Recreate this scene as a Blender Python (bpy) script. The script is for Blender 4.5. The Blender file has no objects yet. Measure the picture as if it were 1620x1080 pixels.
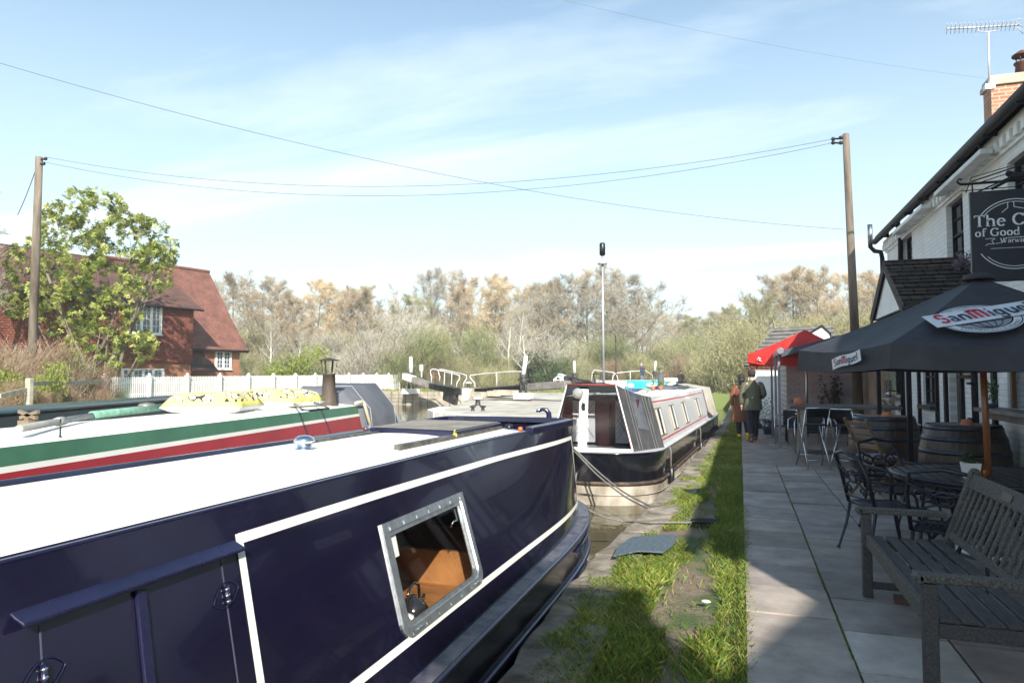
import bpy, bmesh, math, random
from mathutils import Vector, Matrix, Euler
random.seed(7)
S = bpy.context.scene
COL = S.collection
R = math.radians
V = Vector

# ------------------------------------------------------------------ camera
EYE = V((0, 0, 1.6)); FPX = 1080.0
PITCH = math.atan(55/1080.0); YAW = R(18.5)
cam_d = bpy.data.cameras.new('camera'); cam = bpy.data.objects.new('camera', cam_d); COL.objects.link(cam)
cam.location = EYE; cam.rotation_euler = (R(90)+PITCH, 0, YAW)
cam_d.sensor_width = 36; cam_d.lens = 24; cam_d.clip_start = .05; cam_d.clip_end = 3000
S.camera = cam
# ------------------------------------------------------------------ light
SUN_EL, SUN_AZ = R(31), R(26)      # azimuth measured from -Y (behind the camera) towards +X
to_sun = V((math.sin(SUN_AZ)*math.cos(SUN_EL), -math.cos(SUN_AZ)*math.cos(SUN_EL), math.sin(SUN_EL)))
sd = bpy.data.lights.new('sun', 'SUN'); sd.energy = 5.0; sd.angle = R(.5); sd.color = (1, .945, .86)
so = bpy.data.objects.new('sun', sd); COL.objects.link(so); so.rotation_euler = to_sun.to_track_quat('Z', 'Y').to_euler()
W = bpy.data.worlds.new('World'); S.world = W; W.use_nodes = True
n = W.node_tree.nodes; l = W.node_tree.links
bg = n['Background']; bg.inputs[1].default_value = .125
sky = n.new('ShaderNodeTexSky'); sky.sky_type = 'NISHITA'; sky.sun_disc = False
sky.sun_elevation = SUN_EL; sky.sun_rotation = math.atan2(to_sun.x, to_sun.y); sky.altitude = 60
sky.air_density = 1.0; sky.dust_density = .9; sky.ozone_density = 2.2
tc = n.new('ShaderNodeTexCoord')
sep = n.new('ShaderNodeSeparateXYZ'); l.new(tc.outputs['Generated'], sep.inputs[0])
def wmath(op, a, b=None, clamp=False):
    m = n.new('ShaderNodeMath'); m.operation = op; m.use_clamp = clamp
    for i, q in enumerate((a, b)):
        if q is None: continue
        if isinstance(q, (int, float)): m.inputs[i].default_value = q
        else: l.new(q, m.inputs[i])
    return m.outputs[0]
zz = wmath('ADD', wmath('MAXIMUM', sep.outputs[2], 0.0), .12)
cmb = n.new('ShaderNodeCombineXYZ'); l.new(wmath('DIVIDE', sep.outputs[0], zz), cmb.inputs[0]); l.new(wmath('DIVIDE', sep.outputs[1], zz), cmb.inputs[1])
mp = n.new('ShaderNodeMapping'); mp.inputs['Rotation'].default_value = (0, 0, R(-38)); mp.inputs['Scale'].default_value = (.35, 1.5, 1); l.new(cmb.outputs[0], mp.inputs[0])
nz = n.new('ShaderNodeTexNoise'); nz.inputs['Scale'].default_value = 1.1; nz.inputs['Detail'].default_value = 9; nz.inputs['Roughness'].default_value = .58; nz.inputs['Distortion'].default_value = .6
l.new(mp.outputs[0], nz.inputs[0])
rp = n.new('ShaderNodeValToRGB'); rp.color_ramp.elements[0].position = .5; rp.color_ramp.elements[1].position = .74; l.new(nz.outputs[0], rp.inputs[0])
veil = wmath('MULTIPLY', wmath('SUBTRACT', 1.0, wmath('MULTIPLY', sep.outputs[2], 1.6), True), .64)
amt = wmath('ADD', veil, wmath('MULTIPLY', rp.outputs[0], .62), True)
mx = n.new('ShaderNodeMix'); mx.data_type = 'RGBA'; l.new(amt, mx.inputs[0]); tn = n.new('ShaderNodeMix'); tn.data_type = 'RGBA'; tn.blend_type = 'MULTIPLY'; tn.inputs[0].default_value = 1; l.new(sky.outputs[0], tn.inputs[6]); tn.inputs[7].default_value = (.98, 1.1, 1.0, 1); l.new(tn.outputs[2], mx.inputs[6]); mx.inputs[7].default_value = (5.25, 5.9, 6.3, 1)
l.new(mx.outputs[2], bg.inputs[0])
S.view_settings.view_transform = 'Standard'; S.view_settings.look = 'None'; S.view_settings.gamma = 1; S.view_settings.exposure = .83
S.render.resolution_x = 1024; S.render.resolution_y = 682

# ------------------------------------------------------------------ pixel of the photograph -> point of the world
FWD = V((-math.sin(YAW)*math.cos(PITCH), math.cos(YAW)*math.cos(PITCH), math.sin(PITCH)))
RT = V((math.cos(YAW), math.sin(YAW), 0)); UP = RT.cross(FWD)
def ray(u, v): return FWD*FPX + RT*(u-810) - UP*(v-540)
def at(u, v, x=None, y=None, z=None, d=None):
    r = ray(u, v)
    if d is not None: return EYE + r*(d/FPX)
    t = x/r.x if x is not None else y/r.y if y is not None else (z-1.6)/r.z
    return EYE + r*t

# ------------------------------------------------------------------ mesh builder
class MB:
    def __init__(s): s.v = []; s.f = []; s.m = []; s.sm = []; s.t = []; s.mi = 0; s.smooth = False; s.tint = None
    def add(s, vs, fs, smooth=None):
        b = len(s.v); s.v += [V(p) for p in vs]
        for f in fs:
            s.f.append([b+i for i in f]); s.m.append(s.mi); s.sm.append(s.smooth if smooth is None else smooth); s.t.append(s.tint)
    def xbox(s, M, hx, hy, hz):
        vs = [M @ V((a*hx, b*hy, c*hz)) for c in (-1, 1) for b in (-1, 1) for a in (-1, 1)]
        s.add(vs, [(0, 2, 3, 1), (4, 5, 7, 6), (0, 1, 5, 4), (2, 6, 7, 3), (0, 4, 6, 2), (1, 3, 7, 5)], False)
    def box(s, c, d, rot=(0, 0, 0)):
        s.xbox(Matrix.Translation(V(c)) @ Euler(rot).to_matrix().to_4x4(), d[0]/2, d[1]/2, d[2]/2)
    def bb(s, a, b):
        a = V(a); b = V(b); s.box((a+b)/2, (abs(b.x-a.x), abs(b.y-a.y), abs(b.z-a.z)))
    def beam(s, p, q, w, h, up=(0, 0, 1)):
        p = V(p); q = V(q); d = q-p; L = d.length
        if L < 1e-6: return
        y = d/L; x = y.cross(V(up))
        if x.length < 1e-4: x = y.cross(V((1, 0, 0)))
        x.normalize(); z = x.cross(y)
        M = Matrix((x, y, z)).transposed().to_4x4(); M.translation = (p+q)/2
        s.xbox(M, w/2, L/2, h/2)
    def tube(s, pts, r, n=8, cap=True, closed=False):
        pts = [V(p) for p in pts]; N = len(pts); rs = r if isinstance(r, (list, tuple)) else [r]*N
        rings = []; prev = None
        for i, p in enumerate(pts):
            a = pts[(i-1) % N] if (closed or i > 0) else p; b = pts[(i+1) % N] if (closed or i < N-1) else p
            t = (b-a)
            if t.length < 1e-9: t = V((0, 0, 1))
            t.normalize()
            if prev is None:
                x = t.cross(V((0, 0, 1)))
                if x.length < .05: x = t.cross(V((0, 1, 0)))
            else: x = prev - t*prev.dot(t)
            x.normalize(); prev = x; y = t.cross(x)
            rings.append([p + (x*math.cos(2*math.pi*k/n) + y*math.sin(2*math.pi*k/n))*rs[i] for k in range(n)])
        vs = [q for g in rings for q in g]; fs = []
        for i in range(N if closed else N-1):
            for k in range(n):
                a = i*n+k; b = i*n+(k+1) % n; c = ((i+1) % N)*n+(k+1) % n; d = ((i+1) % N)*n+k
                fs.append((a, b, c, d))
        s.add(vs, fs, n > 4)
        if cap and not closed:
            s.add(rings[0], [tuple(range(n))[::-1]], False); s.add(rings[-1], [tuple(range(n))], False)
    def lathe(s, prof, c=(0, 0, 0), n=24, M=None, smooth=True):
        c = V(c); M = M or Matrix.Identity(3); vs = []; fs = []
        for r_, z_ in prof:
            for k in range(n):
                a = 2*math.pi*k/n; vs.append(c + M @ V((r_*math.cos(a), r_*math.sin(a), z_)))
        for i in range(len(prof)-1):
            for k in range(n):
                fs.append((i*n+k, i*n+(k+1) % n, (i+1)*n+(k+1) % n, (i+1)*n+k))
        s.add(vs, fs, smooth)
        if prof[0][0] > 1e-4: s.add(vs[:n], [tuple(range(n))[::-1]], False)
        if prof[-1][0] > 1e-4: s.add(vs[-n:], [tuple(range(n))], False)
    def poly(s, pts, smooth=False): s.add(pts, [tuple(range(len(pts)))], smooth)
    def slab(s, pts, off):
        """polygon given a thickness vector"""
        pts = [V(p) for p in pts]; off = V(off); n_ = len(pts); vs = pts+[p+off for p in pts]
        s.add(vs, [tuple(range(n_))[::-1], tuple(range(n_, 2*n_))] + [(i, (i+1) % n_, n_+(i+1) % n_, n_+i) for i in range(n_)], False)
    def loft(s, rings, closed=True, smooth=True, cap=False):
        n_ = len(rings[0]); vs = [V(p) for g in rings for p in g]; fs = []
        for i in range(len(rings)-1):
            for k in range(n_ if closed else n_-1):
                fs.append((i*n_+k, i*n_+(k+1) % n_, (i+1)*n_+(k+1) % n_, (i+1)*n_+k))
        s.add(vs, fs, smooth)
        if cap: s.add(rings[0], [tuple(range(n_))[::-1]], False); s.add(rings[-1], [tuple(range(n_))], False)
    def ball(s, c, r, nu=12, nv=8, M=None):
        c = V(c); r = V((r, r, r)) if isinstance(r, (int, float)) else V(r); vs = []; fs = []
        for i in range(nv+1):
            th = math.pi*i/nv
            for k in range(nu):
                ph = 2*math.pi*k/nu; q = V((math.sin(th)*math.cos(ph)*r.x, math.sin(th)*math.sin(ph)*r.y, math.cos(th)*r.z))
                vs.append(c+(M @ q if M else q))
        for i in range(nv):
            for k in range(nu): fs.append((i*nu+k, (i+1)*nu+k, (i+1)*nu+(k+1) % nu, i*nu+(k+1) % nu))
        s.add(vs, fs, True)
    def mesh(s, name, mats, off=V((0, 0, 0))):
        me = bpy.data.meshes.new(name)
        me.from_pydata([tuple(p-off) for p in s.v], [], s.f); me.update()
        for m in (mats if isinstance(mats, (list, tuple)) else [mats]): me.materials.append(m)
        me.polygons.foreach_set('material_index', s.m); me.polygons.foreach_set('use_smooth', s.sm)
        if any(t is not None for t in s.t):
            at_ = me.attributes.new('tint', 'FLOAT_COLOR', 'CORNER'); buf = []
            for f, t in zip(s.f, s.t): buf += list((*(t or (1, 1, 1)), 1))*len(f)
            at_.data.foreach_set('color', buf)
        return me
    def build(s, name, mats, parent=None, world=True, fix=True, bevel=0, label=None):
        off = wloc(parent) if (parent is not None and world) else V((0, 0, 0))
        me = s.mesh(name, mats, off)
        if fix:
            bm = bmesh.new(); bm.from_mesh(me); bmesh.ops.remove_doubles(bm, verts=bm.verts, dist=1e-5); bmesh.ops.recalc_face_normals(bm, faces=bm.faces); bm.to_mesh(me); bm.free()
        o = bpy.data.objects.new(name, me); COL.objects.link(o)
        if parent is not None: o.parent = parent
        if bevel:
            b = o.modifiers.new('bevel', 'BEVEL'); b.width = bevel; b.segments = 2; b.limit_method = 'ANGLE'; b.angle_limit = R(40)
        if label: o['label'] = label
        return o
def wloc(o):
    p = V(o.location)
    while o.parent is not None: o = o.parent; p = p + V(o.location)
    return p
def tag(o, label=None, cat=None, group=None, kind=None):
    if label: o['label'] = label
    if cat: o['category'] = cat
    if group: o['group'] = group
    if kind: o['kind'] = kind
    return o
def thing(name, label, cat, loc=(0, 0, 0), rz=0, group=None):
    o = bpy.data.objects.new(name, None); COL.objects.link(o); o.empty_display_size = .2
    o.location = V(loc); o.rotation_euler = (0, 0, rz); return tag(o, label, cat, group)
def struct(name, mb, mats, label=None, **k):
    o = mb.build(name, mats, **k); return tag(o, label, None, None, 'structure')
def dup(root, loc, rz=0, label=None, sc=None, group=None):
    r_ = root.copy(); COL.objects.link(r_); r_.location = V(loc); r_.rotation_euler = (0, 0, rz)
    if label: r_['label'] = label
    if group: r_['group'] = group
    if sc is not None: r_.scale = (sc, sc, sc) if isinstance(sc, (int, float)) else sc
    for ch in list(root.children):
        c = ch.copy(); COL.objects.link(c); c.parent = r_
        for g in list(ch.children):
            e = g.copy(); COL.objects.link(e); e.parent = c
    return r_

# ------------------------------------------------------------------ materials
MATS = {}
def mat(name, col, rough=.6, metal=0, var=.18, scale=3, bump=0, bscale=30, tint=False, coat=0, col2=None, stretch=(1, 1, 1), randomize=0, spec=.5, thr=(.35, .65), detail=6, trans=0):
    if name in MATS: return MATS[name]
    m = bpy.data.materials.new(name); m.use_nodes = True; N = m.node_tree.nodes; L = m.node_tree.links; b = N['Principled BSDF']
    b.inputs['Roughness'].default_value = rough; b.inputs['Metallic'].default_value = metal; b.inputs['Coat Weight'].default_value = coat; b.inputs['Coat Roughness'].default_value = .04
    b.inputs['Specular IOR Level'].default_value = spec
    tcn = N.new('ShaderNodeTexCoord'); mpn = N.new('ShaderNodeMapping'); mpn.inputs['Scale'].default_value = stretch; L.new(tcn.outputs['Object'], mpn.inputs[0])
    nz = N.new('ShaderNodeTexNoise'); nz.inputs['Scale'].default_value = scale; nz.inputs['Detail'].default_value = detail; nz.inputs['Roughness'].default_value = .62; L.new(mpn.outputs[0], nz.inputs[0])
    cr = N.new('ShaderNodeValToRGB'); L.new(nz.outputs[0], cr.inputs[0]); cr.color_ramp.elements[0].position = thr[0]; cr.color_ramp.elements[1].position = thr[1]
    c2 = col2 if col2 else tuple(min(1, c*(1+var)) for c in col); c1 = col if col2 else tuple(c*(1-var) for c in col)
    cr.color_ramp.elements[0].color = (*c1, 1); cr.color_ramp.elements[1].color = (*c2, 1)
    out = cr.outputs[0]
    if tint:
        a = N.new('ShaderNodeAttribute'); a.attribute_name = 'tint'; mm = N.new('ShaderNodeMix'); mm.data_type = 'RGBA'; mm.blend_type = 'MULTIPLY'; mm.inputs[0].default_value = 1
        L.new(out, mm.inputs[6]); L.new(a.outputs[0], mm.inputs[7]); out = mm.outputs[2]
    if randomize:
        oi = N.new('ShaderNodeObjectInfo'); hs = N.new('ShaderNodeHueSaturation'); mr = N.new('ShaderNodeMapRange'); L.new(oi.outputs['Random'], mr.inputs[0]); mr.inputs[3].default_value = 1-randomize; mr.inputs[4].default_value = 1+randomize
        L.new(mr.outputs[0], hs.inputs['Value']); L.new(out, hs.inputs['Color']); out = hs.outputs[0]
    L.new(out, b.inputs['Base Color'])
    if bump:
        nb = N.new('ShaderNodeTexNoise'); nb.inputs['Scale'].default_value = bscale; nb.inputs['Detail'].default_value = 5; L.new(mpn.outputs[0], nb.inputs[0])
        bn = N.new('ShaderNodeBump'); bn.inputs['Strength'].default_value = bump; bn.inputs['Distance'].default_value = .02; L.new(nb.outputs[0], bn.inputs['Height']); L.new(bn.outputs[0], b.inputs['Normal'])
    if trans:
        tr = N.new('ShaderNodeBsdfTranslucent'); L.new(out, tr.inputs[0]); ms = N.new('ShaderNodeMixShader'); ms.inputs[0].default_value = trans
        L.new(b.outputs[0], ms.inputs[1]); L.new(tr.outputs[0], ms.inputs[2]); L.new(ms.outputs[0], N['Material Output'].inputs[0])
    MATS[name] = m; return m
def brickmat(name, c1, c2, mortar, axis='x', bw=.225, bh=.075, ms=.008, rough=.85, bump=.5, offset=.5, dirt=.25, zaxis='z'):
    if name in MATS: return MATS[name]
    m = bpy.data.materials.new(name); m.use_nodes = True; N = m.node_tree.nodes; L = m.node_tree.links; b = N['Principled BSDF']; b.inputs['Roughness'].default_value = rough
    tcn = N.new('ShaderNodeTexCoord'); sp = N.new('ShaderNodeSeparateXYZ'); cb = N.new('ShaderNodeCombineXYZ'); L.new(tcn.outputs['Object'], sp.inputs[0])
    L.new(sp.outputs['xyz'.index(axis)], cb.inputs[0]); L.new(sp.outputs['xyz'.index(zaxis)], cb.inputs[1])
    br = N.new('ShaderNodeTexBrick'); L.new(cb.outputs[0], br.inputs[0]); br.inputs['Scale'].default_value = 1; br.inputs['Brick Width'].default_value = bw; br.inputs['Row Height'].default_value = bh; br.inputs['Mortar Size'].default_value = ms
    br.inputs['Color1'].default_value = (*c1, 1); br.inputs['Color2'].default_value = (*c2, 1); br.inputs['Mortar'].default_value = (*mortar, 1); br.offset = offset; br.inputs['Mortar Smooth'].default_value = .2
    nz = N.new('ShaderNodeTexNoise'); nz.inputs['Scale'].default_value = 1.3; nz.inputs['Detail'].default_value = 8; L.new(tcn.outputs['Object'], nz.inputs[0])
    mr = N.new('ShaderNodeMapRange'); L.new(nz.outputs[0], mr.inputs[0]); mr.inputs[1].default_value = .3; mr.inputs[2].default_value = .7; mr.inputs[3].default_value = 1-dirt; mr.inputs[4].default_value = 1+dirt*.3
    mm = N.new('ShaderNodeMix'); mm.data_type = 'RGBA'; mm.blend_type = 'MULTIPLY'; mm.inputs[0].default_value = 1; L.new(br.outputs[0], mm.inputs[6]); L.new(mr.outputs[0], mm.inputs[7]); L.new(mm.outputs[2], b.inputs['Base Color'])
    bn = N.new('ShaderNodeBump'); bn.inputs['Strength'].default_value = bump; bn.inputs['Distance'].default_value = .01; bn.invert = True; L.new(br.outputs['Fac'], bn.inputs['Height']); L.new(bn.outputs[0], b.inputs['Normal'])
    MATS[name] = m; return m
def glassmat(name, tintc=(1, 1, 1), refl=.12, rough=.02):
    if name in MATS: return MATS[name]
    m = bpy.data.materials.new(name); m.use_nodes = True; N = m.node_tree.nodes; L = m.node_tree.links; N.remove(N['Principled BSDF'])
    t = N.new('ShaderNodeBsdfTransparent'); t.inputs[0].default_value = (*tintc, 1); g = N.new('ShaderNodeBsdfGlossy'); g.inputs['Roughness'].default_value = rough
    ge = N.new('ShaderNodeNewGeometry'); vd = N.new('ShaderNodeVectorMath'); vd.operation = 'DOT_PRODUCT'; L.new(ge.outputs['Normal'], vd.inputs[0]); L.new(ge.outputs['Incoming'], vd.inputs[1])
    def mm_(op, a, b=None):
        q = N.new('ShaderNodeMath'); q.operation = op; q.use_clamp = op == 'ADD'
        for i, z in enumerate((a, b)):
            if z is None: continue
            if isinstance(z, (int, float)): q.inputs[i].default_value = z
            else: L.new(z, q.inputs[i])
        return q.outputs[0]
    ad = N.new('ShaderNodeMath'); ad.operation = 'ADD'; ad.use_clamp = True; ad.inputs[1].default_value = refl
    L.new(mm_('MULTIPLY', mm_('POWER', mm_('SUBTRACT', 1.0, mm_('ABSOLUTE', vd.outputs['Value'])), 5.0), .9), ad.inputs[0])
    x = N.new('ShaderNodeMixShader'); L.new(ad.outputs[0], x.inputs[0]); L.new(t.outputs[0], x.inputs[1]); L.new(g.outputs[0], x.inputs[2]); L.new(x.outputs[0], N['Material Output'].inputs[0])
    MATS[name] = m; return m
M_white = mat('white_paint', (.8, .79, .76), .45, var=.06, scale=6)
M_black = mat('black_paint', (.012, .012, .014), .35, var=.3)
M_chrome = mat('polished_steel', (.75, .75, .77), .12, 1, var=.05)
M_steel = mat('dull_steel', (.42, .43, .45), .35, 1, var=.15)
M_darkglass = mat('dark_window_glass', (.015, .018, .022), .05, var=.4, scale=2, coat=.5)
M_glass = glassmat('clear_glass')
M_rope = mat('mooring_rope', (.2, .19, .17), .9, var=.3, scale=60, bump=.6, bscale=120)
M_wood_dark = mat('dark_stained_wood', (.035, .022, .016), .45, var=.4, scale=4, stretch=(1, 1, 8))
M_terra = mat('terracotta', (.42, .14, .07), .8, var=.2, scale=12)
M_leaf = mat('plant_leaf', (.06, .12, .03), .5, col2=(.14, .2, .05), scale=9, randomize=.15)
# ================================================================== SETTING: ground, water, paving
def groundmat(name, g1, g2, d1, d2, thr, sc=1.2):
    m = bpy.data.materials.new(name); m.use_nodes = True; N = m.node_tree.nodes; L = m.node_tree.links; b = N['Principled BSDF']; b.inputs['Roughness'].default_value = .95
    t = N.new('ShaderNodeTexCoord')
    def noise(s, d=8):
        q = N.new('ShaderNodeTexNoise'); q.inputs['Scale'].default_value = s; q.inputs['Detail'].default_value = d; L.new(t.outputs['Object'], q.inputs[0]); return q.outputs[0]
    def mixc(f, a, c):
        x = N.new('ShaderNodeMix'); x.data_type = 'RGBA'; L.new(f, x.inputs[0])
        for i, q in ((6, a), (7, c)):
            if isinstance(q, tuple): x.inputs[i].default_value = (*q, 1)
            else: L.new(q, x.inputs[i])
        return x.outputs[2]
    g = mixc(noise(14), g1, g2); dd = mixc(noise(22), d1, d2)
    r_ = N.new('ShaderNodeValToRGB'); r_.color_ramp.elements[0].position = thr-.05; r_.color_ramp.elements[1].position = thr+.06; L.new(noise(sc), r_.inputs[0])
    L.new(mixc(r_.outputs[0], g, dd), b.inputs['Base Color'])
    bn = N.new('ShaderNodeBump'); bn.inputs['Strength'].default_value = .7; bn.inputs['Distance'].default_value = .03; L.new(noise(35), bn.inputs['Height']); L.new(bn.outputs[0], b.inputs['Normal'])
    return m
M_towp = groundmat('worn_turf', (.045, .07, .018), (.09, .12, .035), (.13, .095, .065), (.24, .185, .135), .43, 1.6)
M_lawn = groundmat('rough_lawn', (.11, .15, .04), (.2, .24, .08), (.2, .18, .11), (.3, .27, .17), .62, .25)
M_stone = mat('coping_stone', (.10, .085, .06), .9, scale=4, col2=(.33, .29, .235), bump=.6, bscale=18, tint=True)
M_conc = mat('lock_concrete', (.34, .30, .24), .9, scale=.7, col2=(.56, .52, .44), bump=.4, bscale=9)
M_wallc = mat('lock_wall_stone', (.25, .21, .16), .9, scale=1.2, col2=(.5, .45, .36), bump=.5, bscale=6)
M_slab = mat('paving_slab', (.225, .187, .165), .8, scale=2.6, col2=(.39, .335, .295), bump=.25, bscale=60, tint=True, detail=10)

EDGE = [(-40, -1.2), (-2, -1.22), (3.5, -1.23), (4.9, -1.30), (5.6, -1.30), (6.3, -1.27), (7.1, -1.22), (9.4, -1.09), (14.8, -.92), (22, -.7), (30, -.6), (47, -.5)]
def ex(y):
    for (a, xa), (b, xb) in zip(EDGE, EDGE[1:]):
        if y <= b: return xa+(xb-xa)*(y-a)/(b-a)
    return EDGE[-1][1]
def gz(x, y):
    return -.06 + max(0, min(1, (y-34)/12))*.5
mb = MB(); ys = [-40, -20, -5, 0, 2, 3]+[3.5+.5*i for i in range(40)]+[24, 26, 28, 30, 32, 34, 37, 40, 43, 46.2]
fx = [.0, .5, 1, 1.6, 3, 8, 30, 260]
rings = []
for y in ys:
    e = ex(y)+.02; g = [V((e, y, -1.3)), V((e, y, gz(0, y)-.015))]
    xs = [e+.35, e+.5, -.4, -.2, .0] if e < -.5 else [e+.1, e+.2, e+.3, e+.4, .1]
    for i, x in enumerate(xs): g.append(V((x, y, gz(x, y)-.01+(.022*math.sin(y*2.3+i)*math.cos(y*.9+i*2) if y < 30 else 0) - (.004 if i == 4 else 0))))
    for x in fx[1:]: g.append(V((x, y, gz(x, y)-.02)))
    rings.append(g)
mb.smooth = True; mb.loft(rings, closed=False)
struct('towpath_ground', mb, M_towp)
# land beyond the locks, left bank
mb = MB()
mb.slab([(-260, 47.5, .44), (-27.5, 47.5, .44), (-26.5, 47.2, .44), (-21, 45.5, .44), (-17.6, 45.2, .44), (-3.4, 46, .44), (260, 46, .44), (900, 1500, .44), (-900, 1500, .44)], (0, 0, -2))
struct('far_bank_ground', mb, M_lawn)
mb = MB()
mb.slab([(-260, -40, .436), (-15, -40, .436), (-14, 6, .436), (-17, 16, .436), (-21, 28, .436), (-26, 42, .436), (-27.6, 48, .436), (-260, 48, .436)], (0, 0, -2))
struct('left_bank_ground', mb, M_lawn)
# lock island between the two chambers, and the entrance wall to its left
isl = [(-5.2, 21.8), (-7.2, 22.6), (-9.2, 24.0), (-11.6, 26.1), (-12.6, 27.6), (-12.9, 29.5), (-14.2, 35), (-17.6, 45.4), (-3.4, 46.2), (-3.6, 40), (-3.9, 30), (-4.2, 24)]
def iz(x, y): return .1 + max(0, min(1, (y-27)/17))*.36
mb = MB(); top = [V((x, y, iz(x, y))) for x, y in isl]; low = [V((x, y, -1.2)) for x, y in isl]
cen = V((-9, 34, iz(0, 34)))
nI = len(isl); mb.add(top+[cen], [(i, (i+1) % nI, nI) for i in range(nI)], False); mb.loft([low, top], smooth=False)
struct('lock_island_ground', mb, M_conc)
mb = MB(); isv = [V((x, y, iz(x, y)+.03)) for x, y in isl[:6]]
M_limew = mat('limewashed_edge', (.6, .57, .5), .85, scale=2.5, col2=(.82, .8, .74), bump=.4, bscale=12)
for a, b in zip(isv, isv[1:]):
    nrm = V(((b-a).y, -(b-a).x, 0)).normalized()*-1
    mb.slab([a-nrm*.03, b-nrm*.03, b+nrm*.55, a+nrm*.55], (0, 0, -.42))
struct('lock_island_kerb', mb, M_limew)
# stonework of the left entrance wall
mb = MB(); A = V((-27.2, 47.2, 0)); B = V((-20.9, 45.3, 0)); C_ = V((-17.7, 45.0, 0))
for k in range(9):
    p = A.lerp(B, k/9); q = A.lerp(B, (k+1)/9-.01)
    for zr in range(4): mb.slab([p+V((0, -.25, -.6+zr*.27)), q+V((0, -.25, -.6+zr*.27)), q+V((0, .3, -.6+zr*.27)), p+V((0, .3, -.6+zr*.27))], (0, 0, .255))
for xa in [x*1.3-20.9 for x in range(14)]: mb.slab([(xa, 44.95+.04*(xa+20.9), -.6), (xa+1.29, 44.95+.04*(xa+22.2), -.6), (xa+1.29, 46.2, -.6), (xa, 46.2, -.6)], (0, 0, 1.055))
struct('lock_entrance_wall', mb, M_wallc, bevel=.02)

# water
m = bpy.data.materials.new('canal_water'); m.use_nodes = True; N = m.node_tree.nodes; L = m.node_tree.links; b = N['Principled BSDF']
b.inputs['Base Color'].default_value = (.10, .085, .045, 1); b.inputs['Roughness'].default_value = .03; b.inputs['IOR'].default_value = 1.33
t = N.new('ShaderNodeTexCoord'); q = N.new('ShaderNodeTexNoise'); q.inputs['Scale'].default_value = 2.2; q.inputs['Detail'].default_value = 4; L.new(t.outputs['Object'], q.inputs[0])
bn = N.new('ShaderNodeBump'); bn.inputs['Strength'].default_value = .13; bn.inputs['Distance'].default_value = .1; L.new(q.outputs[0], bn.inputs['Height']); L.new(bn.outputs[0], b.inputs['Normal'])
mb = MB(); mb.poly([(-60, -40, -.5), (4, -40, -.5), (4, 60, -.5), (-60, 60, -.5)]); struct('canal_water', mb, m)
mb = MB(); mb.poly([(-60, -40, -1.25), (4, -40, -1.25), (4, 60, -1.25), (-60, 60, -1.25)]); struct('canal_bed', mb, M_stone)

# coping stones along the towpath edge
rnd = random.Random(3); mb = MB(); y = -6
while y < 44:
    L_ = rnd.uniform(.7, 1.25); y2 = y+L_; w = rnd.uniform(.34, .46); z0 = -.055+rnd.uniform(-.012, .02)+max(0, min(1, (y-34)/12))*.5
    s_ = rnd.uniform(.75, 1.15); mb.tint = (s_, s_*rnd.uniform(.95, 1), s_*rnd.uniform(.88, 1))
    o1, o2 = rnd.uniform(-.03, .02), rnd.uniform(-.03, .02)
    pts = [(ex(y)+o1-.01, y+.008, z0), (ex(y2)+o2-.01, y2-.008, z0), (ex(y2)+w, y2-.008, z0+.01), (ex(y)+w, y+.008, z0+.01)]
    # break the front edge into a slightly ragged line
    k = 5; fr = [V(pts[0]).lerp(V(pts[1]), i/k)+V((rnd.uniform(-.02, .02), 0, rnd.uniform(-.012, .006))) for i in range(k+1)]
    mb.slab(fr+[pts[2], pts[3]], (0, 0, -.28))
    for cz in range(3):       # courses of walling beneath
        zz_ = z0-.29-cz*.26; off = rnd.uniform(.03, .07)
        mb.slab([(ex(y)+off, y+.01, zz_), (ex(y2)+off, y2-.01, zz_), (ex(y2)+.2, y2-.01, zz_), (ex(y)+.2, y+.01, zz_)], (0, 0, -.25))
    y = y2
struct('canal_coping', mb, M_stone, bevel=.018)

# paving: slabs 0.6 wide laid in columns beside the grass, plain slabs further on
mb = MB(); rnd = random.Random(5)
mb.tint = (.2, .22, .12)
mb.poly([(.0, -12, -.03), (3.2, -12, -.03), (3.2, 30, -.03), (.0, 30, -.03)])
cols = [0, .585, 1.18, 1.78, 2.38, 2.98, 3.25]
for ci in range(6):
    y = -8+.0*ci if ci == 0 else -8+rnd.uniform(-.3, .0)
    if ci == 0: y = -8.02
    while y < 13.2:
        h = .652; z = rnd.uniform(-.009, .006); t_ = rnd.uniform(.74, 1.16)
        mb.tint = (t_, t_*.99, t_*rnd.uniform(.94, 1.02))
        if ci == 1 and 3.75 < y+.3 < 4.7: mb.tint = (1.55, 1.6, 1.6)
        g = rnd.uniform(.006, .010)
        mb.slab([(cols[ci]+g, y+g, z-.04), (cols[ci+1]-g, y+g, z-.04), (cols[ci+1]-g, min(y+h, 13.3)-g, z-.04), (cols[ci]+g, min(y+h, 13.3)-g, z-.04)], (0, 0, .04))
        y += h
y = 13.31
while y < 30:
    for xa, xb in ((.0, 1.1), (1.11, 2.3), (2.31, 3.3)):
        t_ = rnd.uniform(.75, .95); mb.tint = (t_, t_, t_*.98); z = rnd.uniform(-.004, .003)
        mb.slab([(xa, y, z-.04), (xb-.008, y, z-.04), (xb-.008, y+1.79, z-.04), (xa, y+1.79, z-.04)], (0, 0, .04))
    y += 1.8
struct('pavement', mb, M_slab, bevel=.004)
# gravel path that carries on past the paving
mb = MB(); mb.smooth = True
mb.loft([[(x0, y, gz(0, y)-.002), (x0+w, y, gz(0, y)-.002)] for y, x0, w in ((22, -.35, .6), (26, -.3, 1.2), (30, -.2, 1.4), (34, 0, 1.4), (38, .1, 1.3), (42, .2, 1.2), (46, .4, 1.1))], closed=False)
struct('gravel_path', mb, mat('path_gravel', (.3, .27, .22), .95, scale=20, var=.3, bump=.5))

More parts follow.
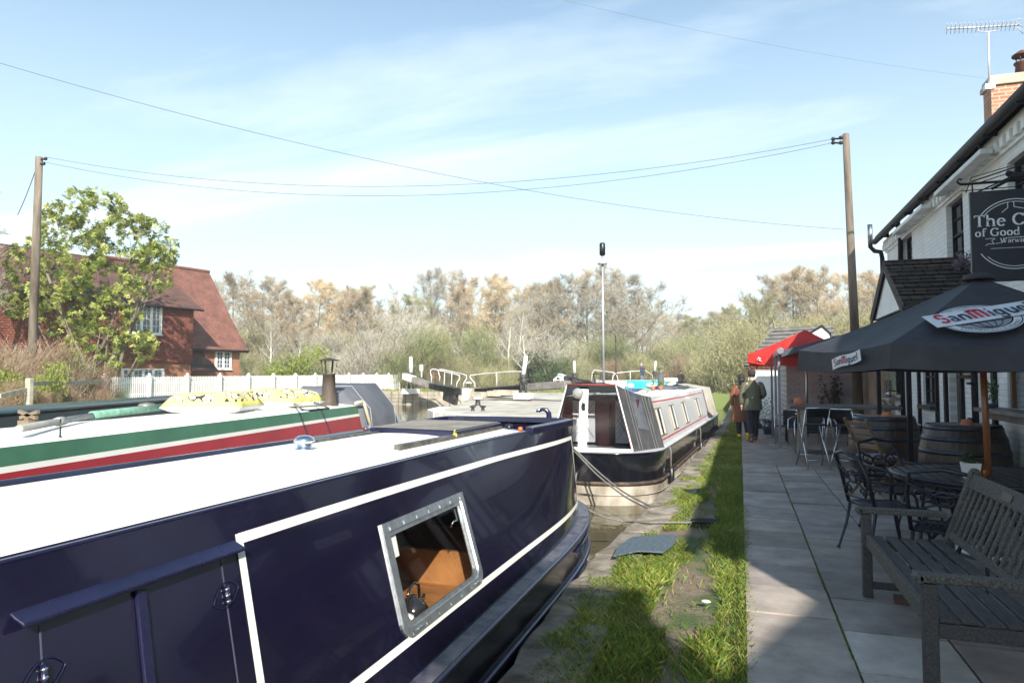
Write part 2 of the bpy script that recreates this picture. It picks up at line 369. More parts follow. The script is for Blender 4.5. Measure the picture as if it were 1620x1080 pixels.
# turf: real blades
def blades(name, n_, gen, h0, h1, w, mm, seed):
    rd = random.Random(seed); mb = MB(); mb.smooth = True
    for i in range(n_):
        p = gen(rd)
        if p is None: continue
        x, y, z, k = p; h = rd.uniform(h0, h1)*k; a = rd.uniform(0, 6.283); dx, dy = math.cos(a)*w*k**.5, math.sin(a)*w*k**.5
        lx, ly = rd.gauss(0, .45)*h, rd.gauss(0, .45)*h; g = rd.uniform(.65, 1.35); mb.tint = (g*rd.uniform(.8, 1.25), g, g*.8) if rd.random() > .13 else (g*2.2, g*1.25, g*1.9)
        mb.add([(x-dx, y-dy, z), (x+dx, y+dy, z), (x+dx*.5+lx*.45, y+dy*.5+ly*.45, z+h*.65), (x+lx, y+ly, z+h)], [(0, 1, 2), (0, 2, 3)])
    o = mb.build(name, mm, fix=False); return o
M_grass = mat('grass_blade', (.12, .185, .03), .5, col2=(.24, .32, .07), scale=1.2, tint=True, trans=.35)
from mathutils import noise as NZ
def worn(x, y):
    c = NZ.noise(V((x*1.6, y*.8, 3.1)))*.5 + NZ.noise(V((x*5, y*3.2, 9)))*.3
    path = math.exp(-((x+.38)/.17)**2)*(.75 if 3 < y < 11 else .55)
    wob = NZ.noise(V((x*7, y*3.5, 20)))*1.1+NZ.noise(V((x*19, y*11, 4)))*.5
    path += .75*max(0, min(1, 1.35+wob-((x+.42)/.24)**2-((y-5.3)/.95)**2))
    path += .65*max(0, min(1, 1.25+wob-((x+.5)/.22)**2-((y-8.3)/1.2)**2))
    return c+path*1.0-.47-(.35 if y < 6.2 and x < -.62 else 0)-(.15 if y > 6.2 and x < -.6 else 0)
def gen_near(rd):
    y = 2.2+10.3*rd.random()**1.3; e = ex(y); x = rd.uniform(e+.08, .0)
    k = 1.0
    if x < e+(.12 if y < 5.6 else .3)+.08*math.sin(y*1.7): 
        if NZ.noise(V((x*3, y*1.7, 1))) < (.02 if y < 5 else .12)+1.2*max(0, e+.22-x): return None
        k = .8
    w_ = worn(x, y)
    if w_ > .12 and rd.random() < min(.97, .45+w_*1.6): return None
    if -.87 < x+.0 < -.42 and abs(y-7.35-(x+.6)*.2) < .32 and x > -1.1: return None
    if x > -.12: k *= .75
    return (x, y, gz(x, y)-.01, k*(.6+.8*abs(NZ.noise(V((x*2.2, y*1.3, 5)))+.5)))
def gen_far(rd):
    y = 12.5+14*rd.random(); e = ex(y); x = rd.uniform(e+.25, -.02 if y < 22 else .0)
    if worn(x, y) > .2 and rd.random() < .8: return None
    return (x, y, gz(x, y)-.02, 1)
tag(blades('towpath_grass', 72000, gen_near, .03, .075, .0035, M_grass, 1), 'short spring grass with bare worn patches between coping and paving', 'grass', kind='stuff')
tag(blades('towpath_grass', 16000, gen_far, .04, .09, .007, M_grass, 2), 'grass verge running along the white boat towards the locks', 'grass', kind='stuff')
def gen_joint(rd):
    j = rd.random()
    if j < .6: y = rd.uniform(2.5, 13); return (rd.gauss(.585, .006), y, -.02, .35 if NZ.noise(V((0, y*1.5, 2))) > -.1 else .15)
    y = rd.uniform(2.5, 9); return (rd.gauss(.0, .022), y, -.02, .8)
tag(blades('joint_moss', 9000, gen_joint, .02, .06, .003, M_grass, 5), 'moss and tiny grass growing in the paving joints', 'moss', kind='stuff')
def gen_lawn(rd):
    y = 28+40*rd.random(); x = rd.uniform(-.4 if y < 46 else -40, 2.0)
    if y < 46 and abs(x-.7) < .7 and y > 27: return None
    return (x, y, max(gz(x, y)-.02, .43 if y > 46 else -1), 1.6)
tag(blades('meadow_grass', 14000, gen_lawn, .06, .16, .02, mat('dry_grass_blade', (.2, .24, .07), .6, col2=(.34, .36, .14), scale=.5, tint=True, trans=.3), 7), 'rough grass on the bank beyond the moored boats', 'grass', kind='stuff')

# small things on the verge
g = thing('rubber_mat', 'blue-grey rubber mat lying on the grass by the canal edge', 'mat', (-.68, 7.35, -.02))
mb = MB(); pts = [at(u, v, z=0) for u, v in ((970, 880), (978, 864), (1000, 850), (1050, 846), (1071, 848), (1066, 862), (1050, 874), (1010, 872))]
mb.slab([V((p.x, p.y, -.005)) for p in pts], (0, 0, .016)); mb.build('mat_sheet', mat('mat_rubber', (.075, .105, .125), .8, scale=30, var=.3, bump=.3), g, bevel=.004)
mb = MB(); p = at(1117, 953, z=-.03); mb.ball(p+V((0, 0, .01)), (.035, .02, .012), 9, 6)
tag(mb.build('paper_scrap', mat('litter', (.75, .73, .62), .8)), 'crumpled pale scrap on the worn grass beside the paving', 'litter')
tag_i = 0
p = at(1120, 826, z=-.02)
mb = MB(); mb.slab([p+V((-.17, -.12, 0)), p+V((.12, -.1, 0)), p+V((.13, .12, 0)), p+V((-.1, .14, 0)), p+V((-.19, .05, 0))], (0, 0, .02))
tag(mb.build('stepping_stone', M_stone, bevel=.006), 'flat brown stone set in the bare earth where the ropes end', 'stone')
# ================================================================== NARROWBOATS
def sstep(a, b, t): t = max(0, min(1, (t-a)/(b-a))); return t*t*(3-2*t)
M_navy = mat('navy_gloss_paint', (.0075, .0065, .021), .13, var=.25, scale=1.5, coat=.6, bump=.05, bscale=1.6)
M_navy2 = mat('navy_trim_paint', (.012, .012, .04), .25, var=.25, scale=4, coat=.2)
M_hullblk = mat('hull_blacking', (.008, .008, .016), .22, var=.4, scale=3, coat=.3, bump=.05, bscale=12)
M_gun = mat('dusty_gunwale_paint', (.02, .021, .05), .42, scale=9, col2=(.17, .155, .165), bump=.1, bscale=60, thr=(.38, .66), detail=10)
M_cream = mat('cream_roof_paint', (.84, .82, .76), .6, var=.05, scale=4, bump=.12, bscale=160)
M_cream2 = mat('cream_line_paint', (.78, .77, .69), .35, var=.04)
M_alum = mat('weathered_aluminium', (.5, .53, .55), .38, .85, var=.2, scale=20)
M_pine = mat('varnished_pine', (.19, .08, .028), .35, col2=(.36, .165, .06), scale=3, stretch=(1, 6, 1))
CX = -2.42
def hwN(y): return 1.06 if y <= 5 else 1.06*math.sqrt(max(0, 1-((y-5)/3.05)**3))
def topN(y): return .62+(.74-.62)*sstep(4.6, 6.94, y), 1.12
def footN(y): return min(.965, hwN(y)-.095)
def SN(y, z, side=1, off=0):
    f = footN(y); w, zt = topN(y); t = (z-.2)/(zt-.2); nx, nz_ = .935, .355
    return V((CX+side*(f+(w-f)*t+off*nx), y, z+off*nz_))
def SNs(y0, z, off=0): return SN(y0+.18*(z-.6), z, 1, off)
nb = thing('narrowboat', 'glossy navy blue narrowboat with cream roof, nearest to the towpath corner', 'narrowboat', (CX, 2, -.5))
ysN = [-9, -4, 0, 2, 3, 4, 5, 5.4, 5.8, 6.1, 6.4, 6.7, 6.94, 7.2, 7.45, 7.7, 7.9, 8.02, 8.05]
# hull
mb = MB(); mb.smooth = True
prof = [(0.0, .2), (.0, -.02), (-.015, -.6), (-.05, -.9)]
ringsR = [[V((CX+hwN(y)+o*(hwN(y) > .02), y, z)) for o, z in prof] for y in ysN]; ringsL = [[V((CX-(hwN(y)+o*(hwN(y) > .02)), y, z)) for o, z in prof] for y in ysN]
mb.loft(ringsR, closed=False); mb.loft(ringsL, closed=False)
mb.add([V((CX-1.06, -9, .2)), V((CX+1.06, -9, .2)), V((CX+1.06, -9, -.9)), V((CX-1.06, -9, -.9))], [(0, 1, 2, 3)], False)
mb.build('hull', M_hullblk, nb)
# gunwale deck
mb = MB(); mb.smooth = False
for s_ in (1, -1):
    mb.loft([[V((CX+s_*(hwN(y)+.012), y, .2)), V((CX+s_*max(0, hwN(y)-.125), y, .206))] for y in ysN], closed=False)
mb.build('gunwale', M_gun, nb)
mb = MB(); pth = [V((CX+hwN(y)+.012, y, .19)) for y in ysN]+[V((CX-hwN(y)-.012, y, .19)) for y in ysN[::-1]]
mb.tube(pth, .02, 8); mb.build('gunwale_rail', M_navy2, nb)
mb = MB(); mb.tube([V((CX+hwN(y)+.01, y, -.075)) for y in ysN]+[V((CX-hwN(y)-.01, y, -.075)) for y in ysN[::-1]], .022, 8)
mb.tube([V((CX+hwN(y)+.012, y, .10)) for y in ysN if y >= 5.8]+[V((CX-hwN(y)-.01, y, .10)) for y in ysN[::-1] if y >= 5.8], .013, 6)
mb.build('rubbing_strake', M_navy2, nb)
# cabin sides with a window hole on the towpath side
WQ = [SNs(3.0, .37), SNs(3.98, .37), SNs(4.03, .845), SNs(3.05, .845)]
mb = MB(); mb.smooth = True
ys1 = [-9, -4, 0, 1, 2, 2.6]; ys2 = [4.5, 4.75, 5, 5.25, 5.5, 5.8, 6.1, 6.4, 6.7, 6.94]; zs = [.2, .45, .7, .95, 1.12]
mb.loft([[SN(y, z) for z in zs] for y in ys1], closed=False); mb.loft([[SN(y, z) for z in zs] for y in ys2], closed=False)
o_ = [SN(2.6, .2), SN(4.5, .2), SN(4.5, 1.12), SN(2.6, 1.12)]
mb.smooth = False
for i in range(4): mb.poly([o_[i], o_[(i+1) % 4], WQ[(i+1) % 4], WQ[i]])
mb.smooth = True
mb.loft([[SN(y, z, -1) for z in zs] for y in ys1+[3.5]+ys2], closed=False)
# semi-trad stern: thin wall, rounded transverse end
st = []
wv, zt = topN(6.94); f6 = footN(6.94)
for k in range(13):
    a = math.pi*k/12; st.append([V((CX+math.cos(a)*(f6+(wv-f6)*t), 6.94+math.sin(a)**.6*.22, .2+(zt-.2)*t)) for t in (0, .35, .7, 1)])
mb.loft(st, closed=False)
# inner skin of the cockpit
wi = .035
ri = [[SN(y, z)-V((wi, 0, 0)) for z in (.2, 1.12)] for y in (5.72, 6.1, 6.5, 6.94)]+[[V((CX+math.cos(math.pi*k/8)*(w_-wi), 6.94+math.sin(math.pi*k/8)**.6*.19, z)) for w_, z in ((f6, .2), (wv, zt))] for k in range(1, 8)]+[[SN(y, z, -1)+V((wi, 0, 0)) for z in (.2, 1.12)] for y in (6.94, 6.5, 6.1, 5.72)]
mb.smooth = False; mb.loft(ri, closed=False)
mb.build('cabin_side', M_navy, nb)
mb = MB(); cap = [SN(y, 1.12, 1, 0) for y in (5.72, 6.1, 6.5, 6.94)]+[V((CX+math.cos(math.pi*k/12)*wv, 6.94+math.sin(math.pi*k/12)**.6*.21, zt)) for k in range(1, 12)]+[SN(y, 1.12, -1) for y in (6.94, 6.5, 6.1, 5.72)]
rg = []
for i, p in enumerate(cap):
    a = cap[max(0, i-1)]; b = cap[min(len(cap)-1, i+1)]; t = (b-a).normalized(); nn = V((t.y, -t.x, 0))
    rg.append([p+nn*.02+V((0, 0, -.03)), p+nn*.022+V((0, 0, .035)), p-nn*.05+V((0, 0, .04)), p-nn*.055+V((0, 0, -.02))])
mb.loft(rg, cap=True, smooth=False); mb.build('coaming_cap', M_navy2, nb, bevel=.006)
mb = MB(); mb.slab([(CX-.9, 5.66, .1), (CX+.9, 5.66, .1), (CX+.62, 5.66, 1.09), (CX-.62, 5.66, 1.09)], (0, .04, 0)); mb.build('rear_bulkhead', M_navy2, nb)
mb = MB(); mb.poly([V((CX-.95, 5.6, -.1)), V((CX+.95, 5.6, -.1)), V((CX+.85, 7.1, -.1)), V((CX-.85, 7.1, -.1))]); mb.build('cockpit_floor', M_wood_dark, nb)
# roof: navy margin, cream panel
mb = MB(); mb.smooth = True
def roofp(y, t, dz=0): w, z = topN(y); return V((CX+w*t, y, z+.045*(1-t*t)+dz))
yr = [-9, -4, 0, 2, 4, 5, 5.72]; ts = [-1, -.97, -.93, -.6, -.3, 0, .3, .6, .93, .97, 1]
mb.loft([[roofp(y, t) for t in ts] for y in yr], closed=False)
for s_ in (1, -1): # raised lip
    mb.loft([[SN(y, 1.12, s_, .002), SN(y, 1.12, s_, .004)+V((0, 0, .008)), roofp(y, s_*.98, .008), roofp(y, s_*.975, .001)] for y in yr], closed=False)
mb.build('roof', M_navy2, nb)
mb = MB(); mb.smooth = True; mb.loft([[roofp(y, t, .003) for t in (-.93, -.6, -.3, 0, .3, .6, .93)] for y in yr[:-1]+[5.6]], closed=False); mb.build('roof_panel', M_cream, nb)
# far handrail along the roof edge
mb = MB(); mb.tube([roofp(y, -.99, .006) for y in (-9, -4, 0, 2, 3.2, 4.1, 5.1)], .026, 10)
for y in (-3, -1, 1, 3): mb.beam(roofp(y, -.985, -.02), roofp(y, -.985, .01), .02, .03)
mb.build('handrail', mat('dark_rail_paint', (.018, .022, .045), .25, var=.2, coat=.5), nb)
# coach lines
def strip(mb, pts, w, fn=None):
    n_ = len(pts); out = []
    for i, (y, z) in enumerate(pts):
        a = V((*pts[max(0, i-1)], 0)); b = V((*pts[min(n_-1, i+1)], 0)); t = (b-a).normalized(); q = V((-t.y, t.x, 0))*w/2
        out.append([fn(y+q.x, z+q.y), fn(y-q.x, z-q.y)])
    mb.loft(out, closed=False, smooth=False)
f3 = lambda y, z: SN(y, z, 1, .004)
yy = [2.085+.12*i for i in range(int((6.88-2.085)/.12)+1)]+[6.88]
mb = MB(); strip(mb, [(y, 1.005-.035*sstep(2, 6.9, y)) for y in yy], .036, f3); strip(mb, [(y-.1, .35-.02*sstep(2, 6.9, y)) for y in yy[:-1]]+[(6.84, .33), (6.9, .34)], .034, f3)
strip(mb, [(2.085+.18*(z-.99), z) for z in (1.02, .8, .6, .36)], .036, lambda y, z: SN(y, z, 1, .0045)); strip(mb, [(6.9, .325), (6.895, .6), (6.885, .985)], .03, lambda y, z: SN(y, z, 1, .0045))
mb.build('coach_line', M_cream2, nb)
# side hatch: drip rail, cover strip, seams, hinges
mb = MB(); a = SNs(1.19, .985, .03); b = SNs(1.995, .985, .03)
for i in range(8):
    p = a.lerp(b, i/8); q = a.lerp(b, (i+1)/8+.002); mb.slab([p+V((-.035, 0, .012)), p+V((.018, 0, -.012)), q+V((.018, 0, -.012)), q+V((-.035, 0, .012))], (0, 0, -.012))
sh_ = mb.build('drip_rail', M_navy2, nb, bevel=.004)
mb = MB(); mb.beam(SNs(1.568, .955, .008), SNs(1.568, .25, .008), .034, .014, up=(1, 0, .38)); mb.build('hatch_cover_strip', M_navy2, nb, bevel=.003)
mb = MB()
for y0 in (1.262, 1.915): mb = MB(); mb.beam(SNs(y0, .955, .0005), SNs(y0, .25, .0005), .004, .004, up=(1, 0, .38)); mb.build('hatch_seam', mat('seam_edge', (.06, .06, .09), .5), nb)
for y0, zc in ((1.262, .835), (1.915, .845), (1.262, .45), (1.915, .45)):
    mb = MB(); pl = []
    for k in range(17):
        t = -1+2*k/16; pl.append(SNs(y0+t*.062, zc+.04*(1-t*t)+.012*t, .004))
    for k in range(15, 0, -1):
        t = -1+2*k/16; pl.append(SNs(y0+t*.062, zc-.035*(1-t*t)+.012*t, .004))
    mb.tube(pl, .0022, 5, closed=True); mb.tube([SNs(y0, zc+.03, .008), SNs(y0, zc-.03, .008)], .008, 10)
    h_ = mb.build('hinge', M_navy2, nb)
    mb = MB()
    for k in range(3): mb.tube([SNs(y0, zc-.024+k*.019, .008), SNs(y0, zc-.016+k*.019, .008)], .0092, 10)
    mb.build('hinge_barrel', M_chrome, h_)
# window
def rrect(y0, y1, z0, z1, r, n_=6):
    P_ = [(y0, z1), (y1, z1)]
    P_ += [(y1-r+r*math.cos(t), z0+r-r*math.sin(t)) for t in [math.pi/2*i/n_ for i in range(n_+1)]]
    P_ += [(y0+r-r*math.sin(t), z0+r-r*math.cos(t)) for t in [math.pi/2*i/n_ for i in range(n_+1)]]
    return P_
wn = MB(); O1 = rrect(2.985, 4.015, .352, .865, .075); I1 = rrect(3.03, 3.965, .392, .822, .055); G1 = rrect(3.055, 3.94, .412, .8, .045)
def ringy(mb, A_, B_, offA, offB): mb.loft([[SNs(y, z, offA) for y, z in A_], [SNs(y, z, offB) for y, z in B_]], closed=True, smooth=False)
ringy(wn, O1, O1, -.002, .012); ringy(wn, O1, I1, .012, .014); ringy(wn, I1, I1, .014, .004); ringy(wn, I1, G1, .006, .006); ringy(wn, G1, G1, .006, -.02)
for i in range(7):   # rivets and drainage slots
    y = 3.05+i*.15; wn.beam(SNs(y, .843, .015), SNs(y+.004, .826, .015), .006, .004); wn.beam(SNs(y, .372, .015), SNs(y+.004, .36, .015), .006, .004)
for y in (3.1, 3.86): wn.beam(SNs(y, .373, .016), SNs(y+.05, .373, .016), .016, .006)
wf = wn.build('window', M_alum, nb)
mb = MB(); mb.poly([SNs(y, z, -.004) for y, z in G1]); mb.build('pane', glassmat('cabin_glass', (.95, .95, .92), .035), wf)
mb = MB(); mb.slab([SNs(3.06, .80, -.012), SNs(3.13, .80, -.012), SNs(3.125, .70, -.012), SNs(3.058, .70, -.012)], (.002, 0, 0)); mb.build('paper_notice', M_white, wf)
mb = MB(); mb.beam(SNs(3.89, .79, -.02), SNs(3.89, .72, -.02), .012, .02); mb.tube([SNs(3.885, .73, -.03), SNs(3.87, .71, -.05), SNs(3.885, .70, -.06)], .006, 6); mb.build('window_catch', M_chrome, wf)
# interior seen through the window
mb = MB(); x0, x1 = CX-.6, CX+.90
mb.poly([(x0, 2.2, -.3), (x0, 5.5, -.3), (x0, 5.5, 1.09), (x0, 2.2, 1.09)]); mb.poly([(x0, 5.5, -.3), (x1, 5.5, -.3), (x1-.36, 5.5, 1.09), (x0, 5.5, 1.09)]); mb.poly([(x0, 2.2, -.3), (x1, 2.2, -.3), (x1-.36, 2.2, 1.09), (x0, 2.2, 1.09)]); mb.poly([(x0, 2.2, -.3), (x1, 2.2, -.3), (x1, 5.5, -.3), (x0, 5.5, -.3)]); mb.poly([(x0, 2.2, 1.09), (x1-.35, 2.2, 1.09), (x1-.35, 5.5, 1.1), (x0, 5.5, 1.1)])
mb.bb((CX-.1, 4.9, -.3), (CX+.62, 4.93, .85)); mb.bb((x0, 3.6, -.3), (x0+.5, 5.3, .45)); mb.bb((CX+.05, 3.74, .17), (CX+.80, 4.86, .2)); mb.bb((CX+.05, 3.74, -.3), (CX+.08, 4.86, .17)); mb.bb((CX-.1, 4.3, .2), (CX+.7, 4.34, .42))
cl_ = mb.build('cabin_lining', M_pine, nb, fix=False)
mb = MB(); mb.bb((CX+.2, 2.4, .20), (CX+.84, 3.72, .235)); mb.build('worktop', M_black, cl_); mb = MB(); mb.bb((CX+.12, 4.92, .45), (CX+.6, 4.895, .85)); mb.build('dark_panel', M_black, cl_)
def kettle(c, k=1):
    mb = MB(); mb.lathe([(.075*k, 0), (.085*k, .02*k), (.08*k, .07*k), (.05*k, .11*k), (.02*k, .12*k), (.018*k, .135*k), (.001, .14*k)], c, 18)
    mb.tube([V(c)+V((0, -.075*k, .08*k)), V(c)+V((0, -.06*k, .17*k)), V(c)+V((0, 0, .2*k)), V(c)+V((0, .06*k, .17*k)), V(c)+V((0, .075*k, .08*k))], .008*k, 7); mb.tube([V(c)+V((0, .07*k, .04*k)), V(c)+V((0, .13*k, .1*k))], [.016*k, .009*k], 8)
    return mb
tag(kettle((CX+.66, 3.52, .236), 1.05).build('kettle', mat('black_enamel', (.02, .02, .022), .12, coat=.6)), 'dark kettle on the worktop behind the navy boat window', 'kettle')
p = V((CX+.78, 3.17, .236)); mb = MB(); mb.lathe([(.05, 0), (.052, .01), (.05, .13), (.053, .135), (.053, .15), (.03, .158), (.012, .16), (.014, .178), (.001, .182)], p, 20)
tag(mb.build('enamel_jar', M_white), 'white lidded jar on the worktop inside the navy boat window', 'jar')
# roof furniture
vt = MB(); c = roofp(3.45, -.04, .003)
vt.lathe([(.056, 0), (.06, .005), (.044, .01), (.042, .038), (.041, .043), (.060, .048), (.062, .056), (.052, .072), (.03, .083), (.001, .086)], c, 28); vt.build('roof_vent', M_chrome, nb)
hb = MB(); hc = [V((-2.76, 4.74, 1.2)), V((-1.98, 4.62, 1.2)), V((-1.98, 5.62, 1.2)), V((-2.76, 5.72, 1.2))]
hb.slab(hc, (0, 0, -.06)); ht = hb.build('sliding_hatch', M_navy2, nb, bevel=.008)
hb = MB(); i_ = [p.lerp(sum(hc, V())/4, .05)+V((0, 0, .003)) for p in hc]; hb.slab(i_, (0, 0, .004)); hb.build('hatch_top', mat('weathered_hatch_top', (.16, .14, .11), .7, col2=(.3, .27, .22), scale=5, bump=.2), ht)
for xa, lab in ((-2.0, 1), (-2.7, 0)):
    hb = MB(); hb.beam((xa-.01, 3.78, 1.155), (xa+.02, 5.6, 1.145), .045, .05); hb.build('hatch_runner', mat('worn_black_steel', (.05, .048, .042), .4, col2=(.16, .15, .12), scale=14, thr=(.45, .7)), nb, bevel=.004)
lk = MB(); lk.ball((-1.985, 4.62, 1.17), (.018, .018, .02), 10, 6); lk.tube([(-1.985, 4.6, 1.19), (-1.985, 4.62, 1.21), (-1.985, 4.645, 1.19)], .004, 6)
tag(lk.build('padlock', mat('yellow_padlock', (.7, .6, .08), .4)), 'small yellow padlock hooked on the near hatch runner', 'padlock')
tl = MB(); d_ = 7.35
tl.tube([at(868, 690, d=d_), at(869, 664, d=d_), at(868, 653, d=d_), at(864, 648, d=d_), at(858, 647, d=d_), at(852, 650, d=d_)], [.03, .03, .028, .024, .018, .018], 10)
tl.build('tiller_arm', M_navy2, nb); tl = MB(); tl.tube([at(857, 647, d=d_), at(848, 650, d=d_)], .016, 8); tl.build('tiller_handle', M_chrome, nb)
pn = MB(); pn.lathe([(.018, 0), (.02, .06), (.034, .07), (.04, .09), (.03, .115), (.001, .125)], (-1.99, 5.86, 1.05), 16); pn.build('mooring_pin_knob', M_black, nb)
pn = MB(); pn.lathe([(.02, 0), (.022, .03), (.001, .04)], (-1.84, 5.73, 1.12), 12); pn.build('filler_cap', mat('orange_plastic', (.7, .16, .04), .5), nb)

# ------------------------------------------------------------------ white narrowboat with black cratch cover
WB = V((-2.4, 11.1, -.5)); wb = thing('narrowboat', 'white narrowboat with red lines and black canvas cratch cover, moored ahead', 'narrowboat', WB, -.048)
def hwW(y): return 1.08*(1-abs(1-min(1, max(y, 0)/1.15))**2.6)**(1/2.3)
yw = [0, .02, .06, .14, .25, .4, .6, .85, 1.15, 2, 4, 6, 8, 10, 12, 14, 14.6, 15]
def hwW2(y): return hwW(y) if y < 12.5 else 1.08*(1-((y-12.5)/2.6)**3)**.5 if y < 15.1 else 0
Zs = .5   # local z = world z + .5
M_wblack = mat('black_boat_enamel', (.006, .007, .011), .14, var=.3, coat=.6, scale=3)
M_faded = mat('faded_hull_blacking', (.2, .165, .12), .75, scale=2.6, col2=(.5, .46, .39), stretch=(1, 1, .6), bump=.25, bscale=14, detail=10)
M_rust = mat('rusty_strake', (.05, .035, .028), .8, col2=(.2, .13, .08), scale=7, thr=(.5, .7), bump=.3)
M_wcab = mat('white_cabin_enamel', (.62, .62, .61), .25, var=.05, coat=.3)
M_red = mat('red_line_paint', (.5, .02, .03), .35, var=.1)
def hullband(za, zb, oa, ob, mm, nm, k=3):
    mb = MB(); mb.smooth = True
    for s_ in (1, -1): mb.loft([[V((s_*(hwW2(y)+oa+(ob-oa)*i/k), y-.0*(1-i/k)+( -(oa+(ob-oa)*i/k) if y < .01 else 0), Zs+za+(zb-za)*i/k)) for i in range(k+1)] for y in yw], closed=False)
    return mb.build(nm, mm, wb, world=False)
hullband(.34, -.13, .0, -.03, M_wblack, 'upper_hull'); hullband(-.16, -.9, -.02, -.06, M_faded, 'lower_hull')
mb = MB(); mb.tube([V((hwW2(y)+.0, y-.01, Zs-.145)) for y in yw[::-1]]+[V((-hwW2(y)-.0, y-.01, Zs-.145)) for y in yw], .03, 8)
mb.build('rubbing_strake', M_rust, wb, world=False)
mb = MB(); mb.tube([V((hwW2(y)-.01, y, Zs-.33)) for y in yw[::-1]]+[V((-hwW2(y)+.01, y, Zs-.33)) for y in yw], .012, 6); mb.build('lower_strake', M_faded, wb, world=False)
mb = MB(); mb.loft([[V((-hwW2(y), y, Zs+.34)), V((0, y, Zs+.345)), V((hwW2(y), y, Zs+.34))] for y in yw], closed=False, smooth=False); mb.build('deck', mat('pale_grey_deck', (.5, .5, .5), .5, var=.1), wb, world=False)
mb = MB(); mb.tube([V((hwW2(y)+.005, y-.01, Zs+.335)) for y in yw[::-1]]+[V((-hwW2(y)-.005, y-.01, Zs+.335)) for y in yw], .017, 8); mb.build('gunwale_rail', M_wblack, wb, world=False)
def cW(y, z, s_=1, off=0):
    t = (z-.34)/(1.2-.34); f = .97; tp = .76; sh = .04*((y-7)/7)**2
    return V((s_*(f+(tp-f)*t+off), y, Zs+z+sh*t))
mb = MB(); mb.smooth = True
for s_ in (1, -1): mb.loft([[cW(y, z, s_) for z in (.34, .6, .9, 1.2)] for y in (1.3, 3, 5, 7, 9, 11, 12.4)], closed=False)
mb.smooth = False; mb.poly([cW(12.4, .34), cW(12.4, 1.2), cW(12.4, 1.2, -1), cW(12.4, .34, -1)])
mb.build('cabin_side', M_wcab, wb, world=False)
mb = MB(); mb.smooth = True; mb.loft([[cW(y, 1.2, t/abs(t) if t else 1)*1 if abs(t) == 1 else V((.76*t, y, Zs+1.2+.04*((y-7)/7)**2+.04*(1-t*t))) for t in (-1, -.6, -.2, .2, .6, 1)] for y in (1.3, 3, 5, 7, 9, 11, 12.4)], closed=False); mb.build('roof', mat('grey_white_roof', (.6, .61, .62), .55, var=.1, scale=2), wb, world=False)
mb = MB()
for z in (1.11, .44):
    mb.loft([[cW(y, z+.012, 1, .004), cW(y, z-.012, 1, .004)] for y in (1.35, 3, 5, 7, 9, 10.3)], closed=False, smooth=False)
mb.loft([[cW(y, .44, 1, .0045), cW(y, 1.11, 1, .0045)] for y in (1.36, 1.385)], closed=False, smooth=False)
mb.build('coach_line', M_red, wb, world=False)
M_curt = mat('net_curtain', (.7, .68, .62), .8, var=.15, scale=12, stretch=(1, 8, .2))
for a, b_ in ((1.6, 2.35), (3.3, 4.05), (5.2, 6.0), (8.0, 8.9)):
    mb = MB(); O = [cW(a, .5, 1, .012), cW(b_, .5, 1, .012), cW(b_, 1.0, 1, .012), cW(a, 1.0, 1, .012)]; c = sum(O, V())/4; I = [c+(p-c)*.9 for p in O]; cc = [p-V((.02, 0, 0)) for p in O]
    mb.loft([cc, O, I], smooth=False); w_ = mb.build('window', mat('brass_frame', (.45, .35, .2), .35, .6), wb, world=False)
    mb = MB(); mb.poly([p-V((.006, 0, 0)) for p in I]); mb.build('pane', M_darkglass, w_, world=False)
    mb = MB()
    for q0, q1 in ((0, .36), (.64, 1)):
        lo = [I[0].lerp(I[1], q0+(q1-q0)*i/6)+V((.0 if i % 2 else -.003, 0, 0)) for i in range(7)]; hi = [I[3].lerp(I[2], q0*.8+(q1*.9-q0*.8)*i/6 if q0 == 0 else q0+.06+(q1-q0-.06)*i/6)+V((.0 if i % 2 else -.003, 0, 0)) for i in range(7)]
        mb.loft([lo, hi], closed=False)
    mb.build('curtain', M_curt, w_, world=False)
# stern cover with see-through side
mb = MB(); mb.smooth = False
mb.loft([[cW(10.6, .36, 1, .02), cW(10.6, 1.18, 1, .02), V((.0, 10.6, Zs+1.36)), cW(10.6, 1.18, -1, .02), cW(10.6, .36, -1, .02)], [cW(13, .36, 1, .03), cW(13, 1.2, 1, .02), V((0, 13, Zs+1.36)), cW(13, 1.2, -1, .02), cW(13, .36, -1, .02)], [V((.8, 14.3, Zs+.36)), V((.55, 13.9, Zs+1.1)), V((0, 13.9, Zs+1.15)), V((-.55, 13.9, Zs+1.1)), V((-.8, 14.3, Zs+.36))]], closed=False)
mb.build('stern_cover', mat('beige_canvas', (.36, .31, .22), .7, col2=(.62, .57, .48), scale=3), wb, world=False)
# cratch: board, posts, panes, cover
cb_ = [(-.78, .35), (.66, .35), (.38, 1.45), (-.48, 1.45)]; yb = .42
M_canvas = mat('black_canvas', (.035, .036, .04), .75, col2=(.07, .07, .075), scale=5, bump=.25, bscale=8)
def fr(x, z, y=yb): return V((x, y, Zs+z))
mb = MB()
def bar(mb, a, b, w=.05, t=.035): mb.beam(a, b, w, t, up=(0, 1, 0))
bar(mb, fr(-.78, .36), fr(.66, .36), .05); bar(mb, fr(.66, .36), fr(.38, 1.45), .018); bar(mb, fr(-.48, 1.45), fr(-.78, .36), .018); bar(mb, fr(-.21, .36), fr(-.17, 1.38), .15)
cbr = mb.build('cratch_board', M_white, wb, world=False, bevel=.004)
mb = MB(); mb.slab([fr(-.5, 1.43), fr(.4, 1.43), fr(.345, 1.62-.18), fr(-.44, 1.62-.18)], (0, -.03, 0)); mb.build('board_head', M_canvas, cbr, world=False)
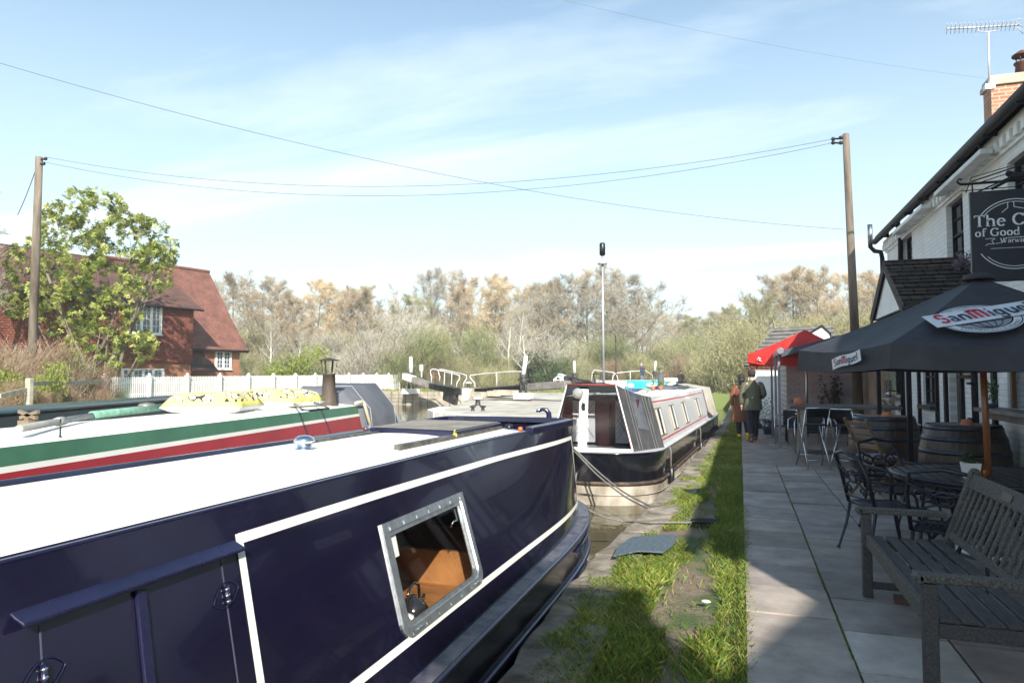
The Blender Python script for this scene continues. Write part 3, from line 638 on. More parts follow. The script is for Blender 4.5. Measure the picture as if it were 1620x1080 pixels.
mb = MB(); mb.poly([fr(x, z, yb+.01) for x, z in ((-.76, .37), (-.3, .37), (-.3, 1.42), (-.48, 1.42))]); mb.poly([fr(x, z, yb+.01) for x, z in ((-.1, .37), (.64, .37), (.38, 1.42), (-.1, 1.42))]); mb.build('pane', glassmat('hazy_vinyl', (.62, .64, .68), .10, .12), cbr, world=False)
mb = MB(); mb.lathe([(.02, 0), (.075, .025), (.09, .07), (.092, .085)], fr(-.25, 1.31, yb-.03), 20, Matrix.Rotation(R(90), 3, 'X')); hl_ = mb.build('headlamp', M_chrome, wb, world=False)
mb = MB(); mb.lathe([(.085, 0), (.06, .012), (.001, .018)], fr(-.25, 1.31, yb-.112), 20, Matrix.Rotation(R(90), 3, 'X')); mb.build('lens', mat('lamp_lens', (.3, .3, .28), .1, coat=1), hl_, world=False)
mb = MB(); mb.bb(fr(-.20, 1.02, yb-.04), fr(-.15, 1.14, yb-.02)); mb.tube([fr(-.175, 1.1, yb-.05), fr(-.175, 1.15, yb-.08), fr(-.175, 1.1, yb-.1)], .012, 6); mb.build('bracket', M_black, cbr, world=False)
# cabin front behind the cratch: maroon doors with white lattice
mb = MB(); mb.poly([V((-.95, 1.32, Zs+.2)), V((.95, 1.32, Zs+.2)), V((.75, 1.32, Zs+1.2)), V((-.75, 1.32, Zs+1.2))]); mb.bb((-.1, 1.1, Zs+.3), (.1, 1.28, Zs+1.1)); mb.bb((.5, .9, Zs+.34), (.66, 1.28, Zs+1.2)); fb = mb.build('front_bulkhead', mat('maroon_paint', (.05, .012, .014), .4, var=.2), wb, world=False)
mb = MB()
for (xa, xb_) in ((-.62, -.2), (.18, .48)):
    mb.bb((xa, 1.26, Zs+.4), (xb_, 1.29, Zs+1.15))
mb.build('lattice_door', M_white, fb, world=False)
mb = MB()
for (xa, xb_) in ((-.6, -.22), (.2, .46)):
    for k in range(-8, 14):
        for sg in (1, -1):
            p0 = (xa, Zs+.42+k*.09); L_ = xb_-xa; mb_a = V((xa, 1.25, Zs+.45+k*.1)); mb_b = V((xb_, 1.25, Zs+.45+k*.1+sg*L_*1.5))
            if min(mb_a.z, mb_b.z) > Zs+.42 and max(mb_a.z, mb_b.z) < Zs+1.14: mb.beam(mb_a, mb_b, .006, .006, up=(0, 1, 0))
mb.build('lattice_lead', M_black, fb, world=False)
# canvas
def cr(t, y, e=0):
    """section of the cover at local y: 0..1 from board to cabin"""
    return
F = [V((.66, yb, Zs+.30)), V((.38, yb, Zs+1.46)), V((.2, yb, Zs+1.49)), V((-.3, yb, Zs+1.49)), V((-.48, yb, Zs+1.46)), V((-.78, yb, Zs+.30))]
G_ = [cW(1.42, .16, 1, .06), cW(1.42, 1.2, 1, .03), V((.4, 1.42, Zs+1.30)), V((-.4, 1.42, Zs+1.30)), cW(1.42, 1.2, -1, .03), cW(1.42, .16, -1, .06)]
mb = MB(); mb.smooth = True
rr = [[F[i].lerp(G_[i], t)+V((0, 0, -.03*math.sin(t*math.pi) if 0 < i < 5 else 0)) for i in range(6)] for t in (0, .25, .5, .75, 1)]
mb.smooth = False; mb.loft(rr, closed=False)
cv = mb.build('cratch_cover', M_canvas, wb, world=False)
mb = MB()
def cvp(t, h, off=.006):
    a = F[0].lerp(G_[0], t); b = F[1].lerp(G_[1], t)-V((0, 0, .03*math.sin(t*math.pi))); return a.lerp(b, h)+V((off, -off*.5, 0))
mb.poly([cvp(.34, .42), cvp(.66, .42), cvp(.66, .93), cvp(.34, .93)]); mb.build('vinyl_window', mat('smoky_vinyl', (.04, .045, .055), .3, col2=(.13, .14, .16), scale=3, coat=.2), cv, world=False)
mb = MB()
for t in (.22, .3, .70, .78): mb.tube([cvp(t, h/6, .01) for h in range(7)], .007, 6)
mb.build('cover_webbing', mat('grey_webbing', (.16, .155, .15), .8), cv, world=False)
mb = MB(); mb.tube([cvp(i/6, 0)+V((0, 0, -.07*math.sin(math.pi*i/6))) for i in range(7)], .012, 6); mb.tube([F[1], F[0]], .012, 6); mb.tube([F[1]+V((0, -.01, 0)), F[4]+V((0, -.01, 0))], .012, 6)
mb.build('red_piping', mat('faded_red_piping', (.42, .07, .06), .7, var=.3, scale=20), cv, world=False)
mb = MB(); rr2 = [[cvp(i/6, .0, .0), cvp(i/6, 0, .003)+V((0, 0, -.07*math.sin(math.pi*i/6)))] for i in range(7)]; mb.loft(rr2, closed=False); mb.build('cover_skirt', M_canvas, cv, world=False)
# things on its roof / stem
def flue(c, h, r, cap=.09, k=14, mm=None, P=wb, cone=False):
    mb = MB(); mb.lathe([(r*1.5, 0), (r*1.5, .02), (r*1.06, .03), (r*(.92 if cone else 1), h), (r*(.86 if cone else .94), h), (r*.8, h-.1)], c, k); o = mb.build('chimney', mm or M_steel, P, world=False)
    mb = MB(); c2 = V(c)+V((0, 0, h)); mb.lathe([(cap, .1), (cap*.95, .105), (.001, .135)], c2, k)
    for a in (.3, 2.4, 4.5): mb.beam(c2+V((r*math.cos(a), r*math.sin(a), -.02)), c2+V((r*1.15*math.cos(a), r*1.15*math.sin(a), .105)), .012, .004)
    mb.build('chimney_cowl', M_black, o, world=False)
flue(V((-.35, 1.95, Zs+1.2)), .34, .075, mm=mat('grey_flue', (.28, .29, .29), .5, var=.2)); flue(V((-.05, 7.9, Zs+1.2)), .5, .09, .12, mm=mat('dark_flue', (.1, .105, .11), .5, var=.2))
mb = MB(); mb.tube([V((-.04, 1.3, Zs+1.3)), V((-.05, 1.3, Zs+3.82))], [.024, .016], 8); mb.tube([V((-.05, 1.3, Zs+3.66)), V((-.05, 1.3, Zs+3.69))], .09, 12); ms_ = mb.build('mast', mat('galvanised_mast', (.55, .56, .58), .35, .5), wb, world=False)
mb = MB(); mb.lathe([(.03, 0), (.055, .02), (.055, .22), (.04, .24), (.001, .245)], V((-.05, 1.3, Zs+3.82)), 14); mb.build('aerial_head', M_black, ms_, world=False)
mb = MB(); mb.tube([V((.12, 1.6, Zs+1.2)), V((.12, 1.6, Zs+2.35))], .008, 6); mb.build('whip_aerial', M_black, wb, world=False)
def onW(x, y, z): return wb.matrix_basis @ V((x, y, z))
bpy.context.view_layer.update()
rd = random.Random(9)
for k, (x, y, L_, w_, h_, a_, lab, c_) in enumerate([(.1, 4.6, 2.6, .16, .04, .1, 'pale plank lying along the white boat roof', (.5, .45, .36)), (-.25, 5.2, 1.9, .3, .05, -.05, 'blue solar panel flat on the white boat roof', (.08, .14, .26)), (.25, 9.6, 1.5, .4, .06, .0, 'dark box lid near the stern end of the white boat roof', (.04, .045, .05))]):
    mb = MB(); c = onW(x, y, Zs+1.27); mb.box(c, (w_, L_, h_), (0, 0, a_)); mb.box(c+V((0, 0, h_*.6)), (w_*.86, L_*.95, h_*.3), (0, 0, a_))
    tag(mb.build(('plank', 'solar_panel', 'storage_box')[k], mat('roofitem%d' % k, c_, .5), bevel=.006), lab, ('plank', 'solar panel', 'box')[k])
mb = MB(); c = onW(.0, 8.3, Zs+1.27); mb.smooth = True
mb.ball(c, (.3, .42, .1), 14, 8); mb.ball(c+V((.1, .3, .0)), (.25, .3, .07), 12, 6); tag(mb.build('tarpaulin_bundle', mat('slate_tarpaulin', (.09, .1, .11), .6, bump=.5, bscale=5)), 'slate grey tarpaulin heap beside the dark chimney of the white boat', 'tarpaulin')
for k, (x, y, lab) in enumerate(((-.05, 6.6, 'small potted plant nearer the cratch on the white boat roof'), (.05, 7.2, 'small potted plant nearer the dark chimney on the white boat roof'))):
    t = thing('potted_plant', lab, 'plant', onW(x, y, Zs+1.245), 0, 'plants on the white boat roof')
    mb = MB(); mb.lathe([(.05, 0), (.065, .1)], (0, 0, 0), 10); mb.build('pot', M_terra, t, world=False)
    mb = MB()
    for i in range(50):
        a = rd.uniform(0, 6.28); r_ = rd.uniform(0, .1); z = rd.uniform(.1, .24); mb.add([(r_*math.cos(a), r_*math.sin(a), z), (r_*math.cos(a)+.03, r_*math.sin(a)+.02, z+.02), (r_*math.cos(a), r_*math.sin(a)+.03, z+.03)], [(0, 1, 2)])
    mb.build('foliage', M_leaf, t, world=False, fix=False)
# bow fender
mb = MB(); c = wb.matrix_basis @ V((-.42, -.08, Zs-.28))
tf = thing('rope_fender', 'black and white rope button fender hanging at the white boat bow', 'fender', c)
mb = MB(); mb.tube([c+V((-.2, .0, .02)), c+V((-.12, -.03, .0)), c+V((0, -.05, 0)), c+V((.12, -.03, 0)), c+V((.2, 0, .02))], [.05, .1, .12, .1, .05], 14); mb.build('fender_body', mat('knotted_rope', (.03, .03, .03), .9, col2=(.42, .41, .38), scale=38, thr=(.45, .55), bump=1, bscale=38), tf)
mb = MB()
for q0, q1 in (((-.2, 0, .02), (-.24, .04, .3)), ((.2, 0, .02), (.24, .04, .3)), ((.22, .02, 0), (.25, .03, -.4)), ((.18, .02, 0), (.19, .03, -.4))): mb = MB(); mb.tube([c+V(q0), c+V(q1)], .011, 6); mb.build('fender_lanyard', M_rope, tf)
for k, yl in enumerate((1.55, 6.6, 11.6)):
    c = wb.matrix_basis @ V((1.09, yl, Zs+.36)); mb = MB(); mb.tube([c, c+V((.03, 0, -.1)), c+V((.025, 0, -.42))], .014, 6); t = thing('side_fender', ('black side fender nearest the cratch cover', 'black side fender amidships on the white boat', 'black side fender near the white boat stern')[k], 'fender', c, 0, 'fenders hung along the white boat')
    mb.build('lanyard', M_rope, t); mb = MB(); q = c+V((.035, 0, -.4)); mb.lathe([(.02, -.42), (.045, -.4), (.05, -.2), (.045, 0), (.02, .02)], q, 10); mb.build('fender_tube', M_black, t)
def rope(name, pts, r, lab):
    P_ = [V(p) for p in pts]; out = []
    for i in range(len(P_)-1):
        for k in range(6): out.append(P_[i].lerp(P_[i+1], k/6))
    out.append(P_[-1]); 
    for _ in range(3): out = [out[0]]+[(out[i-1]+out[i]*2+out[i+1])/4 for i in range(1, len(out)-1)]+[out[-1]]
    mb = MB(); mb.tube(out, r, 7); return tag(mb.build(name, M_rope), lab, 'rope', 'mooring ropes')
rope('mooring_rope', [at(903, 704, d=11.3), at(945, 745, d=10.7), at(985, 778, d=9.9), at(1040, 806, d=8.9), at(1100, 825, z=-.02)], .013, 'upper mooring rope running from the white boat bow to the verge')
rope('mooring_rope', [at(905, 709, d=11.3), at(945, 752, d=10.6), at(990, 787, d=9.8), at(1040, 811, d=8.8), at(1098, 827, z=-.02)], .013, 'lower of the twin mooring ropes reaching the verge stone')
rope('mooring_rope', [at(905, 783, d=7.9), at(925, 803, d=7.9), at(955, 818, d=8), at(990, 825, d=8.1), at(1020, 826, z=-.01), at(1100, 826, z=-.01)], .012, 'slack mooring rope from the navy boat stern across the water')

# ------------------------------------------------------------------ green and red narrowboat
GR = .184; G0 = V((-4.93-.75*math.cos(GR), 3.43-.75*math.sin(GR), -.5))
gb = thing('narrowboat', 'cream roofed narrowboat with green and red side panels and grey hood', 'narrowboat', G0, GR)
M_green = mat('green_coach_paint', (.05, .16, .09), .45, var=.15, scale=2); M_redp = mat('red_coach_paint', (.33, .012, .02), .38, var=.15, scale=1.5)
yg = [-9, -5, 0, 3, 5, 7.05]
def gS(y, z, s_=1, off=0): t = (z-.25)/.85; return V((s_*(.95-.2*t+off), y, Zs+z))
for nm, za, zb, mm in (('green_panel', 1.1, .968, M_green), ('coach_line', .968, .925, M_cream2), ('red_panel', .925, .25, M_redp)):
    mb = MB()
    for s_ in (1, -1): mb.loft([[gS(y, za, s_), gS(y, zb, s_)] for y in yg], closed=False, smooth=False)
    mb.build(nm, mm, gb, world=False)
mb = MB(); mb.poly([gS(7.05, .25), gS(7.05, 1.1), gS(7.05, 1.1, -1), gS(7.05, .25, -1)]); mb.build('rear_bulkhead', M_green, gb, world=False)
mb = MB(); mb.smooth = True; mb.loft([[V((.75*t, y, Zs+1.1+.05*(1-t*t))) for t in (-1, -.6, -.2, .2, .6, 1)] for y in yg], closed=False); mb.build('roof', M_cream, gb, world=False)
mb = MB(); mb.smooth = True
def hwG(y): return 1.03 if y < 7.5 else 1.03*math.sqrt(max(0, 1-((y-7.5)/2.9)**3))
yh = [-9, -4, 0, 4, 7.5, 8.2, 8.8, 9.4, 9.9, 10.2, 10.38]
for s_ in (1, -1): mb.loft([[V((s_*hwG(y), y, Zs+z)) for z in (.25, -.1, -.8)] for y in yh], closed=False)
mb.loft([[V((-hwG(y), y, Zs+.25)), V((hwG(y), y, Zs+.25))] for y in yh], closed=False); mb.build('hull', M_hullblk, gb, world=False)
M_hood = mat('grey_canvas', (.10, .105, .12), .7, col2=(.15, .155, .17), scale=2, bump=.5, bscale=3)
mb = MB(); mb.smooth = False
def hd(y, top=1.44, tw=.45): return [V((.86, y, Zs+.55)), V((.8, y, Zs+1.02)), V((tw, y, Zs+top)), V((-tw, y, Zs+top)), V((-.8, y, Zs+1.02)), V((-.86, y, Zs+.55))]
HR = [hd(6.9, 1.30), hd(7.4, 1.42), hd(8.0, 1.42), hd(8.75, 1.46, .42)]
mb.loft(HR, closed=False); mb.add(HR[0], [(0, 1, 2, 3, 4, 5)], False); E9 = [V((.9, 9.5, Zs+.4)), V((.62, 9.1, Zs+1.0)), V((.42, 8.75, Zs+1.46)), V((-.42, 8.75, Zs+1.46)), V((-.62, 9.1, Zs+1.0)), V((-.9, 9.5, Zs+.4))]
mb.add([HR[3][0], HR[3][1], HR[3][2], E9[1], E9[0]], [(0, 1, 3, 4), (1, 2, 3)], False); mb.add([HR[3][5], HR[3][4], HR[3][3], E9[4], E9[5]], [(0, 1, 3, 4), (1, 2, 3)], False)
mb.add([E9[0], E9[2], E9[3], E9[5]], [(0, 1, 2, 3)], False)
hood = mb.build('canvas_hood', M_hood, gb, world=False)
mb = MB(); a, b_, c, d = E9[0], E9[2], E9[3], E9[5]; mb.poly([p+V((0, .012, .006)) for p in (a.lerp(b_, .12).lerp(d, .08), a.lerp(b_, .85).lerp(c, .1), c.lerp(b_, .1).lerp(d, .15), d.lerp(a, .08).lerp(c, .12))])
q0, q1, q2, q3 = HR[3][0], HR[3][1], HR[3][2], E9[0]
mb.poly([V((.905, 8.9, Zs+.52)), V((.885, 9.32, Zs+.52)), V((.72, 8.98, Zs+.98)), V((.80, 8.82, Zs+.9))])
mb.build('clear_window', glassmat('clear_vinyl', (.75, .78, .85), .3, .1), hood, world=False)
mb = MB()
for y, t_, w_ in ((8.75, 1.46, .42), (7.4, 1.42, .45)): mb.tube([p+V((.004 if p.x > 0 else -.004, 0, .006)) for p in hd(y, t_, w_)], .008, 6)
mb.build('hood_seam', mat('pale_grey_seam', (.3, .3, .31), .7), hood, world=False)
# big chimney, vent, pole, rack
mb = MB(); bpy.context.view_layer.update(); inv = gb.matrix_basis.inverted()
def GL(u, v, z): return inv @ at(u, v, z=z)
c = V((.45, 6.4, Zs+1.12)); M_flue = mat('rusty_chimney', (.07, .045, .03), .65, .2, col2=(.17, .14, .115), scale=6, stretch=(1, 1, .4), thr=(.3, .7), bump=.2)
mb.lathe([(.16, 0), (.16, .03), (.125, .04), (.118, .06), (.098, .5), (.1, .5), (.102, .53), (.09, .53), (.088, .45)], c, 26); fl = mb.build('chimney', M_flue, gb, world=False)
mb = MB(); c2 = c+V((0, 0, .53)); mb.lathe([(.175, .205), (.172, .212), (.08, .235), (.03, .25), (.001, .252)], c2, 26)
for a in (.4, 1.5, 3.3, 4.6): mb.beam(c2+V((.095*math.cos(a), .095*math.sin(a), -.05)), c2+V((.13*math.cos(a), .13*math.sin(a), .21)), .03, .006)
mb.build('chimney_cowl', mat('dark_cowl', (.04, .035, .03), .6), fl, world=False)
mb = MB(); c = GL(232, 650, 1.14); mb.lathe([(.09, 0), (.09, .02), (.06, .03), (.06, .05), (.1, .06), (.105, .085), (.09, .11), (.001, .125)], V((c.x, c.y, Zs+1.13)), 22); mb.build('roof_vent', mat('dull_brass', (.3, .27, .2), .4, .6), gb, world=False)
mb = MB(); mb.tube([V((.78, 6.75, Zs+1.15)), V((.80, 6.98, Zs+1.17)), V((.83, 7.02, Zs+1.12)), V((.93, 7.06, Zs+.75))], .028, 8); mb.build('tiller_bar', mat('cream_tiller', (.6, .52, .38), .4), gb, world=False)
mb = MB(); mb.ball(V((1.0, 6.75, Zs+.73)), (.045, .14, .055), 12, 8); mb.build('navigation_lamp', M_chrome, gb, world=False)
def gW(x, y, z): return gb.matrix_basis @ V((x, y, z))
# boat pole and boathook lying on the far side of the roof
a = at(30, 678, z=1.2); b1 = at(145, 657, z=1.2); c_ = at(222, 648, z=1.2); e_ = at(262, 643, z=1.2)
mb = MB(); mb.tube([a, b1], .03, 8); mb.tube([a.lerp(b1, .45), a.lerp(b1, .55)], .04, 8); tp = thing('boat_pole', 'long grey and green painted pole lying along the cream roof', 'pole', a); mb.build('pole_shaft', mat('grey_pole', (.3, .3, .28), .6), tp); mb = MB(); mb.tube([b1, c_, e_], .045, 10); mb.build('painted_end', mat('pale_green_paint', (.18, .36, .27), .6, var=.25, scale=10), tp)
mb = MB(); q = at(45, 668, z=1.18); mb.bb(q+V((-.07, -.05, -.03)), q+V((.07, .05, .02))); mb.beam(q+V((-.1, 0, .04)), q+V((.12, 0, .1)), .03, .03); mb.beam(q+V((-.12, 0, .1)), q+V((.1, 0, .04)), .03, .03); mb.beam(q, q+V((0, 0, .05)), .05, .05)
tag(mb.build('pole_rack', mat('weathered_timber', (.2, .15, .1), .8)), 'small weathered timber rack holding the boat pole', 'rack')
mb = MB(); q = at(95, 694, z=1.1); mb.tube([q, q+V((0, 0, .16))], .006, 6); mb.tube([q+V((0, 0, 0)), at(88, 700, z=1.06), gW(.86, (inv @ at(100, 730, z=.8)).y, Zs+.7)], .004, 5); mb.lathe([(.02, 0), (.006, .03)], q, 8)
tag(mb.build('whip_aerial', M_black), 'thin whip aerial with trailing wire on the green edge', 'aerial')
# cushions with a printed blanket pattern
def cushmat():
    m = bpy.data.materials.new('printed_cushion'); m.use_nodes = True; N = m.node_tree.nodes; L = m.node_tree.links; b = N['Principled BSDF']; b.inputs['Roughness'].default_value = .9
    t = N.new('ShaderNodeTexCoord'); sp = N.new('ShaderNodeSeparateXYZ'); L.new(t.outputs['Object'], sp.inputs[0])
    v = N.new('ShaderNodeTexNoise'); v.inputs['Scale'].default_value = 8; v.inputs['Detail'].default_value = 1; L.new(t.outputs['Object'], v.inputs[0]); r1 = N.new('ShaderNodeValToRGB'); r1.color_ramp.interpolation = 'CONSTANT'
    e = r1.color_ramp.elements; e[0].position = 0; e[0].color = (.85, .68, .2, 1); e[1].position = .45; e[1].color = (.03, .03, .05, 1)
    for p_, c_ in ((.51, (.8, .8, .78, 1)), (.57, (.8, .55, .15, 1)), (.62, (.85, .72, .25, 1))): x = e.new(p_); x.color = c_
    sx = N.new('ShaderNodeSeparateColor'); L.new(v.outputs['Fac'], r1.inputs[0])
    r2 = N.new('ShaderNodeValToRGB'); r2.color_ramp.interpolation = 'CONSTANT'; e = r2.color_ramp.elements; e[0].position = 0; e[0].color = (.84, .83, .8, 1); e[1].position = .52; e[1].color = (.88, .8, .22, 1); L.new(sp.outputs[2], r2.inputs[0])
    mr = N.new('ShaderNodeMapRange'); L.new(sp.outputs[2], mr.inputs[0]); mr.inputs[1].default_value = .0; mr.inputs[2].default_value = .17; L.new(mr.outputs[0], r2.inputs[0])
    gt = N.new('ShaderNodeMath'); gt.operation = 'GREATER_THAN'; gt.inputs[1].default_value = .15; L.new(sp.outputs[2], gt.inputs[0])
    x = N.new('ShaderNodeMix'); x.data_type = 'RGBA'; L.new(gt.outputs[0], x.inputs[0]); L.new(r2.outputs[0], x.inputs[6]); L.new(r1.outputs[0], x.inputs[7]); L.new(x.outputs[2], b.inputs['Base Color'])
    n2 = N.new('ShaderNodeTexNoise'); n2.inputs['Scale'].default_value = 7; L.new(t.outputs['Object'], n2.inputs[0]); bn = N.new('ShaderNodeBump'); bn.inputs['Strength'].default_value = .6; bn.inputs['Distance'].default_value = .04; L.new(n2.outputs[0], bn.inputs['Height']); L.new(bn.outputs[0], b.inputs['Normal'])
    return m
CM = cushmat()
def cushion(c, rz, lab, sx=.5, sy=.42, h=.2, seed=1):
    rd = random.Random(seed); mb = MB(); mb.smooth = True; n_ = 14; rows = []
    for i in range(n_+1):
        row = []
        for j in range(n_+1):
            a, b = -1+2*i/n_, -1+2*j/n_; e = (1-a**6)*(1-b**6); pin = 1-.09*(1-a*a)*abs(b)**3-.09*(1-b*b)*abs(a)**3
            row.append(V((a*sx*pin, b*sy*pin, h*.3+h*.72*e**.32*(.82+.18*math.cos(a*1.4)*math.cos(b*1.4))+rd.uniform(-.006, .006)*e)))
        rows.append(row)
    mb.loft(rows, closed=False); mb.loft([[V((p.x, p.y, h*.3-(p.z-h*.3)*.42)) for p in row] for row in rows], closed=False)
    o = mb.build('cushion', CM); o.location = c; o.rotation_euler = (0, 0, rz); return tag(o, lab, 'cushion', 'printed cushions on the green and red boat')
p1 = at(317, 649, z=1.17); p2 = at(428, 641, z=1.17)
cushion(V((p1.x, p1.y+.25, 1.13)), GR+.15, 'yellow and white printed cushion nearer the round roof vent', .5, .44, .27, 1); cushion(V((p2.x-.1, p2.y+.3, 1.13)), GR-.12, 'yellow and white printed cushion nearer the rope coil', .56, .46, .28, 4)
mb = MB(); p = at(487, 632, z=1.17)
for k in range(7):
    r_ = .22-.01*k; mb.tube([p+V((r_*math.cos(a*math.pi/9+k)+.01*math.sin(k*3+a), r_*.8*math.sin(a*math.pi/9+k), .012+.024*(k % 4)+.01*math.sin(a*1.3+k))) for a in range(18)], .017, 6, closed=True)
tag(mb.build('rope_coil', mat('hemp_rope', (.33, .25, .15), .9, var=.35, scale=30, bump=1, bscale=90)), 'untidy tan rope coil on the roof beside the rusty chimney', 'rope coil')
mb = MB(); p = at(452, 630, z=1.17); mb.ball(p+V((-.05, .5, .05)), (.22, .2, .13), 14, 8); tag(mb.build('folded_jacket', mat('navy_cloth', (.03, .045, .1), .8, bump=.5, bscale=8)), 'dark blue bundled cloth behind the second cushion', 'cloth')
mb = MB(); pts = [at(u, v, z=1.19) for u, v in ((467, 640), (470, 636), (490, 635), (512, 641), (520, 646), (492, 649), (478, 648))]; mb.tube(pts, .014, 7, closed=True); tag(mb.build('metal_hoop', M_black), 'black metal hoop lying flat before the rusty chimney', 'hoop')

# ------------------------------------------------------------------ third boat, mostly hidden
TR = math.atan2(1.7, 4.0); T0 = V((-7.7-.75*math.cos(TR), 5.3-.75*math.sin(TR), -.5)); tb = thing('narrowboat', 'dark teal narrowboat behind the cushions, only its roof edge showing', 'narrowboat', T0, TR)
M_teal = mat('dark_teal_paint', (.012, .06, .07), .3, var=.2, coat=.3)
mb = MB(); mb.loft([[V((s*(.95-.2*t), y, Zs+.25+.9*t)) for s, t in ((1, 0), (1, 1), (-1, 1), (-1, 0))] for y in (-8, 0, 7.0)], smooth=False, cap=True); mb.build('cabin', M_black, tb, world=False)
mb = MB(); mb.loft([[V((.75*t, y, Zs+1.16+.05*(1-t*t))) for t in (-1, -.5, 0, .5, 1)] for y in (-8, 0, 7)], closed=False); mb.build('roof', M_teal, tb, world=False)
mb = MB(); mb.tube([V((.74, y, Zs+1.19)) for y in (-8, 0, 7)], .04, 8); mb.build('handrail', M_teal, tb, world=False)
mb = MB(); mb.smooth = True
for s_ in (1, -1): mb.loft([[V((s_*w, y, Zs+z)) for z in (.25, -.8)] for y, w in ((-8, 1.03), (5, 1.03), (7.5, 1.0), (9, .7), (9.8, .15), (9.85, 0))], closed=False)
mb.loft([[V((-w, y, Zs+.25)), V((w, y, Zs+.25))] for y, w in ((-8, 1.03), (5, 1.03), (7.5, 1.0), (9, .7), (9.8, .15))], closed=False); mb.build('hull', M_hullblk, tb, world=False)
# ================================================================== LOCKS
M_lockblk = mat('lock_black_paint', (.02, .02, .022), .55, col2=(.10, .09, .08), scale=3, thr=(.45, .75))
M_lockwht = mat('lock_white_paint', (.72, .71, .68), .6, var=.08, scale=5)
M_timber = mat('grey_timber_beam', (.14, .13, .12), .75, col2=(.26, .24, .22), scale=3, bump=.3)
def paddle(base, h, lean, lab, label_group='paddle posts by the locks'):
    t = thing('lock_paddle_post', lab, 'paddle post', base, 0, label_group); k = h/2.2; b = V(base)
    mb = MB(); mb.box(b+V((0, 0, .06)), (.9*k, .7*k, .32*k)); mb.build('plinth', M_lockwht, t, bevel=.02)
    mb = MB()
    for s_ in (-1, 1): mb.tube([b+V((s_*.16*k, 0, .2*k)), b+V((s_*.10*k, 0, .75*k))], [.07*k, .055*k], 8)
    mb.build('pedestal', M_lockblk, t)
    mb = MB(); mb.lathe([(.12*k, 0), (.2*k, .04*k), (.2*k, .16*k), (.16*k, .2*k), (.17*k, .3*k), (.19*k, .42*k), (.1*k, .5*k)], b+V((0, 0, .72*k)), 14); mb.tube([b+V((-.28*k, 0, .95*k)), b+V((.28*k, 0, .95*k))], .06*k, 8); mb.build('gear_housing', M_lockblk, t)
    mb = MB(); p = b+V((0, 0, 1.18*k)); q = b+V((lean, 0, h)); mb.tube([p, p.lerp(q, .97), q], [.13*k, .105*k, .06*k], 12); mb.build('spindle_cover', M_lockwht, t); return t
paddle(at(828, 628, d=37), 2.25, .16, 'black and white paddle post at the foot of the right balance beam')
paddle(at(650, 620, d=50), 2.6, -.03, 'black and white paddle post left of the white-railed lock gates')
paddle(at(909, 612, d=55), 2.1, -.02, 'distant white topped paddle post left of the white boat chimney')
paddle(at(1036, 606, d=60), 1.95, .1, 'distant white topped paddle post beside the standing person')
def gate(lab, pts, pieces, rails):
    a, b = pts[0], pts[-1]; t = thing('lock_gate', lab, 'lock gate', V((a.x, a.y, 0)), 0, 'mitred lock gates')
    for nm, p, q, w, h, mm in pieces:
        mb = MB(); mb.beam(p, q, w, h); mb.build(nm, mm, t, bevel=.02)
    for rr_ in rails:
        mb = MB(); mb.tube(rr_, .032, 7, cap=True); mb.build('handrail', M_lockwht, t)
    return t
def P_(u, v, d): return at(u, v, d=d)
# left gate
gate('left lock gate with two curved white handrails and grey balance beam', [P_(640, 600, 48), P_(728, 620, 44)], [
    ('balance_beam', P_(654, 600, 48), P_(684, 610.5, 47), .4, .42, M_timber), ('beam_end', P_(640, 595, 49), P_(655, 600, 48), .42, .44, M_lockwht),
    ('gate_beam', P_(682, 610, 47), P_(732, 620, 44), .42, .4, M_lockblk), ('footboard', P_(684, 606.5, 46.2), P_(722, 613.5, 44), .5, .07, M_lockblk), ('gate_leaf', P_(704, 622, 46), P_(722, 630, 44.5), .3, .9, M_lockblk)],
    [[P_(682, 606, 46), P_(683, 597, 46), P_(681, 590, 46), P_(681, 585, 46), P_(686, 583.5, 46), P_(705, 588, 45), P_(722, 592, 44.2), P_(727, 594, 44), P_(727, 599, 44), P_(723, 605, 44), P_(722, 613, 44)],
     [P_(695, 603, 47.5), P_(696, 596, 47.5), P_(694, 590, 47.5), P_(693, 585, 47.5), P_(698, 584, 47.5), P_(715, 587.5, 46.5), P_(732, 591.5, 45.5), P_(738, 594, 45), P_(738, 599, 45), P_(734, 605, 45), P_(733, 613, 45)],
     [P_(703.5, 588, 45.2), P_(702.5, 609, 45)], [P_(715, 588, 46.5), P_(714, 608, 46)]])
# right gate
gate('right lock gate with one long white handrail and black balance beam', [P_(750, 620, 42), P_(896, 607, 35)], [
    ('gate_beam', P_(750, 618.5, 42), P_(828, 612.5, 38), .42, .3, M_lockblk), ('balance_beam', P_(828, 612.5, 38), P_(898, 607.5, 35), .45, .36, M_timber),
    ('footboard', P_(752, 615.5, 41.5), P_(825, 610, 37.7), .5, .06, M_lockblk), ('gate_leaf', P_(770, 622, 41.8), P_(820, 618, 38.6), .16, .55, M_lockblk), ('beam_prop', P_(838, 617, 39), P_(885, 614, 36.2), .12, .1, M_timber)],
    [[P_(751.5, 614, 41), P_(751, 606, 41), P_(746, 600, 41.2), P_(743, 596, 41.4), P_(744.5, 593.5, 41.4), P_(760, 591.5, 40.6), P_(800, 588, 38.6), P_(824, 587.5, 37.4), P_(828.5, 590.5, 37.2), P_(827, 596, 37.2), P_(823, 603, 37.4), P_(824, 611, 37.5)],
     [P_(785.5, 589.5, 39.3), P_(786, 611, 39.3)]])
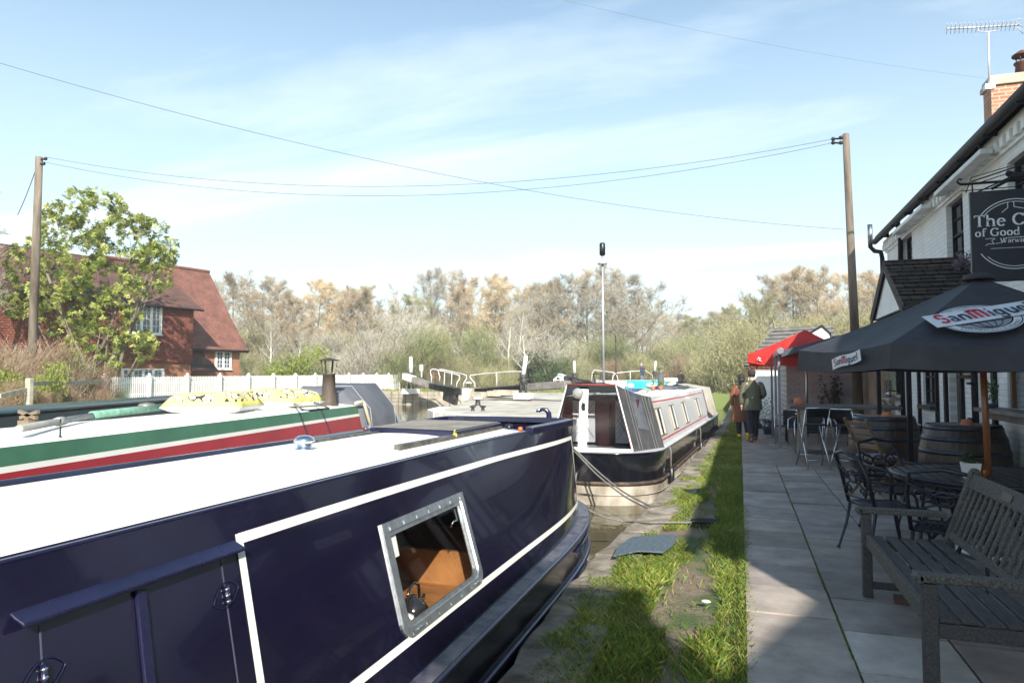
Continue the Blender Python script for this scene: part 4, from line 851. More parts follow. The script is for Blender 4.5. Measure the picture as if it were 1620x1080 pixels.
# far gates behind the white boat
gate('distant lock gate with white handrails beyond the white boat', [P_(905, 604, 58), P_(975, 604, 54)], [
    ('balance_beam', P_(893, 597, 57), P_(925, 604, 56), .35, .35, M_lockblk), ('beam_end', P_(885, 594, 58), P_(893, 597, 57), .37, .37, M_lockwht), ('gate_beam', P_(925, 604, 56), P_(978, 608, 53), .4, .35, M_lockblk)],
    [[P_(935, 604, 55), P_(937, 590, 55), P_(940, 585, 55), P_(955, 587, 54.5), P_(970, 589, 54), P_(976, 594, 54), P_(979, 606, 54)], [P_(955, 587, 54.5), P_(955, 604, 54.5)]])
gate('distant lock gate with its handrail running behind the standing person', [P_(970, 606, 54), P_(1032, 600, 58)], [
    ('gate_beam', P_(970, 608, 53.5), P_(1030, 603, 57), .4, .35, M_lockblk), ('balance_beam', P_(1030, 603, 57), P_(1060, 600, 60), .4, .35, M_timber)],
    [[P_(968, 606, 53.6), P_(970, 594, 53.8), P_(974, 590, 54), P_(996, 587.5, 55), P_(1021, 586, 56.3), P_(1032, 593, 57), P_(1033, 602, 57)], [P_(997, 588, 55), P_(997, 603, 55)]])
# hooped white rail
mb = MB()
for (a, b) in ((876, 891), (879, 887)): mb.tube([P_(a, 606, 44), P_(a, 600, 44), P_((a+b)/2-2, 595.5, 44), P_((a+b)/2+2, 595.5, 44), P_(b, 600, 44), P_(b, 606, 44)], .035, 6)
mb.tube([P_(876, 601, 44), P_(891, 601, 44)], .03, 6)
tag(mb.build('hooped_rail', M_lockwht), 'small hooped white rail at the end of the right balance beam', 'rail')
# white pillar, bollards
mb = MB(); mb.beam(P_(736.5, 633.5, 39.5), P_(736.5, 614, 39.5), .34, .34, up=(0, 1, 0)); tg = thing('lock_pillar', 'square white pillar where the two lock gates meet', 'pillar', P_(736.5, 633, 39.5)); mb.build('shaft', M_lockwht, tg, bevel=.03)
mb = MB(); mb.box(P_(743, 624, 40.6), (.42, .5, .75)); mb.build('stone_block', M_wallc, tg, bevel=.03)
for u, v, d, lab in ((756, 633.5, 33, 'mushroom bollard standing on the middle of the lock island'), (741, 614, 46, 'white capped bollard just behind the white pillar'), (748, 645.5, 29, 'left of the two low bollards at the island edge'), (764, 645, 29, 'right of the two low bollards at the island edge')):
    k = 1 if v < 640 else .6; p = at(u, v, d=d); p.z = max(.1, iz(p.x, p.y)) if v > 620 else p.z
    t = thing('bollard', lab, 'bollard', p, 0, 'bollards on the lock island'); mb = MB(); mb.lathe([(.16*k, -.02), (.13*k, .05*k), (.11*k, .3*k)], p, 12); mb.build('stem', M_lockblk, t); mb = MB(); mb.lathe([(.11*k, .29*k), (.24*k, .33*k), (.22*k, .40*k), (.001, .44*k)], p, 12); mb.build('cap', M_lockwht if v < 640 else M_lockblk, t)
# stones and timber lying by the gates
for u, v, d, w, lab in ((758, 624, 38, .9, 'pale stone block lying behind the mushroom bollard'), (782, 622.5, 37.6, .7, 'brown stone block under the right gate beam'), (800, 621, 37.5, 1.5, 'stacked brick edging under the right gate beam')):
    p = at(u, v, d=d); mb = MB(); mb.box(p, (w, .5, .3), (0, 0, -.4)); tag(mb.build('stone_block', M_wallc, bevel=.03), lab, 'stone block')
# white-hulled boat with turquoise banner waiting in the far lock
t = thing('lock_boat', 'white boat with a turquoise banner waiting in the far lock', 'boat', at(1020, 612, d=47)); bo = at(1020, 612, d=47)
mb = MB(); mb.beam(at(948, 611, d=46.5)+V((0, 0, 0)), at(1062, 610, d=48), 1.4, .8); mb.build('hull', M_white, t, bevel=.05)
mb = MB(); mb.beam(at(992, 609, d=45.6), at(1052, 608.5, d=46.4), .06, .6); mb.build('banner', mat('turquoise_banner', (.0, .48, .62), .5, col2=(.05, .6, .72), scale=1), t)
mb = MB(); mb.ball(at(998, 609.5, d=45.45), (.22, .03, .16), 12, 8); mb.ball(at(1030, 608.5, d=45.75), (.35, .03, .15), 12, 8); mb.ball(at(1041, 609, d=45.85), (.3, .03, .1), 12, 8); mb.build('banner_emblem', M_white, t)
mb = MB(); mb.beam(at(1048, 600.5, d=47), at(1064, 600.5, d=48), .8, .25); mb.build('canopy_frame', M_white, t)

# small signs and posts on the far bank
for u, v, d, lab in ((667, 586, 56, 'small white notice on a post left of the lock gates'),):
    p = at(u, v+10, d=d); t = thing('notice_board', lab, 'notice', p); mb = MB(); mb.beam(p, p+V((0, 0, .75)), .08, .08); mb.build('post', M_lockwht, t); mb = MB(); mb.box(p+V((0, -.05, .75)), (.3, .03, .5)); mb.build('board', M_lockwht, t)
for k, (u, v, d) in enumerate(((561, 590, 68), (586, 588, 68), (600, 588, 68))):
    p = at(u, v, d=d); mb = MB(); mb.tube([V((p.x, p.y, .4)), p+V((0, 0, .95))], .06, 6); tag(mb.build('timber_stake', mat('pale_timber', (.42, .35, .24), .8)), ('left of the three pale stakes behind the picket fence end', 'middle of the three pale stakes behind the picket fence end', 'right of the three pale stakes behind the picket fence end')[k], 'stake', 'pale stakes behind the fence')

# ================================================================== PICKET FENCE
Fa = at(165, 597, d=29); Fa.z = 0; Fb = at(632, 592, d=62); Fb.z = 0
pf = thing('picket_fence', 'long white picket fence in front of the red brick house', 'fence', (Fa.x, Fa.y, .43)); FL = (Fb-Fa).length; fd = (Fb-Fa)/FL; fn_ = V((-fd.y, fd.x, 0))
mb = MB(); posts = []; s_ = 0; i = 0
def ftop(s): return 1.57+.2*s/FL
while s_ < FL:
    p = Fa+fd*s_; top = ftop(s_); w = .036
    a = p-fd*w; b = p+fd*w; z0 = .45
    mb.slab([(a.x, a.y, z0), (b.x, b.y, z0), (b.x, b.y, top-.05), (p.x, p.y, top), (a.x, a.y, top-.05)], fn_*.02)
    s_ += .125; i += 1
o = mb.build('pickets', M_white, pf, fix=False); o['kind'] = 'stuff'
for zf in (.35, .85):
    mb = MB(); n_ = 20
    for k in range(n_):
        p = Fa+fd*FL*k/n_+fn_*.05; q = Fa+fd*FL*(k+1)/n_+fn_*.05; mb.beam((p.x, p.y, .45+zf), (q.x, q.y, .45+zf+.2/n_), .04, .09)
    mb.build('rail', M_white, pf)
k = 0
while k*2.6 < FL+.1:
    p = Fa+fd*min(FL, k*2.6)-fn_*.02; mb = MB(); tz = ftop(k*2.6); mb.bb((p.x-.07, p.y-.07, .4), (p.x+.07, p.y+.07, tz+.0)); mb.bb((p.x-.095, p.y-.095, tz), (p.x+.095, p.y+.095, tz+.04)); mb.ball((p.x, p.y, tz+.09), .07, 10, 6); mb.build('post', M_white, pf); k += 1

# ================================================================== HOUSE
M_brickh = brickmat('house_brick', (.30, .10, .055), (.38, .15, .08), (.3, .2, .14), 'x')
M_tileh = brickmat('hung_tiles', (.20, .058, .036), (.29, .09, .055), (.05, .018, .014), 'x', bw=.19, bh=.13, ms=.012, bump=1)
M_roofh = brickmat('clay_roof_tiles', (.20, .085, .06), (.29, .12, .085), (.09, .04, .032), 'x', bw=.18, bh=.13, ms=.010, bump=1, dirt=.35)
M_roofd = brickmat('dark_clay_roof', (.12, .06, .045), (.17, .08, .06), (.06, .035, .03), 'x', bw=.18, bh=.13, ms=.010, bump=1, dirt=.35)
M_tan = mat('weathered_ridge_tiles', (.25, .17, .11), .9, col2=(.40, .30, .20), scale=2, stretch=(6, 1, .6))
e1 = V((math.sin(R(13)), math.cos(R(13)), 0)); HO = at(304, 596, d=42); HO.z = .44; HRZ = math.atan2(e1.y, e1.x)
hs = thing('brick_house', 'red brick and hung tile house with steep clay roof behind the picket fence', 'house', HO, HRZ)
Hinv = Matrix.Rotation(-HRZ, 4, 'Z') @ Matrix.Translation(-HO)
def hp(u, v, yb):   # local point on plane y'=yb seen at the pixel
    r_ = Matrix.Rotation(-HRZ, 3, 'Z') @ ray(u, v); e = Hinv @ EYE; return e + r_*((yb-e.y)/r_.y)
WL = hp(204, 500, 0); WT = hp(304, 487, 0).z; WM = 3.0
def hb_(nm, mm, fn, **k): mb = MB(); fn(mb); return mb.build(nm, mm, hs, world=False, **k)
xl = WL.x-9.5     # the house runs on to the left behind the tree
zt = WT
# wing: brick ground floor, tiled first floor
zj = hp(250, 571, 0).z
hb_('ground_floor_wall', M_brickh, lambda m: m.bb((xl, .12, 0), (-.03, 5, zj)))
hb_('upper_wall', M_tileh, lambda m: (m.bb((xl+2.5, 0, zj+.003), (0, 5, zt)), m.bb((xl+2.5, -.05, zj-.04), (.02, .05, zj+.02))))
# roofs
rz_ = hp(304, 430, 4.2).z
def roofs(m):
    m.slab([(xl+2, -.35, zt-.12), (.35, -.35, zt-.12), (.35-.2, 4.4, rz_), (xl+2, 4.4, rz_)], (0, .06, .10))
    m.slab([(xl+2, 9, zt-.12), (.35, 9, zt-.12), (.35-.2, 4.4, rz_), (xl+2, 4.4, rz_)], (0, -.06, .10))
rfa = hb_('roof', M_roofd, roofs)
hb_('upper_gable', M_tileh, lambda m: m.slab([(-.04, 0.0, zt-.02), (-.04, 8.8, zt-.02), (-.04, 4.4, rz_-.1)], (-.2, 0, 0)))
# right hand range with the long catslide roof
A1 = hp(305, 549, 1.6); A2 = hp(392, 553, 1.6); R2 = hp(331, 431, 6.2); R1 = hp(283, 428, 6.2); ez = A1.z
hb_('side_wall', M_brickh, lambda m: m.bb((-.5, 2.0, 0), (A2.x-.35, 10, ez)))
def cat(m):
    n_ = 8; rows = []
    for i in range(n_+1):
        t = i/n_; sag = -.22*math.sin(math.pi*t)*(1-t); y = 1.55+(6.2-1.55)*t; z = ez-.1+(R2.z-ez+.1)*t+sag
        rows.append([V((-3.0, y, z)), V((A2.x+(R2.x-A2.x)*t, y, z))])
    m.loft(rows, closed=False, smooth=False); m.loft([[p-V((0, -.05, .14)) for p in r_] for r_ in rows], closed=False, smooth=False)
    m.slab([rows[-1][0], rows[-1][1], V((A2.x, 11, ez)), V((-3, 11, ez))], (0, 0, -.1)); m.slab([rows[0][0], rows[0][1], rows[0][1]-V((0, 0, .14)), rows[0][0]-V((0, 0, .14))], (0, .04, 0))
    m.slab([rows[0][1], rows[4][1], rows[-1][1], rows[-1][1]-V((0, 0, .2)), rows[4][1]-V((0, 0, .2)), rows[0][1]-V((0, 0, .2))], (-.08, 0, 0))
    m.tube([rows[-1][0]+V((0, 0, .03)), rows[-1][1]+V((0, 0, .05))], .12, 8)
cr_ = hb_('catslide_roof', M_roofh, cat, fix=False)
hb_('side_gable', M_tileh, lambda m: m.slab([(A2.x-.4, 2.0, ez-.02), (A2.x-.4, 10, ez-.02), (R2.x-.25, 6.2, R2.z-.3)], (-.15, 0, 0)))
hb_('gutter', M_black, lambda m: (m.tube([(-.2, 1.5, ez-.14), (A2.x+.05, 1.5, ez-.14)], .06, 8), m.tube([(xl+2, -.42, zt-.14), (.4, -.42, zt-.14)], .06, 8)))
# lean-to porch between the two ranges
pa = hp(300, 560, .9); 
hb_('porch_roof', M_roofd, lambda m: m.slab([(0.05, .1, hp(335, 582, .1).z-.25), (1.9, .1, hp(335, 582, .1).z-.25), (1.9, 2.0, hp(320, 555, 2).z), (.05, 2.0, hp(320, 555, 2).z)], (0, 0, .1)))
hb_('porch_soffit', M_black, lambda m: m.bb((.1, .3, 1.7), (1.7, 1.9, 1.9)))
M_lead = mat('leaded_glass', (.03, .035, .045), .08, col2=(.16, .18, .22), scale=6, coat=.4)
def hwin(x0, x1, z0, z1, y, nx, nz, lab=None, cols=1):
    fr_ = MB(); t = .07
    for q in [(x0-t, x0), (x1, x1+t)]: fr_.bb((q[0], y-.07, z0-t), (q[1], y+.02, z1+t))
    for q in [(z0-t, z0), (z1, z1+t)]: fr_.bb((x0, y-.068, q[0]), (x1, y+.02, q[1]))
    fr_.bb((x0-t-.05, y-.12, z0-t-.06), (x1+t+.05, y-.0, z0-t))
    for i in range(1, cols): xx = x0+(x1-x0)*i/cols; fr_.bb((xx-.045, y-.066, z0), (xx+.045, y+.02, z1))
    w_ = fr_.build('window', M_white, hs, world=False)
    if lab: w_['label'] = lab
    mb = MB(); mb.bb((x0, y-.03, z0), (x1, y-.01, z1)); mb.build('pane', M_lead, w_, world=False)
    mb = MB()
    for c in range(cols):
        a = x0+(x1-x0)*c/cols+.05; b = x0+(x1-x0)*(c+1)/cols-.05
        for i in range(0, nx+1): mb.bb((a+(b-a)*i/nx-.012-(.02 if i in (0, nx) else 0), y-.05, z0), (a+(b-a)*i/nx+.012+(.02 if i in (0, nx) else 0), y-.03, z1))
        for i in range(0, nz+1): mb.bb((a, y-.048, z0+(z1-z0)*i/nz-.012-(.02 if i in (0, nz) else 0)), (b, y-.029, z0+(z1-z0)*i/nz+.012+(.02 if i in (0, nz) else 0)))
    mb.build('glazing_bars', M_white, w_, world=False)
a = hp(207, 525, 0); b = hp(254, 484, 0); hwin(a.x, b.x, a.z, b.z, -.02, 2, 4, cols=3)
a = hp(193, 594, .12); b = hp(257, 585, .12); hwin(a.x, b.x, a.z-.25, b.z, .1, 2, 2, cols=4)
a = hp(341, 582, 2.0); b = hp(364, 557, 2.0); hwin(a.x, b.x, a.z, b.z, 1.98, 2, 4, cols=2)
a = hp(84, 604, .12); b = hp(107, 583, .12); hwin(a.x, b.x, a.z, b.z, .1, 2, 3, cols=2)
# left part with the tan ridge and chimney-like dark eave
lz = hp(30, 480, 3).z; lt = hp(30, 375, 5).z
hb_('left_roof', M_tan, lambda m: (m.slab([(xl-8, 5.5, lz-.8), (xl+5.2, 5.5, lz-.8), (xl+4.6, 7, lt), (xl-8, 7, lt)], (0, .1, .1)), m.tube([(xl-8, 7, lt+.1), (xl+4.6, 7, lt+.1)], .12, 8)))
hb_('left_wall', M_brickh, lambda m: m.bb((xl-8, .6, 0), (xl+.0, 6, hp(20, 490, .6).z)))
hb_('left_eave_roof', M_roofd, lambda m: m.slab([(xl-8, .2, hp(20, 488, .2).z), (xl+2.2, .2, hp(20, 488, .2).z), (xl+2.2, 5.6, lz-.6), (xl-8, 5.6, lz-.6)], (0, 0, .1)))
mb = MB(); c = hp(228, 345, 4.4); 
mb.tube([(c.x, 4.4, rz_), (c.x, 4.4, rz_+1.9+1.2)], .02, 6); mb.tube([(c.x-.45, 4.4, rz_+2.7), (c.x+.55, 4.4, rz_+2.85)], .014, 6)
for i in range(5): mb.tube([(c.x-.4+.22*i, 4.4-.2, rz_+2.7+.035*i), (c.x-.4+.22*i, 4.4+.2, rz_+2.7+.035*i)], .01, 5)
mb.build('television_aerial', M_steel, hs, world=False)

# ================================================================== POLES AND WIRES
M_pole = mat('weathered_pole', (.08, .06, .045), .9, col2=(.24, .20, .155), scale=3, stretch=(1, 1, .15), bump=.4, bscale=20)
lt_ = at(62, 248, d=23); lb = at(50, 600, d=23.3)
t = thing('telegraph_pole', 'tall grey wooden telegraph pole in front of the leafy tree', 'telegraph pole', lb, 0, 'telegraph poles')
mb = MB(); mb.tube([V((lb.x, lb.y, .3)), lb.lerp(lt_, .5), lt_], [.15, .13, .11], 12); mb.build('pole_shaft', M_pole, t)
mb = MB(); mb.tube([lt_+V((.1, 0, -.1)), lt_+V((.3, 0, -.12))], .03, 6); mb.ball(lt_+V((.3, 0, -.1)), .06, 8, 6); mb.ball(lt_+V((.22, 0, -.26)), .06, 8, 6); mb.tube([lt_+V((.0, 0, -.25)), lt_+V((.22, 0, -.26))], .03, 6); mb.build('insulator', M_black, t)
rt_ = at(1338, 212, y=20); rb = at(1360, 690, z=0)
t = thing('telegraph_pole', 'tall wooden telegraph pole rising behind the black parasol', 'telegraph pole', rb, 0, 'telegraph poles')
mb = MB(); mb.tube([rb-V((0, 0, .1)), rb.lerp(rt_, .5), rt_], [.13, .105, .085], 14); mb.build('pole_shaft', M_pole, t)
mb = MB(); 
for k, (du, dv) in enumerate(((-8, 6), (-20, 8), (-8, 14), (-20, 14))):
    mb.ball(at(1338+du, 212+dv, y=20), .055, 8, 6)
mb.tube([rt_+V((0, 0, -.12)), at(1318, 220, y=20)], .025, 6); mb.tube([rt_+V((0, 0, -.26)), at(1318, 226, y=20)], .025, 6); mb.build('insulator', M_black, t)
M_wire = mat('overhead_wire', (.09, .09, .10), .6)
def wire(a, b, mid_v, lab, r=.0075, n_=40):
    """catenary between two points; mid_v is the pixel row the middle passes through"""
    a = V(a); b = V(b); m_ = (a+b)/2; mb = MB(); sag = mid_v; P2 = [a.lerp(b, i/n_)-V((0, 0, sag*4*(i/n_)*(1-i/n_))) for i in range(n_+1)]; mb.tube(P2, r, 5)
    return tag(mb.build('overhead_wire', M_wire), lab, 'wire', 'overhead wires')
wire(lt_+V((.3, 0, -.04)), at(1318, 220, y=20), 1.15, 'upper of the paired wires strung between the two telegraph poles')
wire(lt_+V((.22, 0, -.2)), at(1318, 226, y=20), 1.3, 'lower of the paired wires strung between the two telegraph poles')
wire(at(-60, 82, d=14), at(1337, 363, y=20), .62, 'long wire sloping down from the upper left corner of the sky', .0062)
wire(at(880, -2, d=11), at(1560, 124, d=13), .12, 'faint wire crossing the sky towards the inn chimney', .0016)
wire(lt_+V((0, 0, -.1)), at(28, 340, d=24), .1, 'short slack wire hanging left of the leafy tree', .014); 
# ================================================================== TREES AND BUSHES
def barkmat(n_, c1, c2, rz_=.2): return mat(n_, c1, .85, col2=c2, scale=2.5, randomize=rz_, stretch=(1, 1, .5))
M_bark = barkmat('tree_bark', (.13, .105, .075), (.26, .22, .16)); M_birch = barkmat('pale_bark', (.42, .38, .31), (.7, .66, .58), .1)
TW = {'tan': mat('twig_tan', (.31, .24, .15), .8, col2=(.48, .39, .27), scale=.6, randomize=.2), 'gold': mat('twig_gold', (.44, .33, .19), .8, col2=(.60, .48, .31), scale=.6, randomize=.15),
      'grey': mat('twig_grey', (.31, .28, .22), .8, col2=(.47, .43, .35), scale=.6, randomize=.2), 'olive': mat('twig_olive', (.23, .21, .10), .8, col2=(.38, .36, .19), scale=.6, randomize=.2),
      'brown': mat('twig_brown', (.20, .13, .08), .85, col2=(.36, .26, .17), scale=1.5, randomize=.15), 'green': mat('bush_green', (.11, .13, .045), .6, col2=(.24, .255, .10), scale=.8, randomize=.25),
      'dark': mat('bush_dark', (.03, .05, .016), .6, col2=(.07, .10, .035), scale=.8, randomize=.2), 'lime': mat('leaf_lime', (.20, .26, .04), .5, col2=(.34, .38, .08), scale=1.2, randomize=.12, trans=.25)}
def tri(mb, p, q, w, rd):
    d = q-p; s_ = d.cross(V((rd.gauss(0, 1), rd.gauss(0, 1), rd.gauss(0, 1))))
    if s_.length < 1e-6: return
    s_ = s_.normalized()*w; mb.add([p-s_, p+s_, q], [(0, 1, 2)], False)
def bare_tree(seed, h=10, spread=.42, upw=.5, ntw=11, lean=.0, leaf=0, tip=.013, lowest=.22):
    rd = random.Random(seed); tr = MB(); cr_ = MB()
    top = V((rd.gauss(0, .4), rd.gauss(0, .4), h*.9)); mid = top*.5+V((rd.gauss(0, .3), rd.gauss(0, .3), 0))
    pts = [V((0, 0, -.2)), mid*.5, mid, (mid+top)/2, top]; R0 = h*.013
    tr.tube(pts, [R0*1.2, R0, R0*.75, R0*.45, R0*.12], 7)
    def along(t): k = min(3.999, t*4); i = int(k); return pts[i].lerp(pts[i+1], k-i)
    for i in range(15):
        t = lowest+(1-lowest)*((i+.5)/15)**.9; a = i*2.4+rd.uniform(-.5, .5); L1 = h*spread*(1.12-t)*rd.uniform(.75, 1.2)+h*.08
        base = along(t); d1 = V((math.cos(a), math.sin(a), upw+rd.uniform(-.1, .5)+t*.5)).normalized(); e = base+d1*L1; m_ = (base+e)/2+V((0, 0, -.04*L1))
        r1 = R0*.5*(1.1-t); tr.tube([base, m_, e], [r1, r1*.6, r1*.2], 5, cap=False)
        for j in range(7):
            t2 = .25+.75*(j+.5)/7; b2 = base.lerp(m_, t2*2) if t2 < .5 else m_.lerp(e, t2*2-1); d2 = (d1*.7+V((rd.gauss(0, .6), rd.gauss(0, .6), .35+rd.gauss(0, .35)))).normalized(); L2 = L1*.48*(1.15-t2*.5)*rd.uniform(.7, 1.2); e2 = b2+d2*L2
            tri(tr, b2, e2, r1*.32, rd); tri(tr, b2, e2, r1*.32, rd)
            for k in range(6):
                t3 = .2+.8*(k+.5)/6; b3 = b2.lerp(e2, t3); d3 = (d2*.8+V((rd.gauss(0, .6), rd.gauss(0, .6), .2+rd.gauss(0, .4)))).normalized(); L3 = max(.35, L2*.5*rd.uniform(.6, 1.2)); e3 = b3+d3*L3; tri(cr_, b3, e3, tip*1.15, rd)
                for q in range(ntw):
                    b4 = b3.lerp(e3, rd.uniform(.1, 1)); d4 = (d3*.7+V((rd.gauss(0, .7), rd.gauss(0, .7), .25+rd.gauss(0, .5)))).normalized(); e4 = b4+d4*rd.uniform(.25, .75)*h/10
                    tri(cr_, b4, e4, tip*.75, rd)
                    if leaf and rd.random() < leaf: p = b4.lerp(e4, rd.random()); s_ = .05+rd.random()*.05; cr_.add([p, p+V((s_, rd.uniform(-s_, s_), s_*.5)), p+V((rd.uniform(-s_, s_), s_, s_))], [(0, 1, 2)], False)
    return tr, cr_
def bush(seed, h=3, r=2, n_=3400, leaf=.6, tip=.018, stems=9, ls=.07):
    rd = random.Random(seed); tr = MB(); cr_ = MB(); st_ = []
    for i in range(stems):
        a = rd.uniform(0, 6.28); e = V((r*.75*rd.random()**.5*math.cos(a), r*.75*rd.random()**.5*math.sin(a), h*rd.uniform(.55, .95))); tr.tube([V((e.x*.2, e.y*.2, -.1)), e*.55+V((rd.gauss(0, .1), rd.gauss(0, .1), 0)), e], [.05*h/3, .03*h/3, .008], 5, cap=False); st_.append(e)
    lob = [(V((rd.uniform(-.6, .6)*r, rd.uniform(-.6, .6)*r, h*rd.uniform(.25, .8))), rd.uniform(.35, .6)*r) for _ in range(10)]
    for i in range(n_):
        c, rr_ = rd.choice(lob); d = V((rd.gauss(0, 1), rd.gauss(0, 1), rd.gauss(0, 1))).normalized(); p = c+d*rr_*rd.random()**.45
        if p.z < 0: p.z = abs(p.z)*.6
        if p.z > h: continue
        dd = (V((p.x*.5/r, p.y*.5/r, .8))+V((rd.gauss(0, .5), rd.gauss(0, .5), rd.gauss(0, .4)))).normalized()
        if rd.random() < leaf:
            s_ = ls*rd.uniform(.6, 1.4); u_ = dd.cross(V((rd.gauss(0, 1), rd.gauss(0, 1), 1))).normalized()*s_*.5; cr_.add([p-u_, p+dd*s_*.6-u_*.2, p+dd*s_*1.6, p+u_], [(0, 1, 2, 3)], False)
        else: tri(cr_, p-dd*rd.uniform(.1, .4)*h/3, p+dd*rd.uniform(.2, .55)*h/3, tip, rd)
    return tr, cr_
PROT = {}
def proto(key, pair, name, cat):
    # meshes only; objects are created for each tree that is planted
    PROT[key] = (pair[0].mesh('trunk', M_bark), pair[1].mesh('crown', TW['tan']), name, cat)
proto('oakA', bare_tree(1, 10, .46, .35, 15), 'bare_tree', 'tree'); proto('oakB', bare_tree(2, 10, .38, .6, 15), 'bare_tree', 'tree'); proto('tall', bare_tree(3, 10, .24, 1.0, 13, lowest=.12), 'bare_tree', 'tree')
proto('wide', bare_tree(4, 10, .55, .2, 15, lowest=.15), 'bare_tree', 'tree'); proto('ivy', bare_tree(5, 10, .36, .5, 7, leaf=.25), 'bare_tree', 'tree'); proto('slim', bare_tree(6, 10, .2, .9, 3, lowest=.25), 'bare_tree', 'tree')
proto('bushA', bush(11, 3, 2, 8500, .5, tip=.008, ls=.032), 'bush', 'bush'); proto('bushB', bush(12, 3, 2.3, 8500, .75, tip=.008, ls=.036), 'bush', 'bush'); proto('bushC', bush(13, 3, 1.8, 8000, .1, stems=14, tip=.007, ls=.03), 'bush', 'bush'); proto('leafy', bush(14, 3, 1.8, 5200, .95, ls=.09), 'bush', 'bush')
def plant(key, u, vtop, d, col, lab, grp, zb=.42, w=1.0, bark=None, rot=None):
    tm, cm, nm, ct = PROT[key]; p = at(u, vtop, d=d); H_ = 10 if key in ('oakA', 'oakB', 'tall', 'wide', 'ivy', 'slim') else 3
    k = (p.z-zb)/H_; t = thing(nm, lab, ct, (p.x, p.y, zb), rot if rot is not None else random.uniform(0, 6.28), grp); t.scale = (k*w, k*w, k)
    for me, mm, n2 in ((tm, bark or M_bark, 'trunk'), (cm, TW[col], 'crown')):
        o = bpy.data.objects.new(n2, me); COL.objects.link(o); o.parent = t; o.material_slots[0].link = 'OBJECT'; o.material_slots[0].material = mm
    return t
random.seed(21)
GT = 'bare trees beyond the canal'; GB = 'bushes and scrub beyond the canal'
COLW = {'tan': 'tan', 'gold': 'golden', 'grey': 'pale grey', 'olive': 'olive', 'green': 'green tinged', 'dark': 'dark green', 'brown': 'brown', 'lime': 'yellow-green'}
SHP = {'oakA': 'round-headed', 'oakB': 'upright', 'tall': 'tall narrow', 'wide': 'broad spreading', 'ivy': 'ivy-flecked', 'slim': 'slender sparse'}
def whereU(u):
    for lim, tx in ((400, 'beside the house roof'), (470, 'behind the picket fence'), (560, 'above the rusty chimney'), (640, 'above the canvas hood'), (740, 'over the left lock gate'), (850, 'over the right lock gate'), (930, 'left of the mast'), (1000, 'right behind the mast'), (1080, 'over the turquoise banner'), (1180, 'beyond the towpath gap'), (1260, 'over the man in the green coat'), (1345, 'over the red parasol'), (2000, 'beside the inn gable')):
        if u < lim: return tx
used = {}
def lbl(desc, u, v=None, d=None):
    base = f'{desc} {whereU(u)}'; k = used.get(base, 0); used[base] = k+1
    ext = ['', ', the farther one', ', third one back', ', fourth one back', ', fifth one back'][min(k, 4)]
    return base+ext
T_ = [(352, 448, 70, 'slim', 'grey'), (378, 436, 88, 'oakB', 'tan'), (402, 428, 95, 'slim', 'grey'), (418, 452, 80, 'wide', 'tan'), (448, 440, 92, 'tall', 'tan'), (470, 468, 76, 'oakA', 'tan'), (492, 446, 98, 'oakB', 'gold'), (522, 450, 104, 'wide', 'gold'), (548, 462, 84, 'tall', 'tan'), (566, 455, 100, 'oakA', 'gold'), (590, 462, 90, 'oakB', 'tan'), (612, 452, 108, 'slim', 'grey'), (636, 478, 86, 'wide', 'grey'),
      (660, 470, 96, 'oakA', 'olive'), (686, 432, 112, 'oakB', 'grey'), (706, 428, 118, 'oakA', 'grey'), (726, 446, 100, 'tall', 'tan'), (748, 446, 110, 'wide', 'gold'), (772, 438, 106, 'oakB', 'gold'), (800, 446, 98, 'oakA', 'gold'), (818, 470, 78, 'slim', 'grey'), (826, 455, 112, 'tall', 'tan'), (848, 452, 104, 'oakA', 'tan'), (870, 446, 94, 'ivy', 'tan'), (894, 444, 100, 'oakB', 'olive'), (918, 440, 92, 'wide', 'grey'),
      (944, 430, 96, 'ivy', 'tan'), (968, 424, 100, 'oakA', 'grey'), (990, 430, 104, 'oakB', 'grey'), (1008, 444, 96, 'wide', 'grey'), (1026, 476, 110, 'oakA', 'grey'), (1046, 498, 120, 'oakA', 'tan'), (1068, 502, 128, 'wide', 'grey'), (1092, 508, 120, 'oakB', 'olive'), (1112, 506, 128, 'oakA', 'olive'), (1136, 500, 112, 'wide', 'olive'), (1160, 488, 100, 'oakA', 'olive'), (1184, 478, 86, 'wide', 'olive'), (1208, 470, 74, 'oakA', 'olive'),
      (1226, 440, 92, 'wide', 'tan'), (1250, 432, 100, 'oakB', 'gold'), (1276, 428, 96, 'oakA', 'gold'), (1302, 430, 90, 'oakB', 'tan'), (1330, 432, 98, 'oakA', 'gold'), (1362, 434, 92, 'oakB', 'tan'), (1396, 438, 100, 'oakA', 'gold'), (1440, 440, 100, 'oakA', 'tan')]
for u, v, d, k, c in T_: plant(k, u, v, d, c, lbl(f'{SHP[k]} {COLW[c]} tree', u), GT, w=random.uniform(.95, 1.25), bark=M_birch if k == 'slim' else None)
# second deeper row that closes the skyline low down
for i in range(20):
    u = 345+i*57+random.uniform(-12, 12); v = 500+random.uniform(-12, 14); k = random.choice(['oakA', 'wide', 'oakB']); c = random.choice(['tan', 'olive', 'grey', 'tan']); plant(k, u, v, 140, c, lbl(f'hazy distant {SHP[k]} {COLW[c]} tree', u), GT, w=1.5)
for u, v, d in ((806, 488, 66), (830, 505, 64), (795, 520, 70), (426, 500, 66), (470, 520, 62)): plant('slim', u, v, d, 'grey', lbl('small pale-barked birch', u), GT, bark=M_birch, w=1.1)
